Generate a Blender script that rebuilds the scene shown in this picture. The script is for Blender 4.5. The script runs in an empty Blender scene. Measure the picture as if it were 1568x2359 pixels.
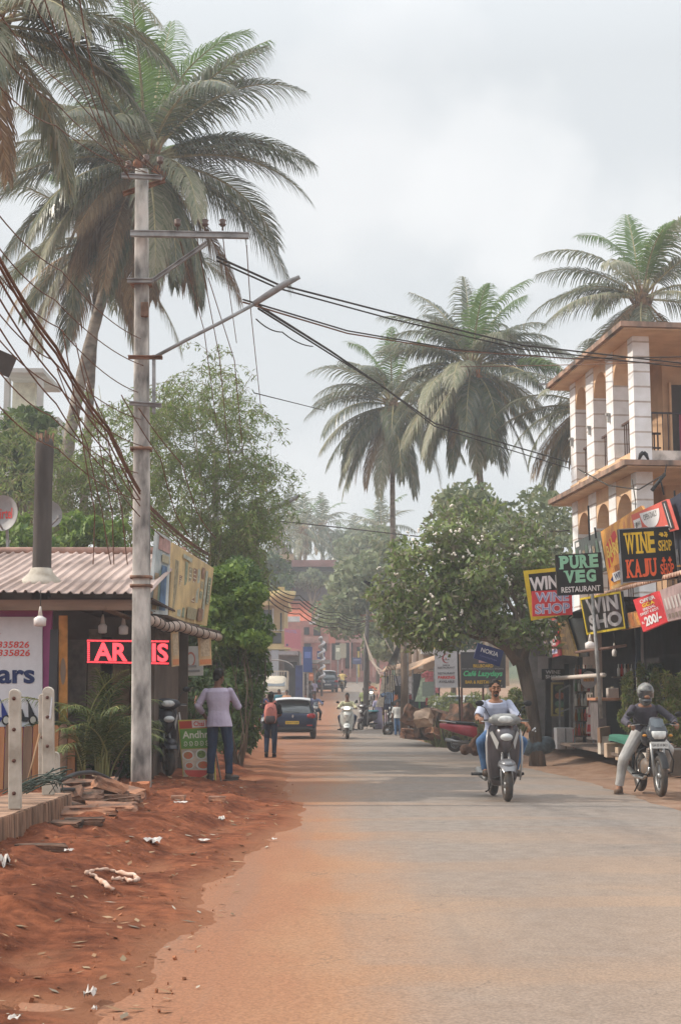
import bpy, bmesh, math, random
import numpy as np
from mathutils import Vector, Matrix, Euler, noise
R = math.radians
rnd = random.Random(7)
SC = bpy.context.scene
COL = SC.collection

# ---------------------------------------------------------------- camera, sky, sun
F = 3276.0; CX = 784.0; CY = 1179.5; HOR = 1612.0; EYE = 1.4
TH = math.atan((HOR - CY) / F)
cam = bpy.data.cameras.new("camera"); camo = bpy.data.objects.new("camera", cam); COL.objects.link(camo)
cam.sensor_fit = 'VERTICAL'; cam.sensor_height = 36.0; cam.lens = 36.0 * F / 2359.0
cam.clip_start = 0.1; cam.clip_end = 5000
camo.location = (0, 0, EYE); camo.rotation_euler = (math.pi / 2 + TH, 0, 0)
SC.camera = camo

SUN_EL, SUN_AZ = R(38), R(-88)      # azimuth measured from +Y towards +X
world = bpy.data.worlds.new("World"); SC.world = world; world.use_nodes = True
nt = world.node_tree; N = nt.nodes; L = nt.links
N.clear()
wo = N.new('ShaderNodeOutputWorld'); bg = N.new('ShaderNodeBackground')
sky = N.new('ShaderNodeTexSky'); sky.sky_type = 'NISHITA'; sky.sun_disc = False
sky.sun_elevation = SUN_EL; sky.sun_rotation = SUN_AZ; sky.dust_density = 4.0; sky.air_density = 1.5
sk = N.new('ShaderNodeVectorMath'); sk.operation = 'SCALE'; sk.inputs['Scale'].default_value = 0.085
L.new(sky.outputs[0], sk.inputs[0])
tc = N.new('ShaderNodeTexCoord')
mp = N.new('ShaderNodeMapping'); mp.inputs['Scale'].default_value = (1.0, 1.0, 1.5); mp.inputs['Location'].default_value = (0.63, 0.2, 0.14)
L.new(tc.outputs['Generated'], mp.inputs[0])
nz = N.new('ShaderNodeTexNoise'); nz.inputs['Scale'].default_value = 3.4; nz.inputs['Detail'].default_value = 6; nz.inputs['Roughness'].default_value = 0.45
L.new(mp.outputs[0], nz.inputs['Vector'])
cr = N.new('ShaderNodeValToRGB')
cr.color_ramp.elements[0].position = 0.46; cr.color_ramp.elements[0].color = (0.64, 0.668, 0.69, 1)
cr.color_ramp.elements[1].position = 0.58; cr.color_ramp.elements[1].color = (0.765, 0.775, 0.785, 1)
L.new(nz.outputs[0], cr.inputs[0])
mx = N.new('ShaderNodeMix'); mx.data_type = 'RGBA'; mx.inputs['Factor'].default_value = 0.93
n2 = N.new('ShaderNodeTexNoise'); n2.inputs['Scale'].default_value = 16; n2.inputs['Detail'].default_value = 5; L.new(tc.outputs['Generated'], n2.inputs['Vector'])
last = cr.outputs[0]
for (du, dv, r0_, r1_, k_) in ((.112, .228, .075, .035, .55), (.155, .195, .06, .02, .3), (.245, .185, .085, .03, .5)):       # soft cumulus heads, as directions in the sky
    d_ = Vector((du, math.cos(TH) - dv * math.sin(TH), math.sin(TH) + dv * math.cos(TH))).normalized()
    ds = N.new('ShaderNodeVectorMath'); ds.operation = 'DISTANCE'; ds.inputs[1].default_value = d_; L.new(tc.outputs['Generated'], ds.inputs[0])
    m1 = N.new('ShaderNodeMath'); m1.operation = 'MULTIPLY_ADD'; L.new(n2.outputs[0], m1.inputs[0]); m1.inputs[1].default_value = .09; L.new(ds.outputs['Value'], m1.inputs[2])
    m2 = N.new('ShaderNodeMapRange'); m2.interpolation_type = 'SMOOTHSTEP'; L.new(m1.outputs[0], m2.inputs[0]); m2.inputs[1].default_value = r0_ + .045; m2.inputs[2].default_value = r1_ + .045; m2.inputs[4].default_value = k_
    m3 = N.new('ShaderNodeMix'); m3.data_type = 'RGBA'; L.new(m2.outputs[0], m3.inputs[0]); L.new(last, m3.inputs[6]); m3.inputs[7].default_value = (.83, .835, .84, 1); last = m3.outputs[2]
L.new(sk.outputs[0], mx.inputs[6]); L.new(last, mx.inputs[7])
sz = N.new('ShaderNodeSeparateXYZ'); L.new(tc.outputs['Generated'], sz.inputs[0])
zr = N.new('ShaderNodeMapRange'); zr.inputs[1].default_value = .42; zr.inputs[2].default_value = .95; zr.inputs[3].default_value = 1.04; zr.inputs[4].default_value = 2.6; L.new(sz.outputs[2], zr.inputs[0])
L.new(mx.outputs[2], bg.inputs[0]); L.new(zr.outputs[0], bg.inputs[1])      # an overcast sky is brightest overhead
L.new(bg.outputs[0], wo.inputs[0])
sl = bpy.data.lights.new("sun", 'SUN'); sl.energy = 3.4; sl.angle = R(1.6); sl.color = (1.0, 0.91, 0.78)
so = bpy.data.objects.new("sun", sl); COL.objects.link(so)
sdir = Vector((math.sin(SUN_AZ) * math.cos(SUN_EL), math.cos(SUN_AZ) * math.cos(SUN_EL), math.sin(SUN_EL)))
so.rotation_euler = sdir.to_track_quat('Z', 'Y').to_euler(); so.location = (-20, 10, 30)
SC.view_settings.view_transform = 'Standard'; SC.view_settings.look = 'None'; SC.view_settings.exposure = 0.25; SC.view_settings.gamma = 1
SC.cycles.max_bounces = 6; SC.cycles.transparent_max_bounces = 8; SC.cycles.volume_bounces = 1

# ---------------------------------------------------------------- placing
def ray(px, py):
    u = (px - CX) / F; v = (CY - py) / F
    return Vector((u, math.cos(TH) - v * math.sin(TH), math.sin(TH) + v * math.cos(TH)))
def at(px, py, Y):
    d = ray(px, py); return Vector((0, 0, EYE)) + d * (Y / d.y)
def atx(px, py, X):
    d = ray(px, py); return Vector((0, 0, EYE)) + d * (X / d.x)
def interp(t, pts):
    if t <= pts[0][0]: return pts[0][1]
    for (a, va), (b, vb) in zip(pts, pts[1:]):
        if t <= b:
            s = (t - a) / (b - a); s = s * s * (3 - 2 * s) * 0.5 + s * 0.5
            return va + (vb - va) * s
    return pts[-1][1]
PROF = [(0, 0), (22, 0), (37, -.10), (53, -.04), (70, .12), (85, .6), (97, 1.2), (109, 1.93), (140, 3.2), (200, 5.2), (300, 9), (900, 16)]
CEN = [(0, 1.7), (26, 1.65), (40, 1.0), (57, -.1), (109, -.1), (150, .6), (200, 1.9), (260, 7), (900, 60)]
HW = [(0, 2.68), (40, 2.65), (80, 2.5), (109, 2.0), (900, 2.0)]
def P(y): return interp(y, PROF)
def cen(y): return interp(y, CEN)
def hw(y): return interp(y, HW)
def sst(a, b, x):
    t = max(0, min(1, (x - a) / (b - a))); return t * t * (3 - 2 * t)
def fbm(x, y, z=0.0, o=4):
    s = 0; a = 1; f = 1
    for i in range(o):
        s += a * noise.noise(Vector((x * f, y * f, z + i * 7.1))); a *= .5; f *= 2.03
    return s
def H(x, y):
    """ground height"""
    c = cen(y); w = hw(y); b = P(y)
    xl = c - w; xr = c + w
    g = b
    if x < c:
        bulge = .55 * math.exp(-((y - 17.5) / 3.4) ** 2) + .22 * fbm(y * .35, 3.3)
        e = xl - .10 + bulge
        d = e - x
        if d < -.6: g = b - .06
        else:
            near = sst(60, 30, y)
            up = sst(-.5, 1.9, d) * .20 * (near * .8 + .2)
            n = (fbm(x * 1.3, y * .8, 1.0) * .075 + fbm(x * 5, y * 4, 5.0) * .03 + abs(fbm(x * 2.4, y * 2.1, 9)) * .06 * near) * (.18 + .82 * sst(.15, 1.1, d))
            g = b - .035 + up + n * (1 if y < 60 else .5) + .045 * sst(-.6, .3, d)
            g -= .10 * math.exp(-((d - .55) / .25) ** 2) * near * (0.5 + fbm(y * .5, 1) * .6)
            # pothole edge bottom left
            if y < 8: g -= .08 * math.exp(-(((x + 1.55) / .28) ** 2 + ((y - 6.75) / .16) ** 2))
            if x < -3.2 and y < 40: g = g * .5 + .05
    else:
        d = x - xr
        if d < -.15: g = b - .06
        else:
            n = fbm(x * 1.5, y * .9, 2.0) * .03 + fbm(x * 5, y * 5, 3.0) * .012
            rise = sst(.6, 2.3, d) * .22 * sst(20, 30, y) + sst(40, 46, y) * sst(.2, 2.2, d) * .32 * sst(75, 55, y)
            g = b - .03 + rise + n
    if y > 120: g += sst(8, 60, abs(x - c)) * 4 * sst(120, 220, y)
    return g

# ---------------------------------------------------------------- materials
MATS = {}
def _new(name):
    m = bpy.data.materials.new(name); m.use_nodes = True
    return m, m.node_tree.nodes, m.node_tree.links, m.node_tree.nodes['Principled BSDF']
def mat(name, col, rough=.75, var=.18, scale=6.0, bump=0.0, bscale=None, metal=0.0, spec=.2, alt=None, stretch=(1, 1, 1), coat=0.0, emit=None, detail=6):
    """noise-varied principled surface; alt = second colour for blotches"""
    if name in MATS: return MATS[name]
    m, N, L, b = _new(name)
    b.inputs['Roughness'].default_value = rough; b.inputs['Metallic'].default_value = metal
    b.inputs['Specular IOR Level'].default_value = spec; b.inputs['Coat Weight'].default_value = coat
    t = N.new('ShaderNodeTexCoord'); mp = N.new('ShaderNodeMapping'); mp.inputs['Scale'].default_value = stretch
    L.new(t.outputs['Object'], mp.inputs[0])
    n = N.new('ShaderNodeTexNoise'); n.inputs['Scale'].default_value = scale; n.inputs['Detail'].default_value = detail
    L.new(mp.outputs[0], n.inputs['Vector'])
    r = N.new('ShaderNodeValToRGB')
    a = alt if alt else tuple(c * (1 - var) for c in col)
    h = tuple(min(1, c * (1 + var * .6)) for c in col)
    r.color_ramp.elements[0].position = .34; r.color_ramp.elements[0].color = (*a, 1)
    r.color_ramp.elements[1].position = .64; r.color_ramp.elements[1].color = (*h, 1)
    L.new(n.outputs[0], r.inputs[0]); L.new(r.outputs[0], b.inputs['Base Color'])
    if bump:
        n2 = N.new('ShaderNodeTexNoise'); n2.inputs['Scale'].default_value = bscale or scale * 4; n2.inputs['Detail'].default_value = 5
        L.new(mp.outputs[0], n2.inputs['Vector'])
        bp = N.new('ShaderNodeBump'); bp.inputs['Strength'].default_value = 1; bp.inputs['Distance'].default_value = bump
        L.new(n2.outputs[0], bp.inputs['Height']); L.new(bp.outputs[0], b.inputs['Normal'])
    if emit:
        b.inputs['Emission Color'].default_value = (*emit[0], 1); b.inputs['Emission Strength'].default_value = emit[1]
    MATS[name] = m
    return m
def leafmat(name, cols, trans=.35, rough=.55, blossom=None):
    """leaf surface: a random tone for every leaf, some light through it"""
    if name in MATS: return MATS[name]
    m, N, L, b = _new(name)
    g = N.new('ShaderNodeNewGeometry'); r = N.new('ShaderNodeValToRGB')
    while len(r.color_ramp.elements) < len(cols): r.color_ramp.elements.new(.5)
    for i, c in enumerate(cols):
        r.color_ramp.elements[i].position = i / max(1, len(cols) - 1); r.color_ramp.elements[i].color = (*c, 1)
    L.new(g.outputs['Random Per Island'], r.inputs[0]); L.new(r.outputs[0], b.inputs['Base Color'])
    b.inputs['Roughness'].default_value = rough; b.inputs['Specular IOR Level'].default_value = .35
    tr = N.new('ShaderNodeBsdfTranslucent'); L.new(r.outputs[0], tr.inputs[0])
    ms = N.new('ShaderNodeMixShader'); ms.inputs[0].default_value = trans
    L.new(b.outputs[0], ms.inputs[1]); L.new(tr.outputs[0], ms.inputs[2])
    L.new(ms.outputs[0], N['Material Output'].inputs[0])
    MATS[name] = m
    return m
def flat(col, rough=.5, name=None, **k):
    nm = name or 'paint_%02x%02x%02x_%d' % (*[int(max(0, min(1, c)) * 255) for c in col], int(rough * 10))
    return mat(nm, col, rough=rough, var=k.pop('var', .08), scale=k.pop('scale', 9), **k)
def glass(name='dark_glass', col=(.05, .07, .08), rough=.08):
    return mat(name, col, rough=rough, var=.1, spec=.9, coat=.5)

# ---------------------------------------------------------------- objects
def link(name, me, m=None, parent=None):
    o = bpy.data.objects.new(name, me); COL.objects.link(o)
    if me is not None and m is not None:
        for q in (m if isinstance(m, (list, tuple)) else [m]): me.materials.append(q)
    if parent is not None: o.parent = parent
    return o
def thing(name, label, cat, loc=(0, 0, 0), rz=0.0, group=None, scale=None):
    o = bpy.data.objects.new(name, None); COL.objects.link(o); o.empty_display_size = .2
    o.location = loc; o.rotation_euler = (0, 0, rz)
    if scale: o.scale = (scale,) * 3
    o['label'] = label; o['category'] = cat
    if group: o['group'] = group
    return o
def tag(o, label, cat, group=None):
    o['label'] = label; o['category'] = cat
    if group: o['group'] = group
    return o
def kind(o, k='structure'): o['kind'] = k; return o

class MB:
    """collects shapes, becomes one mesh object"""
    def __init__(s): s.v = []; s.f = []; s.m = []; s.mi = 0; s.sm = []; s.smooth = False
    def add(s, vs, fs, smooth=None):
        o = len(s.v); s.v.extend([tuple(p) for p in vs]); s.f.extend([tuple(i + o for i in f) for f in fs])
        s.m.extend([s.mi] * len(fs)); s.sm.extend([s.smooth if smooth is None else smooth] * len(fs)); return s
    def box(s, c, d, rot=None, taper=1.0):
        hx, hy, hz = d[0] / 2, d[1] / 2, d[2] / 2
        vs = [Vector((x * hx * (taper if z > 0 else 1), y * hy * (taper if z > 0 else 1), z * hz)) for z in (-1, 1) for y in (-1, 1) for x in (-1, 1)]
        if rot is not None:
            M = Euler(rot).to_matrix(); vs = [M @ p for p in vs]
        c = Vector(c); vs = [p + c for p in vs]
        return s.add(vs, [(0, 2, 3, 1), (4, 5, 7, 6), (0, 1, 5, 4), (2, 6, 7, 3), (0, 4, 6, 2), (1, 3, 7, 5)], False)
    def bar(s, a, b, w, h=None, up=(0, 0, 1)):
        h = h or w; a = Vector(a); b = Vector(b); d = (b - a).normalized(); u = Vector(up)
        if abs(d.dot(u)) > .98: u = Vector((0, 1, 0))
        x = d.cross(u).normalized() * w / 2; z = x.cross(d).normalized() * h / 2
        vs = [a - x - z, a + x - z, a + x + z, a - x + z, b - x - z, b + x - z, b + x + z, b - x + z]
        return s.add(vs, [(0, 1, 2, 3), (4, 7, 6, 5), (0, 4, 5, 1), (1, 5, 6, 2), (2, 6, 7, 3), (3, 7, 4, 0)], False)
    def tube(s, pts, r, n=8, cap=True, flat=1.0):
        pts = [Vector(p) for p in pts]; k = len(pts)
        rs = r if isinstance(r, (list, tuple)) else [r] * k
        u = None; vs = []
        for i, p in enumerate(pts):
            d = (pts[min(i + 1, k - 1)] - pts[max(i - 1, 0)]).normalized()
            if u is None:
                u = d.cross(Vector((0, 0, 1)) if abs(d.z) < .9 else Vector((0, 1, 0))).normalized()
            else:
                u = (u - d * u.dot(d)).normalized()
            w = d.cross(u)
            for j in range(n):
                a = 2 * math.pi * j / n; vs.append(p + (u * math.cos(a) + w * math.sin(a) * flat) * rs[i])
        fs = [(i * n + j, i * n + (j + 1) % n, (i + 1) * n + (j + 1) % n, (i + 1) * n + j) for i in range(k - 1) for j in range(n)]
        if cap: fs += [tuple(range(n - 1, -1, -1)), tuple((k - 1) * n + j for j in range(n))]
        return s.add(vs, fs, True)
    def ell(s, c, r, rot=None, n=12, m=8):
        c = Vector(c); r = Vector(r) if not isinstance(r, (int, float)) else Vector((r, r, r)); M = Euler(rot).to_matrix() if rot is not None else None
        vs = []
        for i in range(m + 1):
            a = math.pi * i / m
            for j in range(n):
                b = 2 * math.pi * j / n
                p = Vector((math.sin(a) * math.cos(b) * r.x, math.sin(a) * math.sin(b) * r.y, math.cos(a) * r.z))
                vs.append((M @ p if M else p) + c)
        fs = [(i * n + j, i * n + (j + 1) % n, (i + 1) * n + (j + 1) % n, (i + 1) * n + j)[::-1] for i in range(m) for j in range(n)]
        return s.add(vs, fs, True)
    def loft(s, rings, cap=True, smooth=True, closed=True):
        n = len(rings[0]); k = len(rings); vs = [p for r_ in rings for p in r_]
        fs = [(i * n + j, i * n + (j + 1) % n, (i + 1) * n + (j + 1) % n, (i + 1) * n + j) for i in range(k - 1) for j in range(n if closed else n - 1)]
        if cap and closed: fs += [tuple(range(n - 1, -1, -1)), tuple((k - 1) * n + j for j in range(n))]
        return s.add(vs, fs, smooth)
    def disc(s, c, r, axis=(0, 1, 0), t=.02, n=20, r2=None):
        c = Vector(c); a = Vector(axis).normalized() * t / 2
        return s.tube([c - a, c + a], [r, r2 if r2 is not None else r], n)
    def prism(s, poly, fn, t):
        """poly: 2D outline, fn(u,v,d) -> point; extruded by t"""
        n = len(poly); vs = [fn(u, v, 0) for u, v in poly] + [fn(u, v, t) for u, v in poly]
        fs = [tuple(range(n)), tuple(range(2 * n - 1, n - 1, -1))] + [(i, i + n, (i + 1) % n + n, (i + 1) % n) for i in range(n)]
        return s.add(vs, fs, False)
    def torus(s, c, R_, r, axis=(1, 0, 0), n=24, m=8, flat=1.0):
        c = Vector(c); ax = Vector(axis).normalized(); u = ax.orthogonal().normalized(); w = ax.cross(u); vs = []
        for i in range(n):
            a = 2 * math.pi * i / n; d = u * math.cos(a) + w * math.sin(a)
            for j in range(m):
                b = 2 * math.pi * j / m; vs.append(c + d * (R_ + r * math.cos(b)) + ax * r * flat * math.sin(b))
        fs = [(i * m + j, i * m + (j + 1) % m, ((i + 1) % n) * m + (j + 1) % m, ((i + 1) % n) * m + j) for i in range(n) for j in range(m)]
        return s.add(vs, fs, True)
    def mesh(s, name):
        me = bpy.data.meshes.new(name); me.from_pydata(s.v, [], s.f); me.validate()
        if len(me.polygons) == len(s.f):
            me.polygons.foreach_set('material_index', s.m); me.polygons.foreach_set('use_smooth', s.sm)
        bm = bmesh.new(); bm.from_mesh(me); bmesh.ops.recalc_face_normals(bm, faces=bm.faces); bm.to_mesh(me); bm.free()
        me.update(); return me
    def obj(s, name, m, parent=None, bevel=0.0, remesh=0.0, smooth_it=0):
        me = s.mesh(name)
        if bevel or remesh:
            t = bpy.data.objects.new('tmp', me); COL.objects.link(t)
            if remesh:
                q = t.modifiers.new('r', 'REMESH'); q.mode = 'VOXEL'; q.voxel_size = remesh; q.use_smooth_shade = True
                if smooth_it:
                    q = t.modifiers.new('s', 'SMOOTH'); q.iterations = smooth_it; q.factor = .5
            else:
                q = t.modifiers.new('b', 'BEVEL'); q.width = bevel; q.segments = 2; q.limit_method = 'ANGLE'; q.angle_limit = R(35)
            dg = bpy.context.evaluated_depsgraph_get(); me2 = bpy.data.meshes.new_from_object(t.evaluated_get(dg))
            bpy.data.objects.remove(t); bpy.data.meshes.remove(me); me2.name = name; me = me2
            me.materials.clear()
        return link(name, me, m, parent)
def rings_rect(y, hwid, z0, z1, cx=0, e=3.0, n=20):
    """superellipse ring in the x-z plane at y"""
    out = []
    for j in range(n):
        a = 2 * math.pi * j / n; c, s_ = math.cos(a), math.sin(a)
        out.append((cx + hwid * math.copysign(abs(c) ** (2 / e), c), y, (z0 + z1) / 2 + (z1 - z0) / 2 * math.copysign(abs(s_) ** (2 / e), s_)))
    return out
def ringz(z, rx, ry, cx=0, cy=0, e=2.0, n=16, rot=0):
    out = []
    for j in range(n):
        a = 2 * math.pi * j / n; c, s_ = math.cos(a), math.sin(a)
        x = rx * math.copysign(abs(c) ** (2 / e), c); y = ry * math.copysign(abs(s_) ** (2 / e), s_)
        out.append((cx + x * math.cos(rot) - y * math.sin(rot), cy + x * math.sin(rot) + y * math.cos(rot), z))
    return out
def npmesh(name, vs, nper, m, parent=None, smooth=False):
    """mesh from a numpy array of polygons, nper vertices each"""
    me = bpy.data.meshes.new(name); nv = len(vs); nf = nv // nper
    me.vertices.add(nv); me.vertices.foreach_set('co', vs.astype(np.float32).ravel())
    me.loops.add(nv); me.loops.foreach_set('vertex_index', np.arange(nv, dtype=np.int32))
    me.polygons.add(nf); me.polygons.foreach_set('loop_start', np.arange(0, nv, nper, dtype=np.int32))
    me.update(calc_edges=True)
    return link(name, me, m, parent)

# ---------------------------------------------------------------- lettering
_txt = {}
def text2d(st, off=.0, shear=0.0):
    k = (st, off, shear)
    if k in _txt: return _txt[k]
    cu = bpy.data.curves.new('t', 'FONT'); cu.body = st; cu.offset = off; cu.shear = shear; cu.resolution_u = 3; cu.size = 1.0
    o = bpy.data.objects.new('t', cu); COL.objects.link(o)
    dg = bpy.context.evaluated_depsgraph_get(); me = bpy.data.meshes.new_from_object(o.evaluated_get(dg))
    vs = [(v.co.x, v.co.y) for v in me.vertices]; fs = [tuple(p.vertices) for p in me.polygons]
    bpy.data.objects.remove(o); bpy.data.curves.remove(cu); bpy.data.meshes.remove(me)
    if not vs: vs = [(0, 0)]
    x0 = min(v[0] for v in vs); x1 = max(v[0] for v in vs); y0 = min(v[1] for v in vs); y1 = max(v[1] for v in vs)
    vs = [((x - x0) / max(1e-6, x1 - x0), (y - y0) / max(1e-6, y1 - y0)) for x, y in vs]
    _txt[k] = (vs, fs); return _txt[k]
SERIF = {'W': 'ta tc te', 'I': 'tc bc', 'N': 'ta te ba', 'E': 'ta ba', 'K': 'ta ba te be', 'A': 'ba be', 'J': 'td', 'U': 'ta te', 'P': 'ta ba', 'R': 'ta ba be', 'V': 'ta te', 'H': 'ta te ba be', 'G': '', 'S': '', 'O': ''}
SX = {'a': .13, 'c': .5, 'd': .7, 'e': .87}
class Board:
    """flat sign between four corner points (bottom-left, bottom-right, top-right, top-left)"""
    def __init__(s, name, label, cat, bl, br, tr, tl, m, t=.04, group=None, frame=None, fw=.04, fm=None, sag=0):
        s.c = [Vector(p) for p in (bl, br, tr, tl)]
        base = (s.c[0] + s.c[1]) / 2
        s.n = (s.c[1] - s.c[0]).cross(s.c[3] - s.c[0]).normalized()
        s.root = thing(name, label, cat, base, 0, group); s.base = base
        b = MB(); b.prism([(0, 0), (1, 0), (1, 1), (0, 1)], lambda u, v, d: s.p(u, v, -d), t); b.obj('panel', m, s.root)
        s.k = 1
        if frame:
            W = (s.c[1] - s.c[0]).length; Hh = (s.c[3] - s.c[0]).length; a = frame / W; c = frame / Hh
            f = MB()
            for (u0, v0, u1, v1) in ((0, 0, 1, c), (0, 1 - c, 1, 1), (0, c, a, 1 - c), (1 - a, c, 1, 1 - c)):
                f.prism([(u0, v0), (u1, v0), (u1, v1), (u0, v1)], lambda u, v, d: s.p(u, v, .014 - d), .012)
            f.obj('frame', fm, s.root)
    def p(s, u, v, d=0):
        a = s.c[0].lerp(s.c[1], u); b = s.c[3].lerp(s.c[2], u)
        return a.lerp(b, v) + s.n * d - s.base
    def rect(s, u0, v0, u1, v1, m, name='patch', poly=None):
        s.k += 1; d0 = .003 + s.k * .0012
        b = MB(); pl = poly or [(u0, v0), (u1, v0), (u1, v1), (u0, v1)]
        b.add([s.p(u, v, d0) for u, v in pl], [tuple(range(len(pl)))]); return b.obj(name, m, s.root)
    def oval(s, cu, cv, ru, rv, m, name='patch', a0=0, a1=360):
        return s.rect(0, 0, 1, 1, m, name, [(cu + ru * math.cos(R(a0 + (a1 - a0) * i / 22)), cv + rv * math.sin(R(a0 + (a1 - a0) * i / 22))) for i in range(22)])
    def text(s, st, u0, v0, u1, v1, m, off=.02, shear=0, slab=False, name='lettering', bm=None):
        s.k += 1; d = .004 + s.k * .0012; b = bm or MB()
        if slab:
            n = len(st); cw = (u1 - u0) / n
            wd = [1.3 if c == 'W' else .62 if c == 'I' else .95 for c in st]; tot = sum(wd); x = u0
            for c, w_ in zip(st, wd):
                cwid = (u1 - u0) * w_ / tot; a0 = x + cwid * .05; a1 = x + cwid * .95; x += cwid
                vs, fs = text2d(c, off, 0)
                if c == 'I': m0 = (a0 + a1) / 2; q = (a1 - a0) * .27; g0, g1 = m0 - q, m0 + q
                else: g0, g1 = a0, a1
                b.add([s.p(g0 + (g1 - g0) * px, v0 + (v1 - v0) * py, d) for px, py in vs], fs, False)
                hh = (v1 - v0) * .11
                for sp in SERIF.get(c, '').split():
                    xc = a0 + (a1 - a0) * SX[sp[1]]; hwid = (a1 - a0) * (.24 if c != 'I' else .48)
                    y0 = v1 - hh if sp[0] == 't' else v0
                    b.add([s.p(xc - hwid, y0, d + .0009), s.p(xc + hwid, y0, d + .0009), s.p(xc + hwid, y0 + hh, d + .0009), s.p(xc - hwid, y0 + hh, d + .0009)], [(0, 1, 2, 3)], False)
        else:
            vs, fs = text2d(st, off, shear)
            b.add([s.p(u0 + (u1 - u0) * x, v0 + (v1 - v0) * y, d) for x, y in vs], fs, False)
        if bm is None: return b.obj(name, m, s.root)

# ---------------------------------------------------------------- foliage
def leafcloud(blobs, n, size, aspect=2.2, seed=1, shell=.55, droop=.0, jitter=.35):
    """n rhombic leaves through a set of ellipsoids (cx,cy,cz,rx,ry,rz,weight); returns 4n vertices"""
    g = np.random.default_rng(seed); B = np.array([b[:6] for b in blobs], float)
    w = np.array([(b[6] if len(b) > 6 else (b[3] * b[4] * b[5]) ** .67) for b in blobs], float); w /= w.sum()
    k = g.choice(len(blobs), n, p=w); d = g.normal(size=(n, 3)); d /= np.linalg.norm(d, axis=1)[:, None]
    r = g.random(n) ** (1 / 3) * (1 - shell) + shell * (1 - np.abs(g.normal(0, .18, n))); r = np.clip(r, 0, 1.12)
    c = B[k, :3] + d * r[:, None] * B[k, 3:6]
    a = g.normal(size=(n, 3)) * .8 + d * .5; a[:, 2] -= droop; a /= np.linalg.norm(a, axis=1)[:, None]
    q = np.cross(a, g.normal(size=(n, 3))); q /= np.linalg.norm(q, axis=1)[:, None]
    s = size * (1 + jitter * g.normal(size=n)).clip(.4, 2)
    a = a * s[:, None]; q = q * (s / aspect)[:, None]
    v = np.stack([c - a * .5, c + q * .5 - a * .05, c + a * .5, c - q * .5 - a * .05], 1)
    return v.reshape(-1, 3)
def clumps(cx, cy, cz, rx, ry, rz, n, rs, seed, flatten=.8, lo=-1.0):
    """blobs scattered on an ellipsoid, for an uneven outline"""
    g = random.Random(seed); out = []
    while len(out) < n:
        d = Vector((g.gauss(0, 1), g.gauss(0, 1), g.gauss(0, 1))).normalized()
        if d.z < lo: continue
        k = g.uniform(.35, 1.0); r = rs * g.uniform(.55, 1.25)
        out.append((cx + d.x * rx * k, cy + d.y * ry * k, cz + d.z * rz * k, r, r, r * flatten))
    return out
def limbs(mb, base, tips, r0, seed=0, mid=.5, wob=.15):
    g = random.Random(seed); base = Vector(base)
    for t in tips:
        t = Vector(t); k = 6; pts = []; off = Vector((g.uniform(-1, 1), g.uniform(-1, 1), 0)) * wob * (t - base).length
        for i in range(k + 1):
            s = i / k; p = base.lerp(t, s); p += off * math.sin(s * math.pi) + Vector((g.uniform(-1, 1), g.uniform(-1, 1), g.uniform(-.5, .5))) * .03 * (t - base).length * (s > 0)
            pts.append(p)
        mb.tube(pts, [r0 * (1 - .85 * i / k) for i in range(k + 1)], 7)
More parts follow.
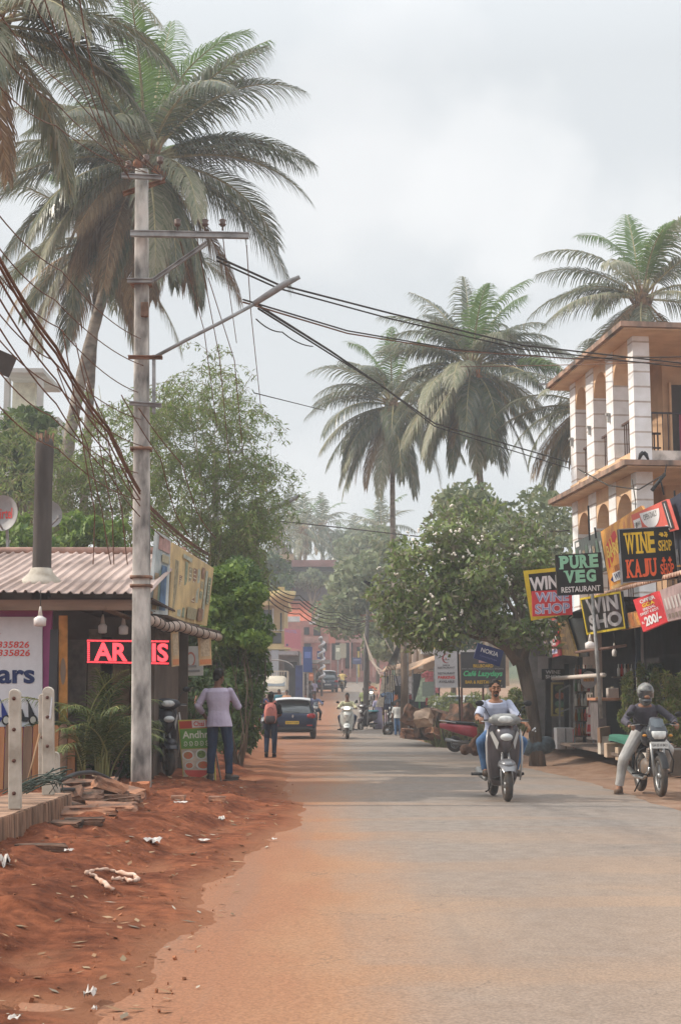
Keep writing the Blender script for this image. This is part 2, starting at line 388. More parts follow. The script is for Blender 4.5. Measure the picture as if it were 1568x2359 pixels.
# ---------------------------------------------------------------- ground, road
def dirtmat():
    m, N, L, b = _new('laterite_dirt')
    t = N.new('ShaderNodeTexCoord')
    def noi(sc, det=8, ro=.6, st=None):
        n = N.new('ShaderNodeTexNoise'); n.inputs['Scale'].default_value = sc; n.inputs['Detail'].default_value = det; n.inputs['Roughness'].default_value = ro
        if st:
            mp = N.new('ShaderNodeMapping'); mp.inputs['Scale'].default_value = st; L.new(t.outputs['Object'], mp.inputs[0]); L.new(mp.outputs[0], n.inputs['Vector'])
        else: L.new(t.outputs['Object'], n.inputs['Vector'])
        return n
    def ramp(inp, a, ca, c, cb):
        r = N.new('ShaderNodeValToRGB'); r.color_ramp.elements[0].position = a; r.color_ramp.elements[0].color = (*ca, 1)
        r.color_ramp.elements[1].position = c; r.color_ramp.elements[1].color = (*cb, 1); L.new(inp, r.inputs[0]); return r
    n1 = noi(1.3); r1 = ramp(n1.outputs[0], .36, (.16, .05, .024), .66, (.33, .115, .055))
    n2 = noi(9); r2 = ramp(n2.outputs[0], .35, (.55, .5, .48), .62, (1.12, 1.08, 1.05))
    mm = N.new('ShaderNodeMix'); mm.data_type = 'RGBA'; mm.blend_type = 'MULTIPLY'; mm.inputs[0].default_value = 1
    L.new(r1.outputs[0], mm.inputs[6]); L.new(r2.outputs[0], mm.inputs[7])
    # thin dust where the earth runs out over the road
    sz_ = N.new('ShaderNodeSeparateXYZ'); L.new(t.outputs['Object'], sz_.inputs[0]); thin = N.new('ShaderNodeMapRange'); thin.interpolation_type = 'SMOOTHSTEP'; L.new(sz_.outputs[2], thin.inputs[0]); thin.inputs[1].default_value = .055; thin.inputs[2].default_value = .0
    thm = N.new('ShaderNodeMix'); thm.data_type = 'RGBA'; L.new(thin.outputs[0], thm.inputs[0]); L.new(mm.outputs[2], thm.inputs[6]); thm.inputs[7].default_value = (.30, .13, .07, 1)
    # right-hand verge is paler and sandier, far ground turns to weeds
    sx = N.new('ShaderNodeSeparateXYZ'); L.new(t.outputs['Object'], sx.inputs[0])
    mr = N.new('ShaderNodeMapRange'); mr.inputs[1].default_value = 1.0; mr.inputs[2].default_value = 3.5; L.new(sx.outputs[0], mr.inputs[0])
    r3 = ramp(noi(2.2).outputs[0], .35, (.25, .145, .095), .65, (.34, .225, .16))
    m2 = N.new('ShaderNodeMix'); m2.data_type = 'RGBA'; L.new(mr.outputs[0], m2.inputs[0]); L.new(thm.outputs[2], m2.inputs[6]); L.new(r3.outputs[0], m2.inputs[7])
    far = N.new('ShaderNodeMapRange'); far.inputs[1].default_value = 110; far.inputs[2].default_value = 150; L.new(sx.outputs[1], far.inputs[0])
    m3 = N.new('ShaderNodeMix'); m3.data_type = 'RGBA'; L.new(far.outputs[0], m3.inputs[0]); L.new(m2.outputs[2], m3.inputs[6]); m3.inputs[7].default_value = (.10, .12, .06, 1)
    L.new(m3.outputs[2], b.inputs['Base Color']); b.inputs['Roughness'].default_value = .95; b.inputs['Specular IOR Level'].default_value = .15
    bp = N.new('ShaderNodeBump'); bp.inputs['Distance'].default_value = .09; bp.inputs['Strength'].default_value = .9
    n4 = noi(9, 10, .72); L.new(n4.outputs[0], bp.inputs['Height']); L.new(bp.outputs[0], b.inputs['Normal'])
    return m
def roadmat():
    m, N, L, b = _new('dusty_asphalt')
    t = N.new('ShaderNodeTexCoord'); sx = N.new('ShaderNodeSeparateXYZ'); L.new(t.outputs['Object'], sx.inputs[0])
    def noi(sc, st=(1, 1, 1), det=6, ro=.55):
        mp = N.new('ShaderNodeMapping'); mp.inputs['Scale'].default_value = st; L.new(t.outputs['Object'], mp.inputs[0])
        n = N.new('ShaderNodeTexNoise'); n.inputs['Scale'].default_value = sc; n.inputs['Detail'].default_value = det; n.inputs['Roughness'].default_value = ro
        L.new(mp.outputs[0], n.inputs['Vector']); return n.outputs[0]
    def math_(op, a, c, clamp=False):
        q = N.new('ShaderNodeMath'); q.operation = op; q.use_clamp = clamp
        for i, x in enumerate((a, c)):
            if isinstance(x, (int, float)): q.inputs[i].default_value = x
            else: L.new(x, q.inputs[i])
        return q.outputs[0]
    def mrange(x, a, c, lo=0, hi=1):
        q = N.new('ShaderNodeMapRange'); q.interpolation_type = 'SMOOTHSTEP'; L.new(x, q.inputs[0])
        q.inputs[1].default_value = a; q.inputs[2].default_value = c; q.inputs[3].default_value = lo; q.inputs[4].default_value = hi; return q.outputs[0]
    def mixc(f, a, c, bt='MIX'):
        q = N.new('ShaderNodeMix'); q.data_type = 'RGBA'; q.blend_type = bt
        if isinstance(f, (int, float)): q.inputs[0].default_value = f
        else: L.new(f, q.inputs[0])
        for i, x in ((6, a), (7, c)):
            if isinstance(x, tuple): q.inputs[i].default_value = (*x, 1)
            else: L.new(x, q.inputs[i])
        return q.outputs[2]
    blotch = noi(.55, (1, .55, 1)); streak = noi(1.1, (1.0, .16, 1)); fine = noi(60, det=4); mid = noi(6)
    # dust: more near the camera, and towards the left verge; crossing bands where mud was dragged over
    near = mrange(sx.outputs[1], 17, 8, 0, .5)
    left = mrange(math_('ADD', sx.outputs[0], math_('MULTIPLY', math_('SUBTRACT', streak, .5), 2.0)), 1.0, -1.0, 0, .9)
    band = mrange(noi(.42, (.25, 1.5, 1), det=4), .5, .6, 0, .35)
    dust = math_('ADD', math_('ADD', near, left), math_('ADD', band, mrange(blotch, .35, .7, 0, .22)), True)
    asphalt = mixc(mrange(mid, .3, .7), (.175, .148, .128), (.235, .203, .178))
    dcol = mixc(mrange(blotch, .4, .65), (.26, .178, .125), (.30, .21, .148))
    edge = math_('ADD', sx.outputs[0], math_('MULTIPLY', math_('SUBTRACT', noi(1.6, (1, .5, 1), 8, .65), .5), 1.3))
    dred0 = mixc(mrange(edge, 1.0, -.35, 0, 1), dcol, (.30, .158, .085))
    dred = mixc(mrange(edge, .1, -.8, 0, 1), dred0, (.265, .118, .062))
    c1 = mixc(dust, asphalt, dred)
    grain = N.new('ShaderNodeValToRGB'); grain.color_ramp.elements[0].position = .3; grain.color_ramp.elements[0].color = (.72, .72, .72, 1)
    grain.color_ramp.elements[1].position = .7; grain.color_ramp.elements[1].color = (1.2, 1.2, 1.2, 1); L.new(fine, grain.inputs[0])
    c2 = mixc(1.0, c1, grain.outputs[0], 'MULTIPLY')
    # small clods and dark specks
    v = N.new('ShaderNodeTexVoronoi'); v.inputs['Scale'].default_value = 2.3; v.inputs['Randomness'].default_value = 1; L.new(t.outputs['Object'], v.inputs['Vector'])
    speck = mrange(v.outputs['Distance'], .035, .02, 0, .55)
    v2 = N.new('ShaderNodeTexVoronoi'); v2.feature = 'DISTANCE_TO_EDGE'; v2.inputs['Scale'].default_value = .9
    wv = N.new('ShaderNodeVectorMath'); wv.operation = 'ADD'; nn = N.new('ShaderNodeTexNoise'); nn.inputs['Scale'].default_value = 2.5; nn.inputs['Detail'].default_value = 6; L.new(t.outputs['Object'], nn.inputs['Vector']); L.new(t.outputs['Object'], wv.inputs[0]); L.new(nn.outputs['Color'], wv.inputs[1]); L.new(wv.outputs[0], v2.inputs['Vector'])
    crack = math_('MULTIPLY', mrange(v2.outputs['Distance'], .012, .003, 0, .4), mrange(noi(.8), .5, .6, 0, 1))
    lane = math_('MULTIPLY', mrange(noi(3.2, (1, .05, 1)), .5, .68, 0, .22), 1.0)
    c2 = mixc(lane, c2, (.16, .125, .10)); c2 = mixc(crack, c2, (.07, .055, .045))
    c3 = mixc(speck, c2, (.25, .12, .07))
    L.new(c3, b.inputs['Base Color']); b.inputs['Roughness'].default_value = .82; b.inputs['Specular IOR Level'].default_value = .3
    bp = N.new('ShaderNodeBump'); bp.inputs['Distance'].default_value = .006; bp.inputs['Strength'].default_value = .6; L.new(fine, bp.inputs['Height']); L.new(bp.outputs[0], b.inputs['Normal'])
    return m
def axis(parts):
    out = []
    for a, b, st in parts:
        n = max(1, int(round((b - a) / st))); out += [a + (b - a) * i / n for i in range(n)]
    out.append(parts[-1][1]); return out
def grid(name, xs, ys, fn, m):
    nx, ny = len(xs), len(ys)
    v = [(x, y, fn(x, y)) for y in ys for x in xs]
    f = [(j * nx + i, j * nx + i + 1, (j + 1) * nx + i + 1, (j + 1) * nx + i) for j in range(ny - 1) for i in range(nx - 1)]
    me = bpy.data.meshes.new(name); me.from_pydata(v, [], f); me.polygons.foreach_set('use_smooth', [True] * len(f)); me.update()
    return link(name, me, m)
xs = axis([(-420, -60, 40), (-60, -12, 4), (-12, -5, .7), (-5, -3.4, .16), (-3.4, .2, .05), (.2, 3, .4), (3, 5.2, .1), (5.2, 9, .3), (9, 60, 4), (60, 420, 40)])
ys = axis([(-60, 3, 9), (3, 11, .05), (11, 24, .09), (24, 60, .4), (60, 130, 2), (130, 300, 10), (300, 900, 60)])
kind(grid('ground', xs, ys, H, dirtmat()))
# road: a strip following its curve, slightly cambered
ry = axis([(-10, 60, .5), (60, 140, 2), (140, 260, 4)])
rv = []; K = 12
for y in ry:
    for i in range(K + 1):
        s = i / K; w = hw(y); x0 = cen(y) - w - .5; x1 = cen(y) + w + .04 * math.sin(y * 2.1) + .03 * math.sin(y * 5.3)
        x = x0 + (x1 - x0) * s; rv.append((x, y, P(y) + .012 * (1 - (2 * s - 1) ** 2) + (-.0 if s < 1 else -.015)))
rf = [(j * (K + 1) + i, j * (K + 1) + i + 1, (j + 1) * (K + 1) + i + 1, (j + 1) * (K + 1) + i) for j in range(len(ry) - 1) for i in range(K)]
me = bpy.data.meshes.new('road'); me.from_pydata(rv, [], rf); me.polygons.foreach_set('use_smooth', [True] * len(rf)); me.update()
kind(link('road', me, roadmat()))
# ---------------------------------------------------------------- palms
def frond(out, o, az, el, ln, droop, nl, lw, ll, seed, twist=0.0, limp=.55, rach=None):
    """leaflet quads of one feather frond; az/el in degrees"""
    g = random.Random(seed); p = Vector(o); pts = []; dirs = []; K = 14
    for i in range(K + 1):
        t = i / K; e = R(el) - R(droop) * t ** 1.25; a = R(az + twist * t)
        d = Vector((math.cos(a) * math.cos(e), math.sin(a) * math.cos(e), math.sin(e)))
        pts.append(p.copy()); dirs.append(d); p = p + d * (ln / K)
    if rach is not None: rach.append([q for q in pts])
    side0 = Vector((-math.sin(R(az)), math.cos(R(az)), 0))
    roll = g.uniform(-.35, .35)
    for sgn in (-1, 1):
        for j in range(nl):
            t = .13 + .87 * (j + g.random() * .5) / nl; f = t * K; i = min(K - 1, int(f)); q = pts[i].lerp(pts[i + 1], f - i); d = dirs[i]
            L_ = ll * (math.sin(math.pi * (t * .80 + .14)) ** .7) * g.uniform(.82, 1.1)
            up = side0.cross(d)
            if up.z < 0: up = -up
            sd = (side0 * sgn * math.cos(roll) + up * (.25 + math.sin(roll) * sgn)).normalized()
            v = (sd * (1.0 - .45 * t) + d * (.35 + .6 * t)).normalized()
            w = lw * (.6 + .4 * math.sin(math.pi * t)); a = q; prev = None
            lim = limp * g.uniform(.75, 1.3)
            for k in range(3):
                v2 = (v + Vector((0, 0, -1)) * lim * (k + .6) * .55).normalized()
                wd = v2.cross(up).normalized() if abs(v2.dot(up)) < .95 else d
                if prev is None: prev = (a - wd * w * .35, a + wd * w * .35)
                b = a + v2 * L_ / 3; ww = (w * .5, w * .33, w * .04)[k]
                nx = (b - wd * ww, b + wd * ww)
                out.extend((prev[0], prev[1], nx[1], nx[0])); prev = nx; a = b; v = v2
FR_G = lambda: leafmat('palm_leaf', [(.065, .085, .045), (.10, .125, .07), (.17, .185, .125), (.085, .11, .065), (.25, .255, .20), (.08, .10, .06), (.21, .18, .10), (.11, .15, .06)], .35, .30)
FR_H = lambda: leafmat('palm_leaf_young', [(.10, .18, .045), (.14, .22, .06), (.08, .15, .04)], .35, .4)
FR_D = lambda: leafmat('palm_leaf_dry', [(.30, .20, .10), (.20, .13, .065), (.36, .27, .16), (.14, .10, .06)], .3, .7)
FR_P = lambda: leafmat('palm_leaf_pale', [(.30, .29, .20), (.20, .22, .13), (.36, .33, .24), (.13, .16, .09)], .3, .5)
BARK = lambda: mat('palm_bark', (.26, .225, .19), .95, .45, 2.2, .03, 9, stretch=(1, 1, 2.5))
def palm(label, base, top, fr, seed, R_=4.4, nl=58, lw=.05, ll=.85, r0=.2, bend=(0, 0), nuts=0, auto=26, trunk=True, group=None, lowdead=5, name='coconut_palm'):
    """fr: explicit fronds (az, el, length, droop, kind); auto: further random ones"""
    base = Vector(base); top = Vector(top); root = thing(name, label, 'palm tree', base, 0, group); g = random.Random(seed)
    if trunk:
        mb = MB(); pts = []; rs = []; K = 46
        for i in range(K + 1):
            t = i / K; b_ = math.sin(t * math.pi) ; p = base.lerp(top, t) + Vector((bend[0] * b_, bend[1] * b_, 0)); pts.append(p - base)
            rs.append(r0 * ((1.35 - .35 * min(1, t * 8)) - .35 * t) * (1 + (.06 if i % 2 else -.03)))
        mb.tube(pts, rs, 10); mb.obj('trunk', BARK(), root)
    quads = {'g': [], 'y': [], 'd': [], 'p': []}; rachis = {'g': [], 'y': [], 'd': [], 'p': []}
    lst = list(fr)
    for i in range(auto):
        az = i * 137.5 + g.uniform(-14, 14); t = i / max(1, auto - 1); el = 82 - 118 * t ** .9 + g.uniform(-8, 8)
        lst.append((az, el, R_ * g.uniform(.85, 1.08), 62 + 30 * g.random() - 22 * t, 'y' if t < .12 else ('p' if g.random() < .25 and t > .3 else 'g')))
    for i in range(lowdead):
        lst.append((g.uniform(0, 360), g.uniform(-62, -30), R_ * g.uniform(.6, .9), g.uniform(25, 50), 'd'))
    for i, (az, el, ln, dr, kd) in enumerate(lst):
        off = Vector((math.cos(R(az)), math.sin(R(az)), 0)) * .18 + Vector((0, 0, .25 * math.sin(R(max(-40, el)))))
        frond(quads[kd], top - base + off, az, el, ln, dr, nl, lw * (.8 if kd == 'd' else 1), ll * (.85 if kd == 'd' else 1), seed * 100 + i, g.uniform(-12, 12), .85 if kd == 'd' else g.uniform(.35, .75) + (.3 if el < 0 else 0), rachis[kd])
    for kd, nm, mt in (('g', 'crown', FR_G), ('y', 'young_fronds', FR_H), ('p', 'pale_fronds', FR_P), ('d', 'dry_fronds', FR_D)):
        if not quads[kd]: continue
        o = npmesh(nm, np.array([tuple(v) for v in quads[kd]]), 4, mt(), root)
        mb = MB()
        for q in rachis[kd]: mb.tube(q, [max(.008, .05 * (1 - i / len(q)) * R_ / 4.4) for i in range(len(q))], 5)
        mb.obj('leaf_stalks', flat((.36, .32, .18) if kd != 'd' else (.34, .22, .12), .6, name='frond_stalk_' + kd, var=.3), root)
    # fibrous heart of the crown
    mb = MB(); hh = top - base
    for i in range(26):
        a = g.uniform(0, 6.28); p0 = hh + Vector((math.cos(a) * .12, math.sin(a) * .12, -.5)); p1 = hh + Vector((math.cos(a) * g.uniform(.4, .9), math.sin(a) * g.uniform(.4, .9), g.uniform(-.5, .9)))
        mb.tube([p0, (p0 + p1) / 2 + Vector((0, 0, -.08)), p1], [.07, .045, .015], 5)
    mb.ell(hh + Vector((0, 0, -.1)), (.3, .3, .55)); mb.obj('leaf_bases', mat('palm_fibre', (.30, .19, .11), .95, .5, 5, .02), root)
    if nuts:
        mb = MB(); mb.ell((0, 0, 0), (.14, .14, .175), None, 8, 6); me_ = mb.mesh('coconut'); hm_ = mat('coconut_husk', (.50, .19, .08), .6, .4, 4, alt=(.26, .13, .06)); me_.materials.append(hm_)
        for i in range(nuts):
            a = g.choice((0.2, 1.4, 2.9, 4.2, 5.3)) + g.uniform(-.3, .3); q = hh + Vector((math.cos(a) * g.uniform(.35, .8), math.sin(a) * g.uniform(.35, .8), g.uniform(-1.1, -.2)))
            o = link('coconut', me_, None, root); o.location = q; o.rotation_euler = (g.uniform(-.5, .5), g.uniform(-.5, .5), 0)
    return root
def G0(x, y): return (x, y, H(x, y) - .15)

T = at(338, 375, 43); B = at(128, 1690, 43); B.z = H(B.x, 43) - .2
palm('tallest coconut palm, its shaggy crown behind the top of the concrete electricity pole', B, T,
     [(75, 80, 5.8, 22, 'y'), (100, 72, 5.8, 30, 'g'), (20, 66, 5.9, 40, 'y'), (130, 70, 5.7, 36, 'g'), (-20, 48, 5.9, 84, 'g'), (10, 30, 5.5, 70, 'g'), (-10, 8, 5.8, 66, 'g'), (-4, -16, 5.5, 62, 'g'), (150, 52, 5.2, 80, 'g'),
      (185, 20, 5.7, 60, 'g'), (200, 3, 5.6, 62, 'g'), (172, -12, 5.5, 55, 'g'), (-140, -30, 5.6, 50, 'p'), (-160, -22, 5.5, 55, 'p'), (-100, 40, 3.8, 130, 'p'), (-60, -40, 5.0, 46, 'g'), (-35, -48, 5.0, 36, 'g'),
      (215, -45, 5.0, 38, 'd'), (195, -50, 5.2, 30, 'd'), (240, -55, 4.9, 30, 'd'), (-120, -62, 5.0, 20, 'g')],
     3, 5.7, 76, .06, 1.4, .23, (-1.05, 0), 16, 26, lowdead=11)
T = at(232, 560, 47); B = at(172, 1690, 47); B.z = H(B.x, 47) - .2
palm('slim coconut palm with dark trunk leaning beside the tallest palm on the left', B, T, [(185, -5, 4.4, 62, 'g'), (215, -25, 4.4, 50, 'd'), (170, -38, 4.3, 45, 'd'), (200, -50, 4.2, 35, 'd'), (240, -55, 4.3, 30, 'g'), (150, 20, 4.4, 70, 'g')],
     5, 4.8, 60, .055, 1.25, .18, (-.1, 0), 8, 14, lowdead=6)
T = at(-30, 60, 27); B = Vector((T.x - 1.8, 27, 0)); B.z = H(B.x, 27) - .2
palm('coconut palm at the upper left corner, only its drooping fronds in view', B, T,
     [(0, 12, 4.2, 78, 'g'), (-25, 22, 4.3, 84, 'p'), (15, -4, 3.9, 62, 'g'), (-8, -18, 3.6, 56, 'g'), (-45, 6, 3.6, 72, 'p'), (20, 28, 4.2, 90, 'g'), (-75, -25, 3.6, 45, 'g')],
     9, 3.6, 64, .05, 1.1, .2, (0, 0), 0, 14, lowdead=2)
T = at(1085, 850, 64); B = at(1135, 1690, 64); B.z = H(B.x, 64) - .2
palm('broad coconut palm with orange nuts rising behind the round flowering tree', B, T,
     [(90, 80, 5.2, 30, 'g'), (30, 70, 5.2, 50, 'y'), (140, 72, 5.2, 50, 'g'), (60, 60, 5.2, 60, 'g'), (175, 38, 4.4, 84, 'g'), (190, 10, 4.5, 70, 'g'), (160, 60, 4.2, 84, 'g'), (5, 44, 4.4, 84, 'g'), (-10, 14, 4.6, 60, 'g'), (-60, 55, 3.4, 110, 'p'), (205, -32, 5.2, 40, 'p'), (220, -42, 5.0, 34, 'p'), (190, -22, 4.9, 46, 'g'), (-30, -38, 4.8, 36, 'g'), (-10, -28, 4.7, 45, 'g'), (-70, -58, 4.6, 26, 'g'), (240, -58, 4.8, 26, 'd'), (-50, -62, 5.2, 18, 'g'), (-90, -66, 5.2, 15, 'p'), (-120, -60, 5.3, 22, 'g'), (-150, -52, 5.3, 28, 'g'), (-20, -52, 5.2, 26, 'g'), (-75, -45, 5.4, 34, 'g'), (-135, -38, 5.4, 40, 'p'), (-100, -30, 5.0, 50, 'g')],
     12, 4.9, 56, .075, 1.3, .2, (.1, 0), 34, 26, lowdead=5)
T = at(905, 935, 72); B = at(926, 1690, 70); B.z = H(B.x, 70) - .2
palm('coconut palm with the bare pale trunk standing left of the broad nut-bearing one', B, T,
     [(180, 22, 4.8, 76, 'g'), (200, -12, 4.8, 55, 'p'), (215, -32, 4.8, 42, 'p'), (190, 38, 4.3, 86, 'g'), (165, -40, 4.8, 38, 'p'), (230, -50, 4.9, 38, 'd'), (140, 64, 4.3, 60, 'g'), (-60, -60, 5.2, 20, 'g'), (-110, -56, 5.4, 24, 'p'), (-140, -42, 5.4, 36, 'g'), (-85, -40, 5.2, 40, 'g'), (205, -24, 5.2, 48, 'g'), (-165, -48, 5.4, 34, 'p')],
     17, 4.9, 52, .075, 1.3, .17, (-.2, 0), 12, 22, lowdead=4)
T = at(1478, 690, 55); B = at(1500, 1690, 55); B.z = H(B.x, 55) - .2
palm('coconut palm showing its upright fronds over the flat roof of the arcaded building', B, T,
     [(160, 42, 4.4, 62, 'g'), (180, 8, 4.4, 66, 'g'), (100, 80, 4.2, 30, 'y'), (195, 20, 4.2, 78, 'g'), (20, 55, 4.2, 60, 'g'), (-60, 65, 4.0, 60, 'p')],
     21, 4.6, 54, .065, 1.2, .18, (0, 0), 0, 18, lowdead=3)
T = at(1345, 935, 60); B = at(1360, 1690, 60); B.z = H(B.x, 60) - .2
palm('coconut palm half hidden behind the far end of the arcaded building', B, T, [(185, -10, 4.0, 62, 'g'), (200, -35, 4.0, 45, 'd'), (170, 25, 4.0, 80, 'g'), (190, -50, 4.2, 32, 'g')], 25, 4.4, 50, .065, 1.15, .18, (0, 0), 0, 16, lowdead=4)
# far coconut palms on the hill
pi_ = 0
for px, py, Y, lab in ((700, 1215, 150, 'small hazy palm on the skyline over the dark red roof'), (740, 1205, 165, 'hazy palm with upright fronds, second from the left on the skyline'), (640, 1235, 140, 'leftmost hazy palm on the hill, behind the lamp arm'),
                       (815, 1250, 175, 'low hazy palm in the dip of the skyline'), (878, 1215, 150, 'hazy palm beside the pale palm trunk on the skyline'), (668, 1185, 170, 'highest hazy palm of the left skyline group'), (780, 1262, 190, 'most distant palm, small and low in the skyline gap')):
    T = at(px, py + 5, Y); palm(lab, (T.x + .3, Y, H(T.x, Y) - .5), T, [(90, 82, 4, 20, 'g')], 40 + pi_, 4.4, 16, .17, 1.1, .2, auto=17, lowdead=2, group='palms on the far hill'); pi_ += 1

# ---------------------------------------------------------------- leafy trees
def leafy(name, label, cat, base, blobs, n, size, mt, seed, tips=None, r0=.2, aspect=2.2, droop=.2, shell=.5, group=None, barkm=None, extra=None, wob=.12, root_at=None, fork=False):
    base = Vector(base); root = thing(name, label, cat, base, 0, group)
    bl = [(b[0] - base.x, b[1] - base.y, b[2] - base.z, *b[3:]) for b in blobs]
    npmesh('crown', leafcloud(bl, n, size, aspect, seed, shell, droop), 4, mt, root)
    if tips is None:
        g = random.Random(seed); tips = [(b[0], b[1], b[2]) for b in g.sample(bl, min(len(bl), 9))]
    else: tips = [tuple(Vector(t) - base) for t in tips]
    if fork:
        zs = sorted(b[2] for b in bl); fz = zs[len(zs) // 8] * .75; fx = sum(b[0] for b in bl) / len(bl); fp = Vector((fx * .3, 0, fz)); root_at = tuple(fp + base)
    mb = MB()
    if fork: mb.tube([(0, 0, -.2), fp * .5 + Vector((r0 * .8, 0, 0)), fp + Vector((0, 0, .1))], [r0 * 1.7, r0 * 1.25, r0 * 1.1], 9)
    limbs(mb, (0, 0, 0) if root_at is None else Vector(root_at) - base, tips, r0, seed, wob=wob); mb.obj('trunk', barkm or mat('bark', (.16, .125, .095), .95, .4, 3, .02, 14, stretch=(1, 1, .3)), root)
    return root
GRN = leafmat('leaf_green', [(0.049, 0.097, 0.024), (0.073, 0.127, 0.030), (0.117, 0.185, 0.044), (0.039, 0.078, 0.024), (0.156, 0.214, 0.068)], .35)
GRNB = leafmat('leaf_bright', [(0.091, 0.162, 0.031), (0.162, 0.254, 0.051), (0.243, 0.335, 0.081), (0.061, 0.121, 0.031)], .4)
GRND = leafmat('leaf_dark', [(0.037, 0.067, 0.024), (0.061, 0.104, 0.034), (0.097, 0.146, 0.049)], .3)
GRNP = leafmat('leaf_plumeria', [(.10, .15, .045), (.17, .23, .07), (.25, .31, .10), (.17, .15, .10), (.28, .26, .18), (.13, .20, .06), (.30, .36, .13)], .35)
GRNG = leafmat('leaf_olive', [(.14, .18, .09), (.20, .24, .12), (.28, .31, .18), (.11, .15, .08), (.32, .32, .20)], .35)  # olive leaves, lightened so the colour itself carries some distance haze
BAMB = leafmat('leaf_bamboo', [(0.136, 0.212, 0.051), (0.204, 0.281, 0.076), (0.272, 0.340, 0.111), (0.102, 0.162, 0.043), (0.255, 0.230, 0.119), (0.085, 0.136, 0.038)], .45)

# plumeria by the wine shop
Y0 = 33; base = at(1236, 1722, Y0); base.z = H(base.x, Y0) - .1
c = at(1085, 1310, Y0)
bl = clumps(c.x, Y0, c.z, 2.0, 1.7, 1.4, 130, .40, 3, .75) + [(at(x, y, Y0).x, Y0 + dy, at(x, y, Y0).z, .5, .5, .36) for x, y, dy in ((915, 1390, 0), (930, 1300, .3), (950, 1440, -.2), (1000, 1465, .2), (1130, 1180, 0), (1060, 1170, .2), (1230, 1250, -.3), (1265, 1330, 0), (1190, 1470, .4), (1270, 1400, .1), (900, 1345, -.2), (905, 1430, .2), (950, 1470, .3), (1010, 1480, -.3), (1110, 1440, -.4), (1150, 1445, .2), (1210, 1460, -.4), (1255, 1440, .1), (1050, 1440, -.8), (990, 1430, -.7), (1110, 1420, -.8), (920, 1400, -.3), (1280, 1360, .1), (885, 1370, .2), (890, 1400, -.2), (925, 1450, .1), (1150, 1455, -.7), (1190, 1465, -.8), (1225, 1450, -.8), (1260, 1420, -.6), (1240, 1480, -.5), (975, 1465, -.5), (1030, 1465, -.7))]
pl = leafy('flowering_tree', 'round bushy tree with big leaves and small cream blossoms beside the wine shop', 'tree', base, bl, 17000, .155, GRNP, 4,
           [tuple(at(x, y, Y0 + d)) for x, y, d in ((930, 1370, 0), (1000, 1300, .4), (1080, 1240, -.3), (1160, 1250, .5), (1230, 1330, -.2), (980, 1430, -.5), (1120, 1330, .3), (1040, 1400, -.6), (1200, 1420, .5), (1060, 1220, .2))], .07, 2.6, .35, .35, root_at=tuple(at(1195, 1500, Y0)))
mb = MB(); b0 = Vector((0, 0, 0)); tp = at(1195, 1490, Y0) - base
mb.tube([b0, Vector((.02, 0, .5)), Vector((-.03, 0, 1.1)), Vector((-.12, 0, 1.7)), tp], [.22, .13, .11, .13, .15], 10)
for x, y, q in ((1110, 1440, .14), (1230, 1440, .14), (1180, 1420, .13), (1150, 1455, .12)): mb.tube([tp - Vector((0, 0, .35)), (tp + at(x, y, Y0) - base) / 2, at(x, y, Y0) - base], [q * 1.25, q, q * .55], 8)
for k in range(3): mb.tube([tp + Vector((-.12 + k * .07, -.10, .0)), Vector((-.10 + k * .06, -.12, .9)), Vector((-.14 + k * .10, -.16, 0))], [.06, .07, .09], 7)
mb.obj('gnarled_base', mat('bark_gnarled', (.15, .115, .09), .95, .5, 3, .05, 8, stretch=(1, 1, .35)), pl)
g = random.Random(5); mb = MB()
for i in range(150):
    b = g.choice(bl); d = Vector((g.gauss(0, 1), -abs(g.gauss(0, 1)) - .2, g.gauss(.5, .8))).normalized(); q = Vector(b[:3]) - base + Vector((d.x * b[3], d.y * b[4], d.z * b[5])) * 1.1
    for k in range(3): mb.ell(q + Vector((g.uniform(-.05, .05), g.uniform(-.05, .05), g.uniform(-.05, .05))), g.uniform(.02, .034), None, 6, 4)
kind(mb.obj('blossoms', flat((.80, .74, .66), .6, name='blossom_cream'), pl), 'stuff')

# climbing hedge on the left, feathery bamboo behind
def bp(lst, Y, r, f=.8): return [(at(x, y, Y + d).x, Y + d, at(x, y, Y + d).z, r * k, r * k, r * k * f) for x, y, d, k in lst]
g = random.Random(8); pts = []
for i in range(95):
    y = g.uniform(1300, 1715); wd = 38 + 26 * math.sin((y - 1320) / 380 * math.pi); pts.append((g.uniform(555 - wd, 552 + wd * .62), y, g.uniform(-.6, 1.4), g.choice((.5, .8, 1.0, 1.5))))
Bz = at(548, 1700, 30); Bz.z = H(Bz.x, 30) - .1
leafy('creeper_tree', 'tall dense creeper-clad tree hanging over the red verge behind the man in the lavender shirt', 'tree', Bz, bp(pts, 30, .3), 26000, .115, GRN, 11, None, .03, 2.6, .7, .1)
pts = [(g.uniform(485, 600), g.uniform(1310, 1480), g.uniform(-1, 0), g.uniform(.7, 1.2)) for i in range(26)]
leafy('climbing_vine', 'bright green climbing vine with sunlit tone in its leaf colour, right of the yellow billboard', 'vine', Bz + Vector((.1, -.4, 0)), bp(pts, 29, .26), 4200, .12, GRNB, 12, None, .015, 1.9, .6, .6)  # brighter leaf colour stands in for sunlit clumps on the creeper
pts = [(g.uniform(355, 500), g.uniform(1560, 1700), g.uniform(-.5, .8), g.uniform(.8, 1.3)) for i in range(30)]
q = at(430, 1700, 27); q.z = H(q.x, 27) - .1
leafy('shrub', 'dark green shrub between the concrete pole and the creeper-clad tree', 'shrub', q, bp(pts, 27, .3), 3200, .13, GRND, 13, None, .025, 2.2, .3, .5)
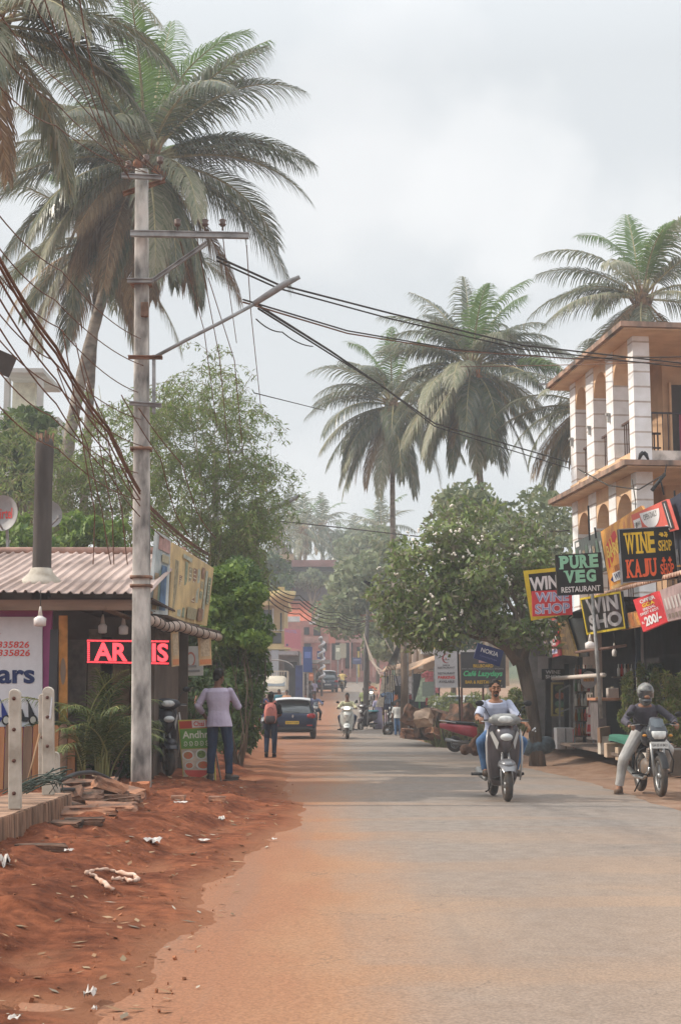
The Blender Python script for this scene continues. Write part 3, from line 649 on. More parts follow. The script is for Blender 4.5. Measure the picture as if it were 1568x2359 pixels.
def sprays(name, label, cat, Y, spans, seed, basepx, stems, mt, ln=1.1, leaf=.12, asp=5.0, per=46, r0=.045):
    g = random.Random(seed); b = at(basepx, 1690, Y); b.z = H(b.x, Y) - .2; root = thing(name, label, cat, b); C = []; A = []; tw = MB()
    tips = [at(x, y, Y + g.uniform(-1.2, 1.2)) - b for x, y in stems]
    for (x0, x1, y0, y1, k) in spans:
        mid = (x0 + x1) / 2
        for i in range(k):
            x = g.uniform(x0, x1); p = at(x, g.uniform(y0, y1), Y + g.uniform(-1.5, 1.5)) - b; d = Vector(((x - mid) / (x1 - x0) * 1.6 + g.gauss(0, .5), g.gauss(0, .6), g.uniform(-.1, 1.1))).normalized(); L_ = ln * g.uniform(.5, 1.3); q = [p.copy()]
            for s in range(7): p = p + d * L_ / 7; d = (d + Vector((0, 0, -.30))).normalized(); q.append(p.copy())
            tw.tube(q, [.008 - .0009 * s for s in range(8)], 4, cap=False)
            for s in range(per):
                t = (.1 + .9 * g.random()) * 6.99; a_ = q[int(t)].lerp(q[int(t) + 1], t % 1); C.append(a_ + Vector((g.gauss(0, .06), g.gauss(0, .06), g.gauss(-.03, .06)))); A.append(Vector((g.gauss(0, .6), g.gauss(0, .6), -.55 + g.gauss(0, .35))).normalized())
    C = np.array([tuple(v) for v in C]); A = np.array([tuple(v) for v in A]); G = np.random.default_rng(seed); Qd = np.cross(A, G.normal(size=A.shape)); Qd /= np.linalg.norm(Qd, axis=1)[:, None]; sz = leaf * G.uniform(.6, 1.4, len(C))[:, None]
    npmesh('crown', np.stack([C, C + A * sz * .4 + Qd * sz / asp / 2, C + A * sz, C + A * sz * .4 - Qd * sz / asp / 2], 1).reshape(-1, 3), 4, mt, root)
    tw.obj('twigs', mat('cane', (.22, .20, .12), .8, .4, 2), root); mb = MB(); limbs(mb, (0, 0, 0), tips, r0, seed, wob=.1); mb.obj('trunk', MATS['cane'], root); return root
def feathery(label, Y, spans, n, seed, base, stems, mt=BAMB, size=.21, asp=5.5, name='bamboo_clump', cat='bamboo', r=.30):
    g = random.Random(seed); pts = []
    for (x0, x1, y0, y1, k) in spans:
        for i in range(k): pts.append((g.uniform(x0, x1), g.uniform(y0, y1), g.uniform(-1.6, 1.6), g.uniform(.6, 1.3)))
    b = at(base[0], 1690, Y); b.z = H(b.x, Y) - .2
    tips = [tuple(at(x, y, Y + g.uniform(-1.2, 1.2))) for x, y in stems]
    return leafy(name, label, cat, b, bp(pts, Y, r, .9), n, size, mt, seed, tips, .045, asp, .7, .15, barkm=mat('cane', (.22, .20, .12), .8, .4, 2), wob=.1)
sprays('bamboo_clump', 'tall feathery bamboo with fine drooping leaves behind the concrete electricity pole', 'bamboo', 37,
       [(420, 520, 840, 960, 50), (360, 570, 930, 1100, 170), (350, 600, 1060, 1230, 210), (440, 600, 1180, 1320, 110), (560, 620, 1060, 1170, 25), (340, 430, 880, 980, 25)], 21, 470,
       [(560, 850), (500, 870), (620, 1000), (600, 1090), (420, 920), (560, 960), (590, 1150), (450, 1000), (380, 950), (540, 1000), (350, 1050), (470, 880)], BAMB, 1.1, .14, 4.4, 50)
sprays('bamboo_clump', 'loose airy bamboo behind the metal roof left of the concrete pole', 'bamboo', 40,
       [(190, 340, 900, 1100, 70), (190, 340, 1080, 1250, 110), (-20, 130, 980, 1230, 90), (110, 230, 1060, 1260, 70)], 22, 200,
       [(240, 900), (300, 980), (60, 980), (120, 1100), (280, 1100), (30, 1050), (210, 960), (330, 1050), (160, 1150)], BAMB, 1.3, .17, 4.2, 44)
feathery('leafy bush with yellow-green leaves just above the ridge of the metal roof', 34, [(-20, 340, 1190, 1285, 34)], 4200, 23, (230, 1690), [(180, 1230), (260, 1230)], GRNB, .2, 2.4, 'bush', 'bush', .3)
feathery('dark leafy tree below the second pole, between the billboards and the sky gap', 40, [(500, 600, 1180, 1340, 22), (470, 560, 1290, 1420, 14)], 5500, 24, (560, 1690), [(560, 1200), (600, 1260), (520, 1250)], GRN, .22, 2.6, 'leafy_tree', 'tree', .45)
# mid and far trees
def crownpx(label, Y, boxes, n, size, mt, seed, basepx, r, name='leafy_tree', group=None, z=True):
    g = random.Random(seed); pts = []
    for (x0, x1, y0, y1, k) in boxes:
        for i in range(k):
            a = g.uniform(0, 6.28); q = math.sqrt(g.random()); pts.append(((x0 + x1) / 2 + (x1 - x0) / 2 * q * math.cos(a), (y0 + y1) / 2 + (y1 - y0) / 2 * q * math.sin(a), g.uniform(-2.5, 2.5), g.uniform(.6, 1.3)))
    b = at(basepx, 1600, Y); b.z = H(b.x, Y) - .3
    return leafy(name, label, 'tree', b, bp(pts, Y, r, .75), n, size, mt, seed, None, .11, 1.9, .2, .45, group, fork=True)
crownpx('big olive-green tree spreading over the road in front of the orange house', 95, [(770, 935, 1290, 1420, 36), (740, 860, 1380, 1450, 16), (850, 960, 1230, 1420, 22)], 9000, .42, GRNG, 31, 842, 1.0)
#crownpx('small dark tree under the big olive-green tree, over the pink shop fronts', 88, [(700, 760, 1395, 1450, 8)], 1400, .35, GRND, 32, 725, .6)
crownpx('olive tree between the broad palm and the round flowering tree', 55, [(1000, 1300, 1130, 1260, 26), (1180, 1310, 1150, 1420, 18)], 7000, .26, GRNG, 33, 1240, .9)
crownpx('low dark tree in front of the dark red roofed house', 138, [(672, 775, 1322, 1348, 14)], 2600, .45, GRNG, 34, 720, .9)
#crownpx('tree on the hillside under the skyline palms, left of centre', 150, [(600, 700, 1230, 1330, 22)], 2600, .6, GRNG, 34, 650, 1.6, group='trees on the far hill')
crownpx('wide hillside tree in the middle distance beneath the skyline gap', 165, [(780, 880, 1230, 1310, 26)], 3200, .65, GRNG, 35, 780, 1.7, group='trees on the far hill')
crownpx('pale hillside tree to the right of the dark red roof', 130, [(790, 930, 1225, 1330, 28)], 3600, .5, GRNG, 36, 870, 1.4, group='trees on the far hill')
crownpx('hillside tree hanging over the left houses beside the creeper-clad tree', 115, [(590, 660, 1290, 1380, 14)], 2000, .45, GRND, 37, 610, 1.1)
crownpx('dark trees closing the view behind the roadside stalls', 85, [(900, 1010, 1400, 1540, 20), (850, 910, 1420, 1520, 10)], 4200, .36, GRNG, 38, 950, 1.0)
crownpx('broad-leaved tree rising behind the market stall on the right', 68, [(960, 1120, 1330, 1480, 20)], 4000, .28, GRND, 39, 1040, .8)
crownpx('low hedge-like trees behind the wine shop roof', 46, [(1200, 1320, 1380, 1560, 16)], 3200, .2, GRN, 41, 1260, .55)
crownpx('leafy tree in front of the white building with the satellite dishes', 48, [(-40, 130, 940, 1150, 20)], 3600, .28, GRN, 42, 40, .75)
crownpx('dark-leaved tree filling the gap between the metal roof and the creeper-clad tree', 33, [(350, 500, 1330, 1560, 22)], 5200, .17, GRND, 43, 430, .5)
# distant mass of trees closing the horizon
g = random.Random(77); bl = []
for i in range(420):
    y = g.uniform(185, 330); x = g.uniform(-75, 95); 
    if abs(x - cen(y)) < 6 and y < 230: continue
    r = g.uniform(2.2, 4.2); bl.append((x, y, H(x, y) + g.uniform(1, 5.5), r, r, r * .85))
kind(npmesh('distant_woods', leafcloud(bl, 30000, 1.25, 1.7, 5, .6, .1), 4, GRNG), 'stuff')
# weeds on the right bank
def weeds(name, x0, x1, y0, y1, n, h, seed, m):
    g = random.Random(seed); q = []
    for i in range(n):
        x = g.uniform(x0, x1); y = g.uniform(y0, y1); z = H(x, y) - .03; a = g.uniform(0, 6.28); l = h * g.uniform(.4, 1.2); w = .012 + .012 * g.random()
        t = Vector((math.cos(a) * l * .35, math.sin(a) * l * .35, l)); s = Vector((-math.sin(a) * w, math.cos(a) * w, 0)); p = Vector((x, y, z))
        q.extend((p - s, p + s, p + t * .6 + s, p + t * .6 - s)); q.extend((p + t * .6 - s, p + t * .6 + s, p + t + Vector((t.x * .3, t.y * .3, 0)) + s * .2, p + t + Vector((t.x * .3, t.y * .3, 0)) - s * .2))
    kind(npmesh(name, np.array([tuple(v) for v in q]), 4, m), 'stuff')
WEED = leafmat('dry_grass', [(.14, .17, .06), (.22, .22, .10), (.30, .26, .13), (.10, .14, .05), (.36, .30, .17)], .35, .8)
weeds('tall_weeds', 3.0, 7.5, 45, 52, 4200, .95, 3, WEED)
weeds('verge_grass', -7.5, -3.6, 24, 34, 900, .35, 4, GRN)
# ================================================================ left side of the street
def up3(p): return Vector(p)
CONC = mat('weathered_concrete', (.44, .42, .39), .92, .5, 5.5, .012, 30, stretch=(1, 1, .35), alt=(.12, .115, .11), detail=12)
CONC2 = mat('pale_concrete', (.50, .46, .40), .92, .35, 3, .006, 30, alt=(.30, .26, .21))
STEEL = mat('dull_galvanised', (.30, .30, .30), .55, .35, 6, metal=.5)
RUST = mat('rusty_steel', (.22, .13, .09), .85, .5, 8)
BLACKM = mat('black_plastic', (.02, .02, .022), .5, .2, 8)
WIRE = mat('old_cable', (.045, .038, .033), .8, .3, 3)
WIREB = mat('dusty_brown_cable', (.16, .085, .055), .8, .3, 3)

# concrete electricity pole
Yp = 19.3; pb = at(326, 1858, Yp); pb.z = -.05
pole = thing('electricity_pole', 'tall weathered concrete electricity pole in the red earth, nearest pole on the left', 'utility pole', pb)
def rp(px, py, Y=Yp): return at(px, py, Y) - pb
top = rp(327, 392); mb = MB()
rings = []
for i in range(15):
    t = i / 14; z = top.z * t; w = .135 - .045 * t; rings.append(ringz(z, w, w * .8, top.x * t * 1.0, 0, 5, 16))
mb.loft(rings); mb.obj('shaft', CONC, pole, 0)
def arm(nm, a, b, w, m=STEEL, h=None, dy=-.16):
    a = a + Vector((0, dy, 0)); b = b + Vector((0, dy, 0)); o = MB(); o.bar(a, b, w, h); o.bar(a + Vector((0, -.03, w * .45)), b + Vector((0, -.03, w * .45)), .05, .012); return o.obj(nm, m, pole)
arm('crossarm', rp(285, 415), rp(376, 420), .055); arm('crossarm', rp(305, 547), rp(575, 552), .075)
arm('crossarm', rp(378, 408) + Vector((0, .3, 0)), rp(280, 440) + Vector((0, .3, 0)), .05, RUST)
arm('brace', rp(350, 655), rp(478, 566), .05, dy=-.1); arm('clamp', rp(298, 655), rp(357, 655), .05); arm('clamp', rp(300, 830), rp(378, 831), .04, RUST); arm('clamp', rp(303, 935), rp(376, 940), .045)
arm('bracket_rod', rp(358, 826), rp(358, 958), .035, dy=-.12)
mb = MB(); mb.tube([rp(350, 826), rp(430, 783), rp(510, 742), rp(600, 693)], .026, 8); mb.obj('lamp_arm', STEEL, pole)
lp = MB(); lp.tube([rp(585, 700), rp(625, 674), rp(660, 652), rp(690, 638)], [.04, .05, .048, .03], 8); lp.obj('tube_lamp', mat('lamp_grey', (.25, .25, .25), .6, .3, 5), pole)
ins = MB(); ins.tube([(0, 0, 0), (0, 0, .16)], .012, 6); ins.tube([(0, 0, .06), (0, 0, .09), (0, 0, .1), (0, 0, .15), (0, 0, .17)], [.03, .055, .035, .05, .02], 10)
im = ins.mesh('insulator'); im.materials.append(mat('brown_porcelain', (.13, .085, .07), .3, .3, 8))
for px, py in ((300, 412), (372, 402), (412, 545), (475, 545), (515, 545), (340, 398)):
    o = link('insulator', im, None, pole); o.location = rp(px, py) + Vector((0, -.17, .03))
for yy in (1035, 1330, 1350, 655):
    b_ = MB(); q = rp(326, yy); b_.loft([ringz(q.z - .02, .15, .125, q.x, 0, 5), ringz(q.z + .02, .15, .125, q.x, 0, 5)]); b_.obj('band', RUST, pole)
jb = MB(); jb.box(rp(395, 720) + Vector((-.35, -.15, 0)), (.1, .08, .2)); jb.obj('fuse_box', RUST, pole, .01)

# second pole further off
Yq = 45; qb = at(497, 1690, Yq); qb.z = H(qb.x, Yq) - .1
pole2 = thing('electricity_pole', 'distant concrete pole with two crossarms in front of the feathery bamboo', 'utility pole', qb)
def rq(px, py): return at(px, py, Yq) - qb
mb = MB(); mb.loft([ringz(rq(497, 1690).z, .15, .12, 0, 0, 5), ringz(rq(497, 1038).z, .1, .09, rq(497, 1038).x, 0, 5)]); mb.obj('shaft', mat('dark_concrete', (.16, .15, .14), .9, .4, 3), pole2)
for a, b in (((478, 1041), (560, 1041)), ((478, 1098), (605, 1098)), ((515, 1145), (565, 1102))):
    mb = MB(); mb.bar(rq(*a), rq(*b), .09); mb.obj('crossarm', STEEL, pole2)
mb = MB(); mb.tube([rq(500, 1235), rq(570, 1200), rq(630, 1172)], .035, 6); mb.obj('lamp_arm', STEEL, pole2)
mb = MB(); mb.tube([rq(622, 1176), rq(660, 1157), rq(690, 1141)], [.06, .09, .05], 8); mb.obj('tube_lamp', MATS['lamp_grey'], pole2)

# cables
ck = [0]
def cable(label, pts, r=.014, m=WIRE, sag=0.0, n=10, grp='overhead cables'):
    P_ = [Vector(p) for p in pts]; out = []
    for a, b in zip(P_, P_[1:]):
        for i in range(n): t = i / n; q = a.lerp(b, t); q.z -= sag * 4 * t * (1 - t); out.append(q)
    out.append(P_[-1]); o0 = out[0].copy(); mb = MB(); mb.tube([q - o0 for q in out], r, 6); o = mb.obj('cable', m); o.location = o0
    tag(o, label, 'cable', grp); return o
A_ = lambda px, py, Y: at(px, py, Y)
for i, (y0, d) in enumerate(((0, 0), (9, .3))):
    cable(f'{("upper", "lower")[i]} strand of the thick cable pair running from the crossarm to the arcaded building roof', [A_(500, 592 + y0, 19.3), A_(640, 655 + y0, 22), A_(900, 722 + y0 * 1.4, 26), A_(1200, 795 + y0, 29), A_(1580, 838 + y0, 30)], .017 - .003 * i)
for i, y0 in enumerate((0, 6)):
    cable(f'{("first", "second")[i]} cable of the middle pair crossing the sky to the right building', [A_(560, 690 + y0, 19.5), A_(600, 702 + y0, 20), A_(800, 762 + y0, 24), A_(1050, 805 + y0 * .5, 27), A_(1310, 826, 30), A_(1580, 822 + 3 * y0, 31)], .013, WIREB if i else WIRE)
for i, y0 in enumerate((0, 7)):
    cable(f'{("heavier", "lighter")[i]} diagonal cable dropping from the lamp arm past the pale palm trunk', [A_(595, 704 + y0, 20), A_(760, 808 + y0, 26), A_(880, 890, 32), A_(1000, 975 + y0, 38), A_(1310, 1065 + 2 * y0, 44)], .02 - .005 * i)
cable('faint thin cable low against the sky at the left of the palms', [A_(585, 905, 30), A_(745, 945, 45)], .012)
cable('thin loop of cable hanging right of the lamp arm', [A_(590, 735, 20), A_(650, 765, 22), A_(720, 798, 24)], .010, sag=.05)
cable('cable spanning the street far away below the skyline palms', [A_(600, 1196, 60), A_(780, 1215, 60), A_(1000, 1240, 58), A_(1310, 1222, 50)], .026)
for i in range(5):
    y0 = (0, 9, 18, 30, 42)[i]
    cable(('topmost', 'second', 'middle', 'fourth', 'lowest')[i] + ' cable of the bundle sagging from the creeper-clad tree to the distant pole', [A_(540, 1262 + y0 * .3, 40), A_(600, 1318 + y0, 48), A_(690, 1372 + y0, 58), A_(780, 1410 + y0 * .8, 66), A_(848, 1420 + y0 * .4, 74)], .02, sag=.25)
for i, (x0, y0, x1, y1, x2, y2) in enumerate(((568, 565, 578, 720, 600, 930), (514, 550, 524, 640, 545, 790), (415, 556, 470, 760, 500, 985), (455, 556, 505, 820, 530, 1080), (480, 640, 540, 830, 560, 1050))):
    cable(('rightmost', 'second', 'leftmost', 'fourth', 'fifth')[i] + ' thin wire hanging straight down from the long crossarm', [A_(x0, y0, 19.2), A_(x1, y1, 22), A_(x2, y2, 27)], .007, WIREB)
# fan of wires from the pole head to the near left, overhead
g = random.Random(4)
heads = [(300, 412), (372, 402), (340, 398), (412, 548), (330, 560), (345, 640)]
words = ['highest', 'second', 'third', 'fourth', 'fifth', 'sixth', 'seventh', 'eighth', 'ninth', 'tenth', 'eleventh', 'twelfth', 'thirteenth', 'lowest']
for i in range(14):
    hx, hy = heads[i * len(heads) // 14]; yl = -40 + i * 62 + g.uniform(-18, 18)
    xl = 60 if i < 4 else -60
    if i < 4: yl = -60; xl = 40 + 45 * (3 - i)
    elif i < 7: yl = -60 + 95 * (i - 4)
    else: hx, hy = 318 + 6 * (i % 3), 780 + (i - 7) * 62; yl = 400 + (i - 7) * 75 + g.uniform(-20, 20)
    cable(words[i] + ' rusty brown wire of the fan running from the pole head over the left corner', [A_(hx, hy, 19.2), A_((hx + xl) / 2 + g.uniform(-15, 15), (hy + yl) / 2 + 25, 15), A_(xl, yl, 10.5)], .0065, WIREB, sag=.10)
for i in range(5):
    d = (0, 14, 40, 75, 130)[i]
    cable(words[i] + ' strand of the heavy diagonal bundle crossing in front of the left palm trunks', [A_(-40, 520 + d * 1.3, 11), A_(130, 800 + d, 14), A_(250, 985 + d * .8, 17), A_(345, 1165 + d * .35, 20), A_(480, 1275 + d * .3, 30)], (.018, .014, .011, .009, .008)[i], WIREB, sag=.06)
for i in range(7):
    x = (205, 245, 268, 222, 300, 390, 440)[i]
    cable(('first', 'second', 'third', 'fourth', 'fifth', 'sixth', 'seventh')[i] + ' loose aerial wire dangling in front of the metal roof and bamboo', [A_(x - 60 - 10 * i, 760 + 30 * i, 18), A_(x - 20, 980 + 15 * i, 19), A_(x + 14, 1180, 20.2), A_(x + 10 + 8 * i, 1300 - (0 if i < 4 else 60), 21)], .008, WIREB, sag=.03)

# ---------------------------------------------------------------- bike-hire shop
sb = Vector((-6.0, 21.5, 0.0))
shop = thing('roadside_shop', 'low roadside shop with a corrugated metal roof and a magenta front wall', 'shop', sb)
def S(x, y, z): return Vector((x, y, z)) - sb
ev = at(150, 1366, 20.0); rg = at(150, 1275, 24.6); zE, zR = ev.z, rg.z
mb = MB(); x0, x1 = -9.0, at(345, 1366, 20).x; n = int((x1 - x0) / .021)
pr = []
for i in range(n + 1):
    x = x0 + (x1 - x0) * i / n; ph = (x / .155) % 1.0; h = .034 * sst(.30, .42, ph) * (1 - sst(.58, .70, ph)); pr.append((x, h))
rows = []
for k in range(9):
    t = k / 8; y = 20.0 + (24.6 - 20.0) * t; rows.append([S(x, y + .04 * math.sin(x * 1.7), zE + (zR - zE) * t + h + .01 * math.sin(x * 2.3 + k)) for x, h in pr])
mb.loft(rows, cap=False, smooth=False, closed=False); mb.loft([[p - Vector((0, 0, .012)) for p in r] for r in rows], cap=False, smooth=False, closed=False)
mb.obj('roof', mat('dusty_metal_sheet', (.46, .36, .32), .7, .35, 1.6, alt=(.30, .22, .19), stretch=(1, .3, 1), metal=.1), shop)
mb = MB(); mb.tube([S(x0, 24.6, zR + .04), S(x1, 24.6, zR + .04)], .07, 8); mb.obj('ridge_cap', mat('ridge_rust', (.33, .20, .16), .8, .4, 4), shop)
mb = MB(); mb.box(S((x0 + x1) / 2 - .1, 20.25, zE - .155), (x1 - x0 - .2, .08, .15)); mb.obj('eave_beam', mat('old_timber_beam', (.22, .15, .11), .85, .5, 3, stretch=(.3, 1, 2)), shop)
wx = at(117, 1500, 20.6).x
mb = MB(); mb.box(S((x0 + wx) / 2, 20.66, 1.45), (wx - x0, .1, 2.72)); mb.obj('front_wall', mat('magenta_wall', (.42, .10, .27), .8, .15, 3), shop)
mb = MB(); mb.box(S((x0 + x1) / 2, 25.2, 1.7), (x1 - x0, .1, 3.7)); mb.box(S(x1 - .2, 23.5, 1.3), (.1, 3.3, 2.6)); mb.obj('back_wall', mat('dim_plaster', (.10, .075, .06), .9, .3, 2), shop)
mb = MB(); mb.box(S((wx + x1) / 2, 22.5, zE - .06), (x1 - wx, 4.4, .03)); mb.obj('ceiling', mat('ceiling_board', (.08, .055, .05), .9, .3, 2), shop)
gx = at(126, 1500, 20.5).x
mb = MB(); mb.box(S(gx, 20.5, 1.35), (.115, .12, 2.1)); mb.obj('pillar', flat((.055, .055, .06), .7, name='charcoal_paint'), shop)
for (a, b, z0, z1, col, nm, Y) in ((205, 232, .3, 2.5, (.33, .27, .22), 'door_post', 22.4), (262, 300, .3, 2.3, (.36, .25, .17), 'curtain', 22.8), (236, 258, .3, 2.4, (.04, .03, .03), 'door', 23.0), (158, 200, .3, 2.3, (.17, .14, .125), 'screen_wall', 21.6), (300, 345, .3, 2.3, (.26, .15, .07), 'door_panel', 23.2)):
    xa = at(a, 1500, Y).x; xb = at(b, 1500, Y).x; mb = MB(); mb.box(S((xa + xb) / 2, Y, (z0 + z1) / 2), (xb - xa, .06, z1 - z0)); mb.obj(nm, flat(col, .8, var=.3), shop)
# bracket boards under the eave
for a, b, w in (((300, 1392), (345, 1412), .1), ((235, 1400), (300, 1425), .12)):
    mb = MB(); mb.bar(at(*a, 20.2) - sb, at(*b, 20.9) - sb, w, .03); mb.obj('eave_strut', MATS['old_timber_beam'], shop)
# orange poster on the pillar side
Q = lambda x, y, Y: at(x, y, Y)
b = Board('poster', 'tall orange poster on the shop front beside the dark pillar', 'poster', Q(136, 1676, 20.5), Q(156, 1676, 20.5), Q(156, 1418, 20.5), Q(136, 1418, 20.5), flat((.50, .22, .06), .7, var=.35, scale=5), .02)
b.rect(.1, .05, .9, .2, flat((.35, .28, .07), .7)); b.rect(.15, .02, .9, .05, flat((.05, .14, .07), .7)); b.oval(.5, .5, .3, .12, flat((.22, .16, .12), .7))
# the white hire sign
tx0 = at(-90, 1500, 20.55); b = Board('shop_sign', 'white vehicle hire sign with dark blue lettering on the magenta wall', 'sign', Q(-90, 1674, 20.55), Q(98, 1674, 20.55), Q(98, 1421, 20.55), Q(-90, 1421, 20.55), flat((.62, .63, .66), .5, name='sign_white', var=.05), .03)
RED = flat((.62, .05, .04), .6, name='letter_red'); NAVY = flat((.015, .03, .11), .5, name='letter_navy')
b.text('9890335826', .20, .715, .84, .775, RED, .015, .15); b.text('9890335826', .20, .64, .85, .70, RED, .015, .15); b.text('Contact', .10, .81, .49, .87, RED, 0, .3)
b.text('cars', .30, .39, .91, .515, NAVY, .03)
# printed scooters at the foot of the sign
for k, (cu, col) in enumerate(((.47, (.02, .04, .22)), (.80, (.025, .025, .03)))):
    cm = flat(col, .5); w = .10
    b.oval(cu - w, .065, .048, .042, BLACKM); b.oval(cu + w * .9, .06, .055, .05, BLACKM); b.oval(cu + w * .9, .06, .035, .032, flat((.5, .48, .42), .5)); b.oval(cu - w, .065, .028, .026, flat((.4, .4, .4), .5))
    b.rect(0, 0, 1, 1, cm, 'patch', [(cu - w * 1.5, .14), (cu - w * .4, .16), (cu - w * .1, .09), (cu + w * .35, .085), (cu + w * .3, .22), (cu + w * .1, .235), (cu + w * .12, .26), (cu + w * .55, .2), (cu + w * 1.1, .11), (cu + w * .6, .095), (cu + w * .2, .045), (cu - w * .9, .05)])
# LED display
YL = 20.2
b = Board('led_display', 'black LED display hung under the eave with glowing red scrolling letters', 'display', Q(198, 1529, YL), Q(391, 1533, YL), Q(391, 1474, YL), Q(198, 1472, YL), flat((.02, .01, .012), .4, name='led_black'), .08)
LED = mat('led_red', (.8, .05, .06), .5, .05, 5, emit=((1.0, .07, .09), 1.5))
b.text('AR', .10, .13, .50, .86, LED, .03, name='lit_letters'); b.text('T', .56, .13, .72, .86, LED, .03, name='lit_letters'); b.text('IS', .79, .13, .985, .86, LED, .03, name='lit_letters')
dm = MB(); b.k += 1
for i in range(64):
    for v0, v1 in ((.90, .97), (.04, .11)):
        u = .015 + i * .0153; dm.add([b.p(u, v0, .008), b.p(u + .010, v0, .008), b.p(u + .014, v1, .008), b.p(u + .004, v1, .008)], [(0, 1, 2, 3)])
for i in range(9):
    v = .13 + i * .085; dm.add([b.p(.02, v, .008), b.p(.045, v, .008), b.p(.052, v + .06, .008), b.p(.02, v + .06, .008)], [(0, 1, 2, 3)])
dm.obj('lit_border', LED, b.root)
# hanging lamps
def pendant(label, p, s=1.0):
    r = thing('hanging_lamp', label, 'lamp', p)
    mb = MB(); mb.tube([(0, 0, .12), (0, 0, .4)], .006, 6); mb.obj('cord', WIRE, r)
    mb = MB(); mb.tube([(0, 0, .03), (0, 0, .13), (0, 0, .17)], [.035, .02, .012], 10); mb.obj('socket', flat((.6, .55, .5), .4), r)
    mb = MB(); mb.tube([(0, 0, -.11), (0, 0, -.10), (0, 0, 0), (0, 0, .04)], [.05 * s, .085 * s, .09 * s, .03], 14); mb.obj('bulb', flat((.72, .68, .66), .25, name='milk_glass'), r)
pendant('white bulb lamp hanging in front of the magenta wall', at(93, 1425, 19.95))
pendant('small dark-shaded lamp under the shop eave left of the concrete pole', at(237, 1442, 21.0), .75)
pendant('dusty pink lamp close beside the concrete pole under the eave', at(285, 1445, 21.0), .8)
# palm-trunk stump through the roof with its cement collar
sp = at(95, 1345, 21.2); sp.z = 0
st = thing('cut_palm_trunk', 'dark cut-off palm trunk rising through the metal roof of the shop', 'tree trunk', sp)
mb = MB(); zt = at(95, 1012, 21.2).z
mb.tube([(0, 0, 0), (0, 0, 1.5), (.01, 0, 3), (0, 0, 4), (-.005, 0, 4.6), (0, 0, zt - .1), (0, 0, zt)], [.16, .15, .145, .14, .135, .14, .12], 14); mb.obj('trunk', mat('dark_palm_bark', (.075, .065, .06), .95, .5, 3, .02, 12, stretch=(1, 1, .2)), st)
mb = MB(); zc = zE + .22; mb.tube([(0, 0, zc - .05), (0, 0, zc + .05), (0, 0, zc + .16), (0, 0, zc + .24)], [.36, .30, .19, .15], 16); mb.obj('cement_collar', CONC2, st)
g = random.Random(6); mb = MB()
for i in range(16):
    a = g.uniform(0, 6.28); mb.tube([(math.cos(a) * .1, math.sin(a) * .1, zt - .15), (math.cos(a) * .13, math.sin(a) * .13, zt + g.uniform(.02, .14))], [.03, .01], 4)
mb.obj('frayed_top', mat('frayed_fibre', (.20, .12, .08), .95, .4, 8), st)
# wooden plank fence
fx0 = -8.2; fx1 = at(180, 1700, 20.2).x; fb = Vector((-6.0, 20.2, 0)); fen = thing('plank_fence', 'wooden fence of upright orange-brown planks below the hire sign', 'fence', fb)
fz0 = at(100, 1826, 20.2).z; fz1 = at(100, 1672, 20.2).z; i = 0; x = fx0
WD = [mat('plank_a', (.42, .19, .085), .7, .3, 3, stretch=(3, 3, .4)), mat('plank_b', (.32, .15, .07), .75, .35, 3, stretch=(3, 3, .4)), mat('plank_c', (.24, .155, .105), .85, .3, 3, stretch=(3, 3, .4))]
g = random.Random(3)
while x < fx1 - .05:
    w = g.uniform(.10, .135); h = fz1 + g.uniform(-.02, .025); mb = MB()
    mb.prism([(0, fz0), (w - .012, fz0), (w - .012, h - .03), (w - .03, h), (.03, h), (0, h - .03)], lambda u, v, d, x=x: Vector((x + u, 20.2 + d, v)) - fb, .025)
    mb.obj('plank', g.choice(WD + WD[:1]), fen); x += w
mb = MB(); mb.box(Vector(((fx0 + fx1) / 2, 20.25, fz1 - .2)) - fb, (fx1 - fx0, .04, .08)); mb.box(Vector(((fx0 + fx1) / 2, 20.25, fz0 + .2)) - fb, (fx1 - fx0, .04, .08)); mb.obj('rail', WD[1], fen)
# plinth and concrete posts
b0 = Vector((-3.05, 12.6, 0)); mb = MB(); xr = -2.83; top_z = .42
ring = lambda y, x2=xr: [Vector((x2 - .62, y, -.1)), Vector((x2, y, -.1)), Vector((x2 - .02, y, top_z)), Vector((x2 - .60, y, top_z + .01))]
mb.loft([[p - b0 for p in ring(9.6 + i * .3, xr + .012 * math.sin(i * 2.1))] for i in range(20)], smooth=False)
g = random.Random(2)
for i in range(150):
    y = 9.65 + i * .0372; w = g.uniform(.006, .016); hh = g.uniform(.7, 1.0) * .44
    mb.bar(Vector((xr + .006, y, top_z - hh)) - b0, Vector((xr - .012, y + g.uniform(-.02, .02), top_z - .01)) - b0, w * 1.5, w)
wl = mb.obj('low_wall', mat('stained_plaster', (.31, .19, .13), .95, .45, 3, .015, 18, alt=(.12, .085, .065), stretch=(1, 4, .5), detail=10), None); wl.location = b0
tag(wl, 'low rough plaster wall with streaked side at the left edge', 'wall')
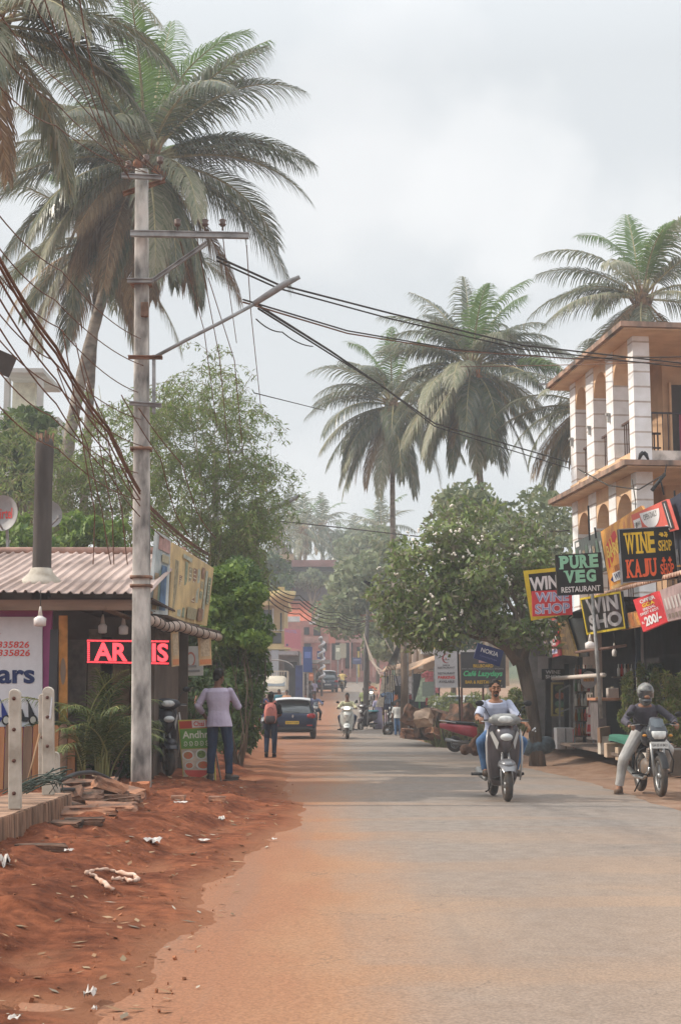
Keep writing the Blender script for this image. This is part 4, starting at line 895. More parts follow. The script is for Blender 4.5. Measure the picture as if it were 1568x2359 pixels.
def cpost(label, px, pyb, pyt, Y, w, holes, plate=False):
    a = at(px, pyb, Y); t = at(px, pyt, Y); h = t.z - a.z; r = thing('concrete_post', label, 'post', a, 0, 'precast posts on the low wall')
    mb = MB(); out = [(-w / 2, 0), (w / 2, 0), (w / 2 * .92, h - w * .45)] + [(w / 2 * .92 * math.cos(R(k * 22.5)), h - w * .45 + w * .45 * math.sin(R(k * 22.5))) for k in range(1, 8)] + [(-w / 2 * .92, h - w * .45)]
    mb.prism(out, lambda u, v, d: Vector((u + (t.x - a.x) * v / h, d, v)), w * .8); mb.obj('post', CONC2, r, .008)
    for k in holes:
        hb_ = MB(); hb_.disc((0 + (t.x - a.x) * k, -.003, h * k), .017, (0, 1, 0), .012, 12); hb_.obj('rust_hole', flat((.10, .045, .035), .9, name='hole_rust'), r)
    if plate:
        q = MB(); q.prism([(-.005, h * .70), (.018, h * .70), (.028, h * .9), (.012, h * .9)], lambda u, v, d: Vector((u, -.006 - d, v)), .004); q.obj('shiny_strip', flat((.65, .68, .72), .2, name='tin', metal=.6), r)
    return r
cpost('slimmer concrete post with a hole near its rounded top, nearest the left edge', 33, 1864, 1587, 13.0, .108, (.92, .66, .40, .13))
cpost('concrete post with a shiny metal strip, on the corner of the low wall', 110, 1832, 1582, 14.9, .118, (.9, .72, .45, .2), True)
cpost('half hidden thin concrete post right behind the one with the metal strip', 98, 1800, 1598, 15.6, .09, (.5,))
cpost('short broken concrete stub at the right of the low wall', 126, 1835, 1732, 15.5, .1, ())
mb = MB(); mb.tube([at(60, 1815, 14) - at(60, 1815, 14), at(75, 1760, 14) - at(60, 1815, 14), at(92, 1690, 14) - at(60, 1815, 14)], .009, 6); o = mb.obj('stick', flat((.35, .22, .13), .8)); o.location = at(60, 1815, 14); tag(o, 'thin bare stick leaning between the two concrete posts', 'stick')
# tangled cables on the wall
g = random.Random(12); q0 = at(75, 1830, 13.8)
mb = MB()
for k in range(26):
    a = g.uniform(-.35, -.05); pts = [Vector((a, g.uniform(-.2, .3), g.uniform(0, .03))), Vector((a + g.uniform(.1, .3), g.uniform(-.1, .1), g.uniform(.05, .2))), Vector((a + g.uniform(.3, .55), g.uniform(-.1, .2), g.uniform(.1, .32))), Vector((g.uniform(.15, .35), g.uniform(-.1, .3), g.uniform(.0, .25)))]
    pp = []
    for i in range(9):
        t = i / 8; pp.append(pts[0] * (1 - t) ** 3 + pts[1] * 3 * t * (1 - t) ** 2 + pts[2] * 3 * t * t * (1 - t) + pts[3] * t ** 3)
    mb.tube(pp, g.choice((.004, .006, .008)), 5)
o = mb.obj('cable_tangle', [mat('tangle', (.06, .07, .06), .7, .6, 4, alt=(.035, .055, .045))]); o.location = q0; tag(kind(o, 'stuff'), 'tangle of thin dark and green wires lying on the low wall', 'wires')
for lab, pts, r_ in (('upper black hose arching from the low wall down to the foot of the pole', [(135, 1800, 15.5), (175, 1782, 16.2), (215, 1778, 16.8), (255, 1795, 17.4), (295, 1832, 18), (330, 1862, 18.5), (348, 1876, 18.8)], .026), ('lower black hose lying behind the rubble', [(115, 1822, 15.4), (160, 1818, 16), (210, 1822, 16.6), (260, 1838, 17.3), (305, 1865, 18)], .022),
                     ('pale wooden batten under the arching hose', [(215, 1785, 17.4), (260, 1815, 17.7), (305, 1850, 18)], .02)):
    P_ = [at(*p) for p in pts]; mb = MB(); sm = []
    for a, b in zip(P_, P_[1:]):
        for i in range(4): sm.append(a.lerp(b, i / 4) - P_[0])
    sm.append(P_[-1] - P_[0])
    for _ in range(2): sm = [sm[0]] + [(sm[i - 1] + sm[i] * 2 + sm[i + 1]) / 4 for i in range(1, len(sm) - 1)] + [sm[-1]]
    mb.tube(sm, r_, 8); w_ = 'batten' in lab; o = mb.obj('batten' if w_ else 'hose', flat((.36, .27, .19), .8) if w_ else mat('hose_black', (.035, .04, .045), .35, .2, 3)); o.location = P_[0]; tag(o, lab, 'batten' if w_ else 'hose')
# slabs and rubble
def rock(name, label, cat, p, d, rot, m, seed, parts=1):
    g = random.Random(seed); b = bmesh.new(); bmesh.ops.create_cube(b, size=1); bmesh.ops.subdivide_edges(b, edges=b.edges, cuts=3, use_grid_fill=True)
    for v in b.verts:
        n = noise.noise_vector(v.co * 1.7 + Vector((seed, 0, 0))) * .16 + noise.noise_vector(v.co * 5 + Vector((0, seed, 0))) * .05
        v.co = v.co + n; v.co = Vector((v.co.x * d[0], v.co.y * d[1], v.co.z * d[2]))
    me = bpy.data.meshes.new(name); b.to_mesh(me); b.free(); o = link(name, me, m); o.location = p; o.rotation_euler = rot; tag(o, label, cat); return o
ROCK = mat('laterite_slab', (.30, .145, .085), .95, .5, 4, .02, 20, alt=(.12, .085, .07)); ROCKD = mat('dark_rubble', (.14, .075, .05), .95, .5, 5, .02, 20, alt=(.04, .035, .03))
HEAP = ('nearest the wall corner', 'under the hose loop', 'beside the pole foot', 'next to the broken stub', 'in the middle of the heap', 'on top of the heap', 'behind the concrete post', 'at the back by the fence', 'below the areca palm', 'at the right end of the heap')
for i in range(10):
    g_ = random.Random(i + 50); px, py, Y = 140 + i * 16, 1850 + g_.uniform(-38, 22), 16.4 + g_.uniform(-.8, 1.2); p = at(px, py, Y); rock('broken_slab', ('dark', 'reddish')[i % 2] + ' broken laterite slab ' + HEAP[i], 'rubble', p, (g_.uniform(.35, .6), g_.uniform(.2, .35), g_.uniform(.07, .14)), (g_.uniform(-.5, .6), g_.uniform(-.35, .35), g_.uniform(-.6, .8)), (ROCKD, ROCK)[i % 2], i + 90)
for i, (px, py, Y, d, rz, rx, m, lab) in enumerate(((168, 1895, 14.8, (.55, .25, .09), .3, .3, ROCK, 'long tilted laterite slab in front of the low wall corner'), (215, 1905, 14.9, (.45, .22, .08), .15, -.2, ROCK, 'laterite slab lying right of the long tilted one'), (255, 1885, 15.6, (.5, .3, .08), .2, .15, ROCK, 'flat red slab between the rubble and the pole'),
        (150, 1925, 13.6, (.3, .2, .07), -.1, .1, ROCKD, 'dark slab at the foot of the low wall'), (195, 1928, 13.8, (.34, .2, .07), .2, .0, ROCKD, 'dark broken slab below the laterite slabs'), (180, 1860, 16.2, (.5, .35, .16), 0, .2, ROCKD, 'brown rubble lump under the hoses'), (235, 1845, 16.6, (.6, .4, .16), .4, .1, ROCKD, 'wide dark rubble lump behind the flat slab'), (285, 1862, 17.2, (.35, .3, .14), .4, .1, ROCKD, 'rubble lump beside the foot of the concrete pole'),
        (205, 1818, 17.6, (.8, .4, .2), .1, .1, ROCKD, 'darkest rubble lump furthest back under the arching hose'), (90, 1985, 11.9, (.4, .18, .05), .05, 0, ROCKD, 'thin flat slab lying near the left edge below the wall'), (322, 1882, 17.6, (.22, .16, .24), .1, 0, mat('rust_stone', (.36, .14, .07), .95, .3, 6, .02), 'upright rust-red stone leaning on the pole foot'),
        (410, 1888, 17.5, (.16, .12, .07), 0, 0, ROCK, 'small red clod on the verge right of the pole'), (500, 1870, 18, (.2, .14, .08), 0, 0, ROCK, 'reddish clod at the edge of the trench'), (305, 1900, 16.2, (.2, .15, .08), .6, 0, ROCK, 'fist-sized red stone under the pole'))):
    p = at(px, py, Y); p.z = max(p.z, H(p.x, Y) + d[2] * .25); rock('rubble_slab' if d[0] > .25 else 'stone', lab, 'rubble' if d[0] > .25 else 'stone', p, d, (rx, 0, rz), m, i + 3)
g = random.Random(31); mb = MB()
for i in range(700):
    y = g.uniform(6, 24) if i % 3 else g.uniform(6, 12); x = g.uniform(-3.2, cen(y) - hw(y) + .1 + g.gauss(0, .2)); s = (.005 + .014 * g.random() ** 3) * (1 if y < 12 else 1.4)
    z = max(H(x, y), P(y) + .01); mb.box((x, y, z + s * .2), (s * 2, s * g.uniform(.8, 1.8), s * g.uniform(.5, 1.2)), (g.random() * 3, g.random() * 3, g.random() * 3), .6)
kind(mb.obj('earth_clods', mat('clod_earth', (.30, .125, .065), .95, .4, 9)), 'stuff')
# dry leaves and twigs blown over the verge
g = random.Random(44); q = []
for i in range(520):
    y = 6 + 17 * g.random() ** 1.4; x = g.uniform(-3.1, cen(y) - hw(y) + .3); z = max(H(x, y), P(y) + .01) + .008; a = g.uniform(0, 6.28); l = g.uniform(.015, .045) * (1 + .03 * y); w = l * g.uniform(.12, .45); d = Vector((math.cos(a), math.sin(a), g.uniform(-.2, .3))) * l; s = Vector((-math.sin(a), math.cos(a), g.uniform(-.3, .3))) * w; p = Vector((x, y, z)); q.extend((p - d, p + s, p + d, p - s))
kind(npmesh('dry_leaves', np.array([tuple(v) for v in q]), 4, leafmat('dry_leaf', [(.30, .17, .09), (.18, .10, .05), (.42, .30, .18), (.10, .07, .04), (.46, .40, .32)], .1, .8)), 'stuff')
# litter
PAPER = mat('litter_paper', (.55, .50, .46), .6, .15, 14)
def litter(label, px, py, w, h, seed, m=PAPER, cat='litter', name='paper_scrap', thick=.02):
    g = random.Random(seed); d = ray(px, py); Y = -EYE / d.z * d.y
    for _ in range(6): p = at(px, py, Y); Y -= (p.z - max(H(p.x, Y), P(Y)) ) / d.z * -d.y if False else 0; zz = max(H(p.x, Y), P(Y)); Y = (zz + .01 - EYE) / d.z * d.y
    p = at(px, py, Y); k = Y / F; nx, ny = 7, 4; vs = []; mb = MB()
    for j in range(ny):
        for i in range(nx):
            u = i / (nx - 1) - .5; v = j / (ny - 1) - .5; x = u * w * k * (1 - .3 * abs(v)) + g.uniform(-.06, .06) * w * k; y = v * h * k / .11 * .35 * (1 - .5 * abs(u)); vs.append((x, y, g.uniform(0, thick) + .012))
    mb.add(vs, [(j * nx + i, j * nx + i + 1, (j + 1) * nx + i + 1, (j + 1) * nx + i) for j in range(ny - 1) for i in range(nx - 1)]); o = mb.obj(name, m); o.location = p; tag(o, label, cat)
litter('crumpled white paper on the red earth just below the rubble', 352, 1943, 40, 18, 1, thick=.05); litter('small torn wrapper with a blue end near the man', 415, 1852, 34, 8, 2); litter('white scrap in the trench beside the road edge', 510, 1893, 14, 12, 3, thick=.05)
litter('tiny red and white wrapper below the dark slab', 160, 1963, 20, 12, 4); litter('white plastic ball of litter at the far left edge', 5, 2003, 30, 24, 5, thick=.1); litter('white flower-like litter beside the pothole', 208, 2308, 26, 26, 6, thick=.06)
litter('pale scrap at the bottom left corner', 35, 2354, 30, 8, 7); litter('small whitish chips strewn on the verge edge', 470, 1940, 30, 7, 8); litter('lone pale chip on the road side right of the chips', 630, 1937, 16, 5, 9); litter('little blue-grey scrap below the pothole litter', 218, 2332, 12, 8, 10)
# the long twisted white cloth
def G_(px, py):
    d = ray(px, py); Y = -EYE / d.z * d.y
    for _ in range(6):
        p = at(px, py, Y); zz = max(H(p.x, Y), P(Y)); Y = (zz + .01 - EYE) / d.z * d.y
    return at(px, py, Y)
c0 = G_(280, 2018); mb = MB(); g = random.Random(9)
for path in (((245, 2015), (270, 2010), (300, 2008), (335, 2012), (370, 2018), (410, 2022), (422, 2030), (400, 2036), (370, 2030), (345, 2032), (320, 2028)), ((255, 2018), (272, 2024), (290, 2034), (315, 2046), (348, 2062))):
    pp = [G_(250 + (x - 250) * .42 + 0, y) if False else G_(180 + (x - 215) * .68, y) for x, y in path]; pts = []
    for a, b in zip(pp, pp[1:]):
        for i in range(3): pts.append(a.lerp(b, i / 3) - c0 + Vector((g.uniform(-.008, .008), g.uniform(-.01, .01), .014 + g.uniform(0, .01))))
    mb.tube(pts, [g.uniform(.008, .022) for _ in pts], 6)
o = mb.obj('twisted_cloth', mat('dirty_cloth', (.52, .40, .33), .8, .3, 12, alt=(.40, .20, .12))); o.location = c0; tag(o, 'long twisted strip of dirty white cloth lying on the red verge', 'cloth')

# ---------------------------------------------------------------- billboards over the entrance
b = Board('billboard', 'tilted pale blue board with a printed figure, left of the yellow rate board', 'sign', Q(346, 1413, 21.3), Q(387, 1417, 22.3), Q(394, 1243, 22.3), Q(364, 1224, 21.3), mat('faded_blue_print', (.46, .50, .50), .5, .3, 3, alt=(.30, .36, .38)), .05)
b.rect(.12, .8, .95, .97, flat((.42, .26, .24), .5, var=.3)); b.rect(.45, .05, .8, .62, mat('print_blue', (.12, .20, .33), .5, .4, 4)); b.rect(.05, .05, .3, .5, mat('print_tan', (.36, .27, .17), .5, .4, 5)); b.rect(.4, .66, .9, .76, flat((.40, .37, .26), .5)); b.rect(.32, .05, .40, .55, flat((.20, .28, .22), .5))
b = Board('billboard', 'weathered yellow rate board covered in faded columns of text', 'sign', Q(389, 1424, 22.6), Q(477, 1442, 27), Q(493, 1309, 27), Q(399, 1250, 22.6), mat('faded_yellow_board', (.60, .46, .24), .6, .2, 2.5, alt=(.46, .35, .20)), .05)
g = random.Random(15); cols = [flat((.34, .30, .20), .6, name='fade_a', var=.4, scale=14), flat((.30, .18, .13), .6, name='fade_b', var=.4, scale=14), flat((.42, .45, .38), .6, name='fade_c', var=.3, scale=14), flat((.26, .30, .22), .6, name='fade_d', var=.3, scale=14)]
for i, (u0, u1, v0, v1) in enumerate(((.06, .14, .08, .8), (.17, .25, .35, .62), (.17, .25, .05, .3), (.28, .34, .05, .85), (.37, .45, .28, .8), (.47, .56, .3, .82), (.58, .64, .32, .84), (.67, .74, .40, .52), (.67, .74, .56, .68), (.67, .74, .72, .9), (.77, .83, .1, .88), (.86, .93, .35, .8), (.38, .62, .05, .22), (.66, .8, .05, .25), (.2, .4, .87, .93))):
    b.rect(u0, v0, u1, v1, cols[i % 4])
    if i in (1, 4, 5, 7, 8, 11):
        mb = MB(); b.k += 1
        for k in range(9):
            v = v0 + (v1 - v0) * (k + .3) / 9; mb.add([b.p(u0 + .01, v, .003 + b.k * .0012), b.p(u1 - .01 - .02 * (k % 3), v, .003 + b.k * .0012), b.p(u1 - .01 - .02 * (k % 3), v + (v1 - v0) * .035, .003 + b.k * .0012), b.p(u0 + .01, v + (v1 - v0) * .035, .003 + b.k * .0012)], [(0, 1, 2, 3)])
        mb.obj('text_lines', flat((.62, .58, .44), .6, name='fade_light'), b.root)
p0 = at(345, 1432, 21); mb = MB(); pp = [at(x, y, Y) - p0 for x, y, Y in ((330, 1428, 20.6), (360, 1432, 21.4), (382, 1445, 22), (410, 1442, 23), (440, 1452, 24.2), (470, 1460, 25.2), (505, 1468, 26.2))]
mb.tube(pp, [.085, .085, .075, .085, .08, .075, .065], 10); o = mb.obj('wrapped_pipe', mat('wrapped_pipe_mat', (.42, .33, .28), .7, .35, 4, .01, 20)); o.location = p0; tag(o, 'thick brown wrapped pipe carrying the two boards over the entrance', 'pipe')
for k in range(14):
    t = k / 13 * 5.99; i = int(t); c_ = pp[i].lerp(pp[i + 1], t - i); mb = MB(); mb.torus(c_, .088, .007, (pp[i + 1] - pp[i]), 14, 5); q = mb.obj('binding', WIRE, o)
mb = MB(); mb.tube([at(350, 1408, 21.5) - at(350, 1408, 21.5), at(430, 1438, 24) - at(350, 1408, 21.5), at(505, 1458, 26.4) - at(350, 1408, 21.5)], .035, 8); q = mb.obj('support_bar', mat('dark_timber', (.10, .07, .055), .9, .4, 4)); q.location = at(350, 1408, 21.5); tag(q, 'dark wooden bar under the lower edge of the two boards', 'beam')
for lab, x0, x1, y0, y1, Y in (('narrow yellow banner hanging left under the wrapped pipe', 394, 413, 1452, 1536, 22.6), ('wider orange-yellow banner hanging right under the wrapped pipe', 456, 488, 1462, 1534, 25.2)):
    b = Board('banner', lab, 'banner', Q(x0 + 3, y1, Y), Q(x1, y1 - 2, Y + .3), Q(x1 - 2, y0, Y + .3), Q(x0, y0, Y), mat('banner_tan', (.50, .34, .19), .7, .25, 4), .01)
    b.rect(.05, .04, .95, .2, flat((.52, .20, .09), .6)); b.rect(.15, .3, .85, .9, flat((.40, .31, .21), .7, var=.3, scale=20))
b = Board('shop_sign', 'faint white sign with a round emblem half hidden by leaves under the banners', 'sign', Q(392, 1558, 26.5), Q(468, 1556, 26.5), Q(470, 1488, 26.5), Q(390, 1490, 26.5), flat((.44, .44, .42), .6), .03)
b.oval(.62, .55, .14, .26, flat((.40, .16, .13), .6)); b.oval(.62, .55, .10, .19, flat((.45, .45, .43), .6)); b.rect(.1, .12, .9, .2, flat((.2, .2, .2), .6)); b.rect(.1, .28, .8, .36, flat((.25, .25, .25), .6))
# menu board
b = Board('menu_board', 'yellow and green food menu board standing on the kerb beside the man', 'menu board', Q(423, 1803, 22.6), Q(497, 1800, 22.5), Q(490, 1656, 22.5), Q(410, 1659, 22.6), flat((.55, .46, .10), .5, name='menu_yellow'), .03)
b.rect(.03, .86, .97, .98, flat((.52, .08, .05), .5)); b.rect(.40, .87, .80, .99, flat((.75, .66, .62), .5)); b.text('Chai', .45, .89, .75, .97, RED, .02)
b.rect(.03, .54, .97, .85, flat((.16, .33, .08), .5, name='menu_green')); b.text('Andhra', .10, .70, .98, .82, flat((.75, .75, .62), .5, name='menu_cream'), .02)
# script line drawn as rounded strokes
mb = MB(); b.k += 1
for i in range(5):
    cu = .17 + i * .16
    for a0, a1, rr in ((200, 500, .045), (20, 300, .028)):
        pts = [b.p(cu + rr * 1.2 * math.cos(R(a0 + (a1 - a0) * k / 8)), .615 + (.012 if rr < .04 else 0) + rr * .8 * math.sin(R(a0 + (a1 - a0) * k / 8)), .012) for k in range(9)]; mb.tube(pts, .006, 5)
mb.obj('lettering', MATS['menu_cream'], b.root)
b.rect(.03, .02, .97, .53, flat((.62, .50, .40), .5, var=.3, scale=6)); PLT = flat((.70, .68, .62), .4, name='plate_white'); FD = mat('food_red', (.50, .09, .05), .5, .5, 30, alt=(.42, .24, .10)); FG = mat('food_green', (.20, .28, .08), .5, .5, 30)
for cu, cv, ru, rv, m1 in ((.22, .43, .18, .08, FD), (.62, .44, .17, .085, FG), (.9, .40, .14, .08, FD), (.66, .27, .22, .08, FD), (.24, .27, .14, .06, FD)):
    b.oval(cu, cv, ru, rv, PLT); b.oval(cu, cv, ru * .75, rv * .72, m1)
b.oval(.45, .20, .40, .15, flat((.62, .50, .30), .5), a0=180, a1=360); b.oval(.45, .20, .37, .13, flat((.60, .09, .07), .5), a0=180, a1=360)
for u in (.06, .94):
    mb = MB(); mb.bar(b.p(u, .0, -.02), b.p(u, -.11, -.05), .02); mb.obj('leg', STEEL, b.root); mb = MB(); mb.bar(b.p(u, .8, -.03), b.p(u, -.1, -.45), .02); mb.obj('leg', STEEL, b.root)
# areca palms in the yard
def areca(label, px, py, Y, n, ln, seed):
    p = at(px, py, Y); p.z = H(p.x, Y) - .05; r = thing('areca_palm', label, 'palm', p); g = random.Random(seed); q = []; rc = []
    for i in range(n):
        frond(q, Vector((g.uniform(-.12, .12), g.uniform(-.12, .12), g.uniform(.2, .8))), i * 137.5 + g.uniform(-20, 20), g.uniform(48, 84), ln * g.uniform(.75, 1.1), g.uniform(60, 105), 26, .022, .33, seed * 50 + i, 0, .4, rc)
    npmesh('crown', np.array([tuple(v) for v in q]), 4, leafmat('areca_leaf', [(.07, .11, .03), (.12, .17, .05), (.18, .20, .08), (.05, .08, .025)], .3), r)
    mb = MB()
    for k in rc: mb.tube([Vector((k[0].x * .6, k[0].y * .6, 0))] + k, [.016] + [.012 * (1 - i / 16) + .003 for i in range(len(k))], 5)
    mb.obj('stems', flat((.30, .30, .12), .6), r)
areca('areca palm with arching yellow-green fronds in front of the shop entrance', 238, 1770, 20.6, 22, 1.25, 3); areca('small areca palm close behind the concrete pole', 312, 1770, 21.4, 7, .6, 4); areca('small areca palm at the right end of the plank fence', 190, 1775, 20.4, 9, 1.2, 5)
q = at(262, 1760, 21.4); q.z = H(q.x, 21.4); g = random.Random(4); pts = [(g.uniform(200, 305), g.uniform(1690, 1790), g.uniform(-.2, .4), g.uniform(.7, 1.2)) for i in range(26)]
leafy('shrub', 'low green bush under the areca palm by the shop entrance', 'shrub', q, bp(pts, 21.6, .16), 2600, .06, GRND, 51, None, .02, 2.0, .3, .5)

# ---------------------------------------------------------------- white building with dishes
bb = at(60, 1650, 60); bb.z = 0
wbld = thing('white_building', 'pale white building with open terraces behind the bamboo at the far left', 'building', bb)
WW = mat('white_wall', (.46, .46, .43), .85, .12, 2)
def wb(px0, py0, px1, py1, Y, nm, m, d=4.0):
    a = at(px0, py1, Y); c = at(px1, py0, Y); mb = MB(); mb.box(((a.x + c.x) / 2 - bb.x, Y + d / 2 - bb.y, (a.z + c.z) / 2 - bb.z), (c.x - a.x, d, c.z - a.z)); return mb.obj(nm, m, wbld)
wb(-200, 960, 135, 1700, 60, 'wall', WW); wb(8, 848, 100, 858, 60, 'roof', WW); wb(8, 870, 22, 960, 60.1, 'column', WW, .4); wb(84, 870, 98, 960, 60.1, 'column', WW, .4); wb(28, 872, 80, 955, 62, 'parapet_wall', mat('cream_wall', (.60, .58, .46), .8, .2, 3), 1); wb(-200, 1080, 150, 1100, 59.6, 'ledge', WW, .4); wb(-10, 1120, 90, 1180, 59.85, 'window', flat((.16, .15, .13), .4), .2)
def dish(label, px, py, Y, r_, word, rz):
    p = at(px, py, Y); t = thing('satellite_dish', label, 'satellite dish', p, rz, 'satellite dishes by the white building'); mb = MB()
    rings = [[(r_ * s * math.cos(R(k * 15)), -.02 + (1 - s * s) * .12, r_ * 1.1 * s * math.sin(R(k * 15))) for k in range(24)] for s in (.05, .3, .6, .85, 1)]; mb.loft(rings, cap=False); mb.loft([[(x, y + .02, z) for x, y, z in q] for q in rings], cap=False); mb.obj('dish', flat((.34, .33, .33), .5, name='dish_grey'), t)
    mb = MB(); mb.bar((0, -.0, -r_), (.05, -.45, -.1), .03); mb.bar((.05, -.5, -.1), (.05, -.38, -.1), .07); mb.obj('feed_arm', STEEL, t); mb = MB(); mb.bar((0, .12, 0), (0, .25, -r_ * 1.6), .05); mb.bar((0, .25, -r_ * 1.6), (0, .25, -p.z + 2.4), .06); mb.obj('mast', STEEL, t)
    if word:
        vs, fs = text2d('airtel', .015); mb = MB(); mb.add([((x - .5) * r_ * 1.1, -.03 + .105 - .0 - .12 * (((x - .5) * 1.1) ** 2), -.12 + y * .24) for x, y in vs], fs, False); mb.obj('lettering', RED, t)
dish('large grey satellite dish with red lettering at the left edge above the metal roof', 8, 1182, 31, .36, True, R(-15)); dish('second grey satellite dish partly behind the cut-off palm trunk', 117, 1185, 32, .27, False, R(30))
mb = MB(); mb.box((0, 0, 0), (.8, .05, .5)); o = mb.obj('dark_panel', flat((.07, .06, .055), .7)); o.location = at(-8, 830, 14); o.rotation_euler = (0, R(20), R(20)); o.scale = (.45, .45, .45); tag(o, 'dark tilted fixture poking in at the left edge above the white building', 'fixture')
# ================================================================ right side of the street
XF = 6.75
ab = Vector((XF, 32.7, 0)); arc = thing('arcaded_building', 'three-storey peach and white building with arched verandas on the right', 'building', (6.87, 32.7, 0), R(6.5))
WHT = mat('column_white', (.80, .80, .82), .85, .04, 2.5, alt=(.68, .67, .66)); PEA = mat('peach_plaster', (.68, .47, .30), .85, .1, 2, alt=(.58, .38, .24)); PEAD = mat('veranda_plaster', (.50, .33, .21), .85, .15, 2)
EAVE = mat('eave_tiles', (.36, .23, .17), .9, .4, 2.2, .01, 20, alt=(.10, .085, .075), stretch=(1, 1, .4), detail=10); GROOVE = mat('groove_paint', (.50, .43, .39), .9, .2, 5)
def AB(x, y, z): return Vector((x, y, z)) - ab
ycols = [(32.7, 33.09), (34.3, 34.86), (35.97, 36.62), (37.64, 38.15)]
levels = [(3.55, 6.75, 6.28), (6.95, 9.98, 9.66)]
g = random.Random(1)
for li, (zb, zt, za) in enumerate(levels):
    for ci, (y0, y1) in enumerate(ycols):
        mb = MB(); mb.box(AB(XF + .2, (y0 + y1) / 2, (zb + zt) / 2), (.4, y1 - y0, zt - zb)); c_ = mb.obj('column', WHT, arc)
        z = zb + .3
        while z < zt - .1: mb = MB(); mb.box(AB(XF + .2, (y0 + y1) / 2, z), (.406, y1 - y0 + .006, .04)); mb.obj('groove', GROOVE, c_); z += .36
        if ci: mb = MB(); mb.box(AB(XF - .03, y0 + .28, zb + 1.35), (.08, .08, .2)); mb.box(AB(XF - .06, y0 + .28, zb + 1.45), (.1, .12, .05)); mb.obj('wall_lamp', flat((.35, .35, .34), .5), c_)
    for (a0, a1), (b0, b1) in zip(ycols, ycols[1:]):
        y0, y1 = a1, b0; zs = za - (y1 - y0) / 2; mb = MB()
        pl = [(y0, zt), (y0, zs)] + [((y0 + y1) / 2 - (y1 - y0) / 2 * math.cos(R(k * 15)), zs + (y1 - y0) / 2 * math.sin(R(k * 15))) for k in range(1, 12)] + [(y1, zs), (y1, zt)]
        mb.prism(pl, lambda u, v, d: AB(XF + .02 + d, u, v), .36); mb.obj('arch', PEA, arc)
        mb = MB(); mb.box(AB(XF + .19, (y0 + y1) / 2, zb + .12), (.34, y1 - y0, .25)); mb.box(AB(XF - .06, (y0 + y1) / 2, zb - .02), (.3, (y1 - y0) * .8, .22)); mb.obj('sill', PEA, arc)
        mb = MB()
        for k in range(int((y1 - y0) / .16)): mb.bar(AB(XF + .22, y0 + .1 + k * .16, zb + .24), AB(XF + .22, y0 + .1 + k * .16, zb + 1.1), .022)
        mb.bar(AB(XF + .22, y0, zb + 1.12), AB(XF + .22, y1, zb + 1.12), .05); mb.obj('railing', flat((.10, .06, .05), .6, name='rail_brown'), arc)
# slabs and eaves
for zc, nm in ((10.0, 'roof'), (6.76, 'eave'), (3.42, 'eave')):
    mb = MB(); x0, x1, y0, y1 = XF - .5, 13, 32.0, 38.75
    inner = [AB(XF + .0, 32.6, zc + .14), AB(XF + .0, y1 - .5, zc + .14)]
    mb.add([AB(x0, y0, zc - .05), AB(x1, y0, zc - .05), AB(x1, y1, zc - .05), AB(x0, y1, zc - .05), AB(x0, y0, zc + .07), AB(x1, y0, zc + .07), AB(x1, y1, zc + .07), AB(x0, y1, zc + .07), AB(XF + .1, y0 + .75, zc + .19), AB(x1, y0 + .75, zc + .19), AB(x1, y1 - .5, zc + .19), AB(XF + .1, y1 - .5, zc + .19)],
           [(0, 3, 2, 1), (0, 1, 5, 4), (1, 2, 6, 5), (2, 3, 7, 6), (3, 0, 4, 7), (4, 5, 9, 8), (5, 6, 10, 9), (6, 7, 11, 10), (7, 4, 8, 11), (8, 9, 10, 11)], False)
    r_ = mb.obj(nm, EAVE, arc); mb = MB(); mb.box(AB((x0 + x1) / 2 + .05, (y0 + y1) / 2 + .05, zc - .075), (x1 - x0 - .1, y1 - y0 - .1, .04)); mb.obj('soffit', PEA, r_)
mb = MB(); mb.box(AB(9.9, 35.45, 1.7), (5.9, 5.4, 3.2)); mb.obj('ground_floor_wall', mat('beige_wall', (.46, .38, .33), .85, .12, 2), arc)
for li, (zb, zt, za) in enumerate(levels):
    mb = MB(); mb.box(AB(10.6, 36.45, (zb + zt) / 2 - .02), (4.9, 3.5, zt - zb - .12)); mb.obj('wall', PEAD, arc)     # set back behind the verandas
    mb = MB(); mb.box(AB(10, 32.78, zb + .02), (5.7, .14, .42)); mb.obj('balcony_parapet', mat('parapet_stained', (.55, .50, .46), .9, .35, 3, alt=(.24, .21, .19)), arc)
    mb = MB(); mb.box(AB(10, 35.4, zb - .1), (6.3, 5.4, .12)); mb.obj('floor_slab', PEA, arc)
    mb = MB()
    for k in range(40): mb.bar(AB(7.2 + k * .13, 32.8, zb + .22), AB(7.2 + k * .13, 32.8, zb + 1.12), .016)
    mb.bar(AB(7.14, 32.8, zb + 1.14), AB(12.4, 32.8, zb + 1.14), .04); mb.obj('railing', flat((.03, .025, .03), .5, name='rail_black'), arc)
    mb = MB()
    for k in range(3): mb.box(AB(8.65 + k * .0, 34.66, zb + 1.15), (.62, .04, 2.2)) if k == 0 else None
    d_ = mb.obj('door', flat((.05, .035, .03), .4, name='door_dark'), arc)
    for sx in (-.33, .33): mb = MB(); mb.box(AB(8.65 + sx, 34.63, zb + 1.15), (.05, .06, 2.3)); mb.obj('frame', PEA, d_)
    mb = MB(); mb.box(AB(8.78, 34.62, zb + 1.2), (.24, .03, 1.8)); mb.obj('door_glass', glass(), d_)
    mb = MB(); mb.box(AB(8.55, 34.6, zb + .85), (.12, .04, 1.3), taper=.4); mb.obj('curtain', flat((.28, .06, .10), .8), d_)
mb = MB()
for k in range(5): mb.bar(AB(7.25 + k * .09, 33.6, 6.95 + .1), AB(7.25 + k * .09, 33.6, 7.75), .03)
mb.bar(AB(7.2, 33.6, 7.75), AB(7.68, 33.6, 7.75), .05); mb.bar(AB(7.2, 33.6, 7.4), AB(7.68, 33.6, 7.4), .04); mb.obj('chair_back', flat((.06, .035, .03), .6), arc)
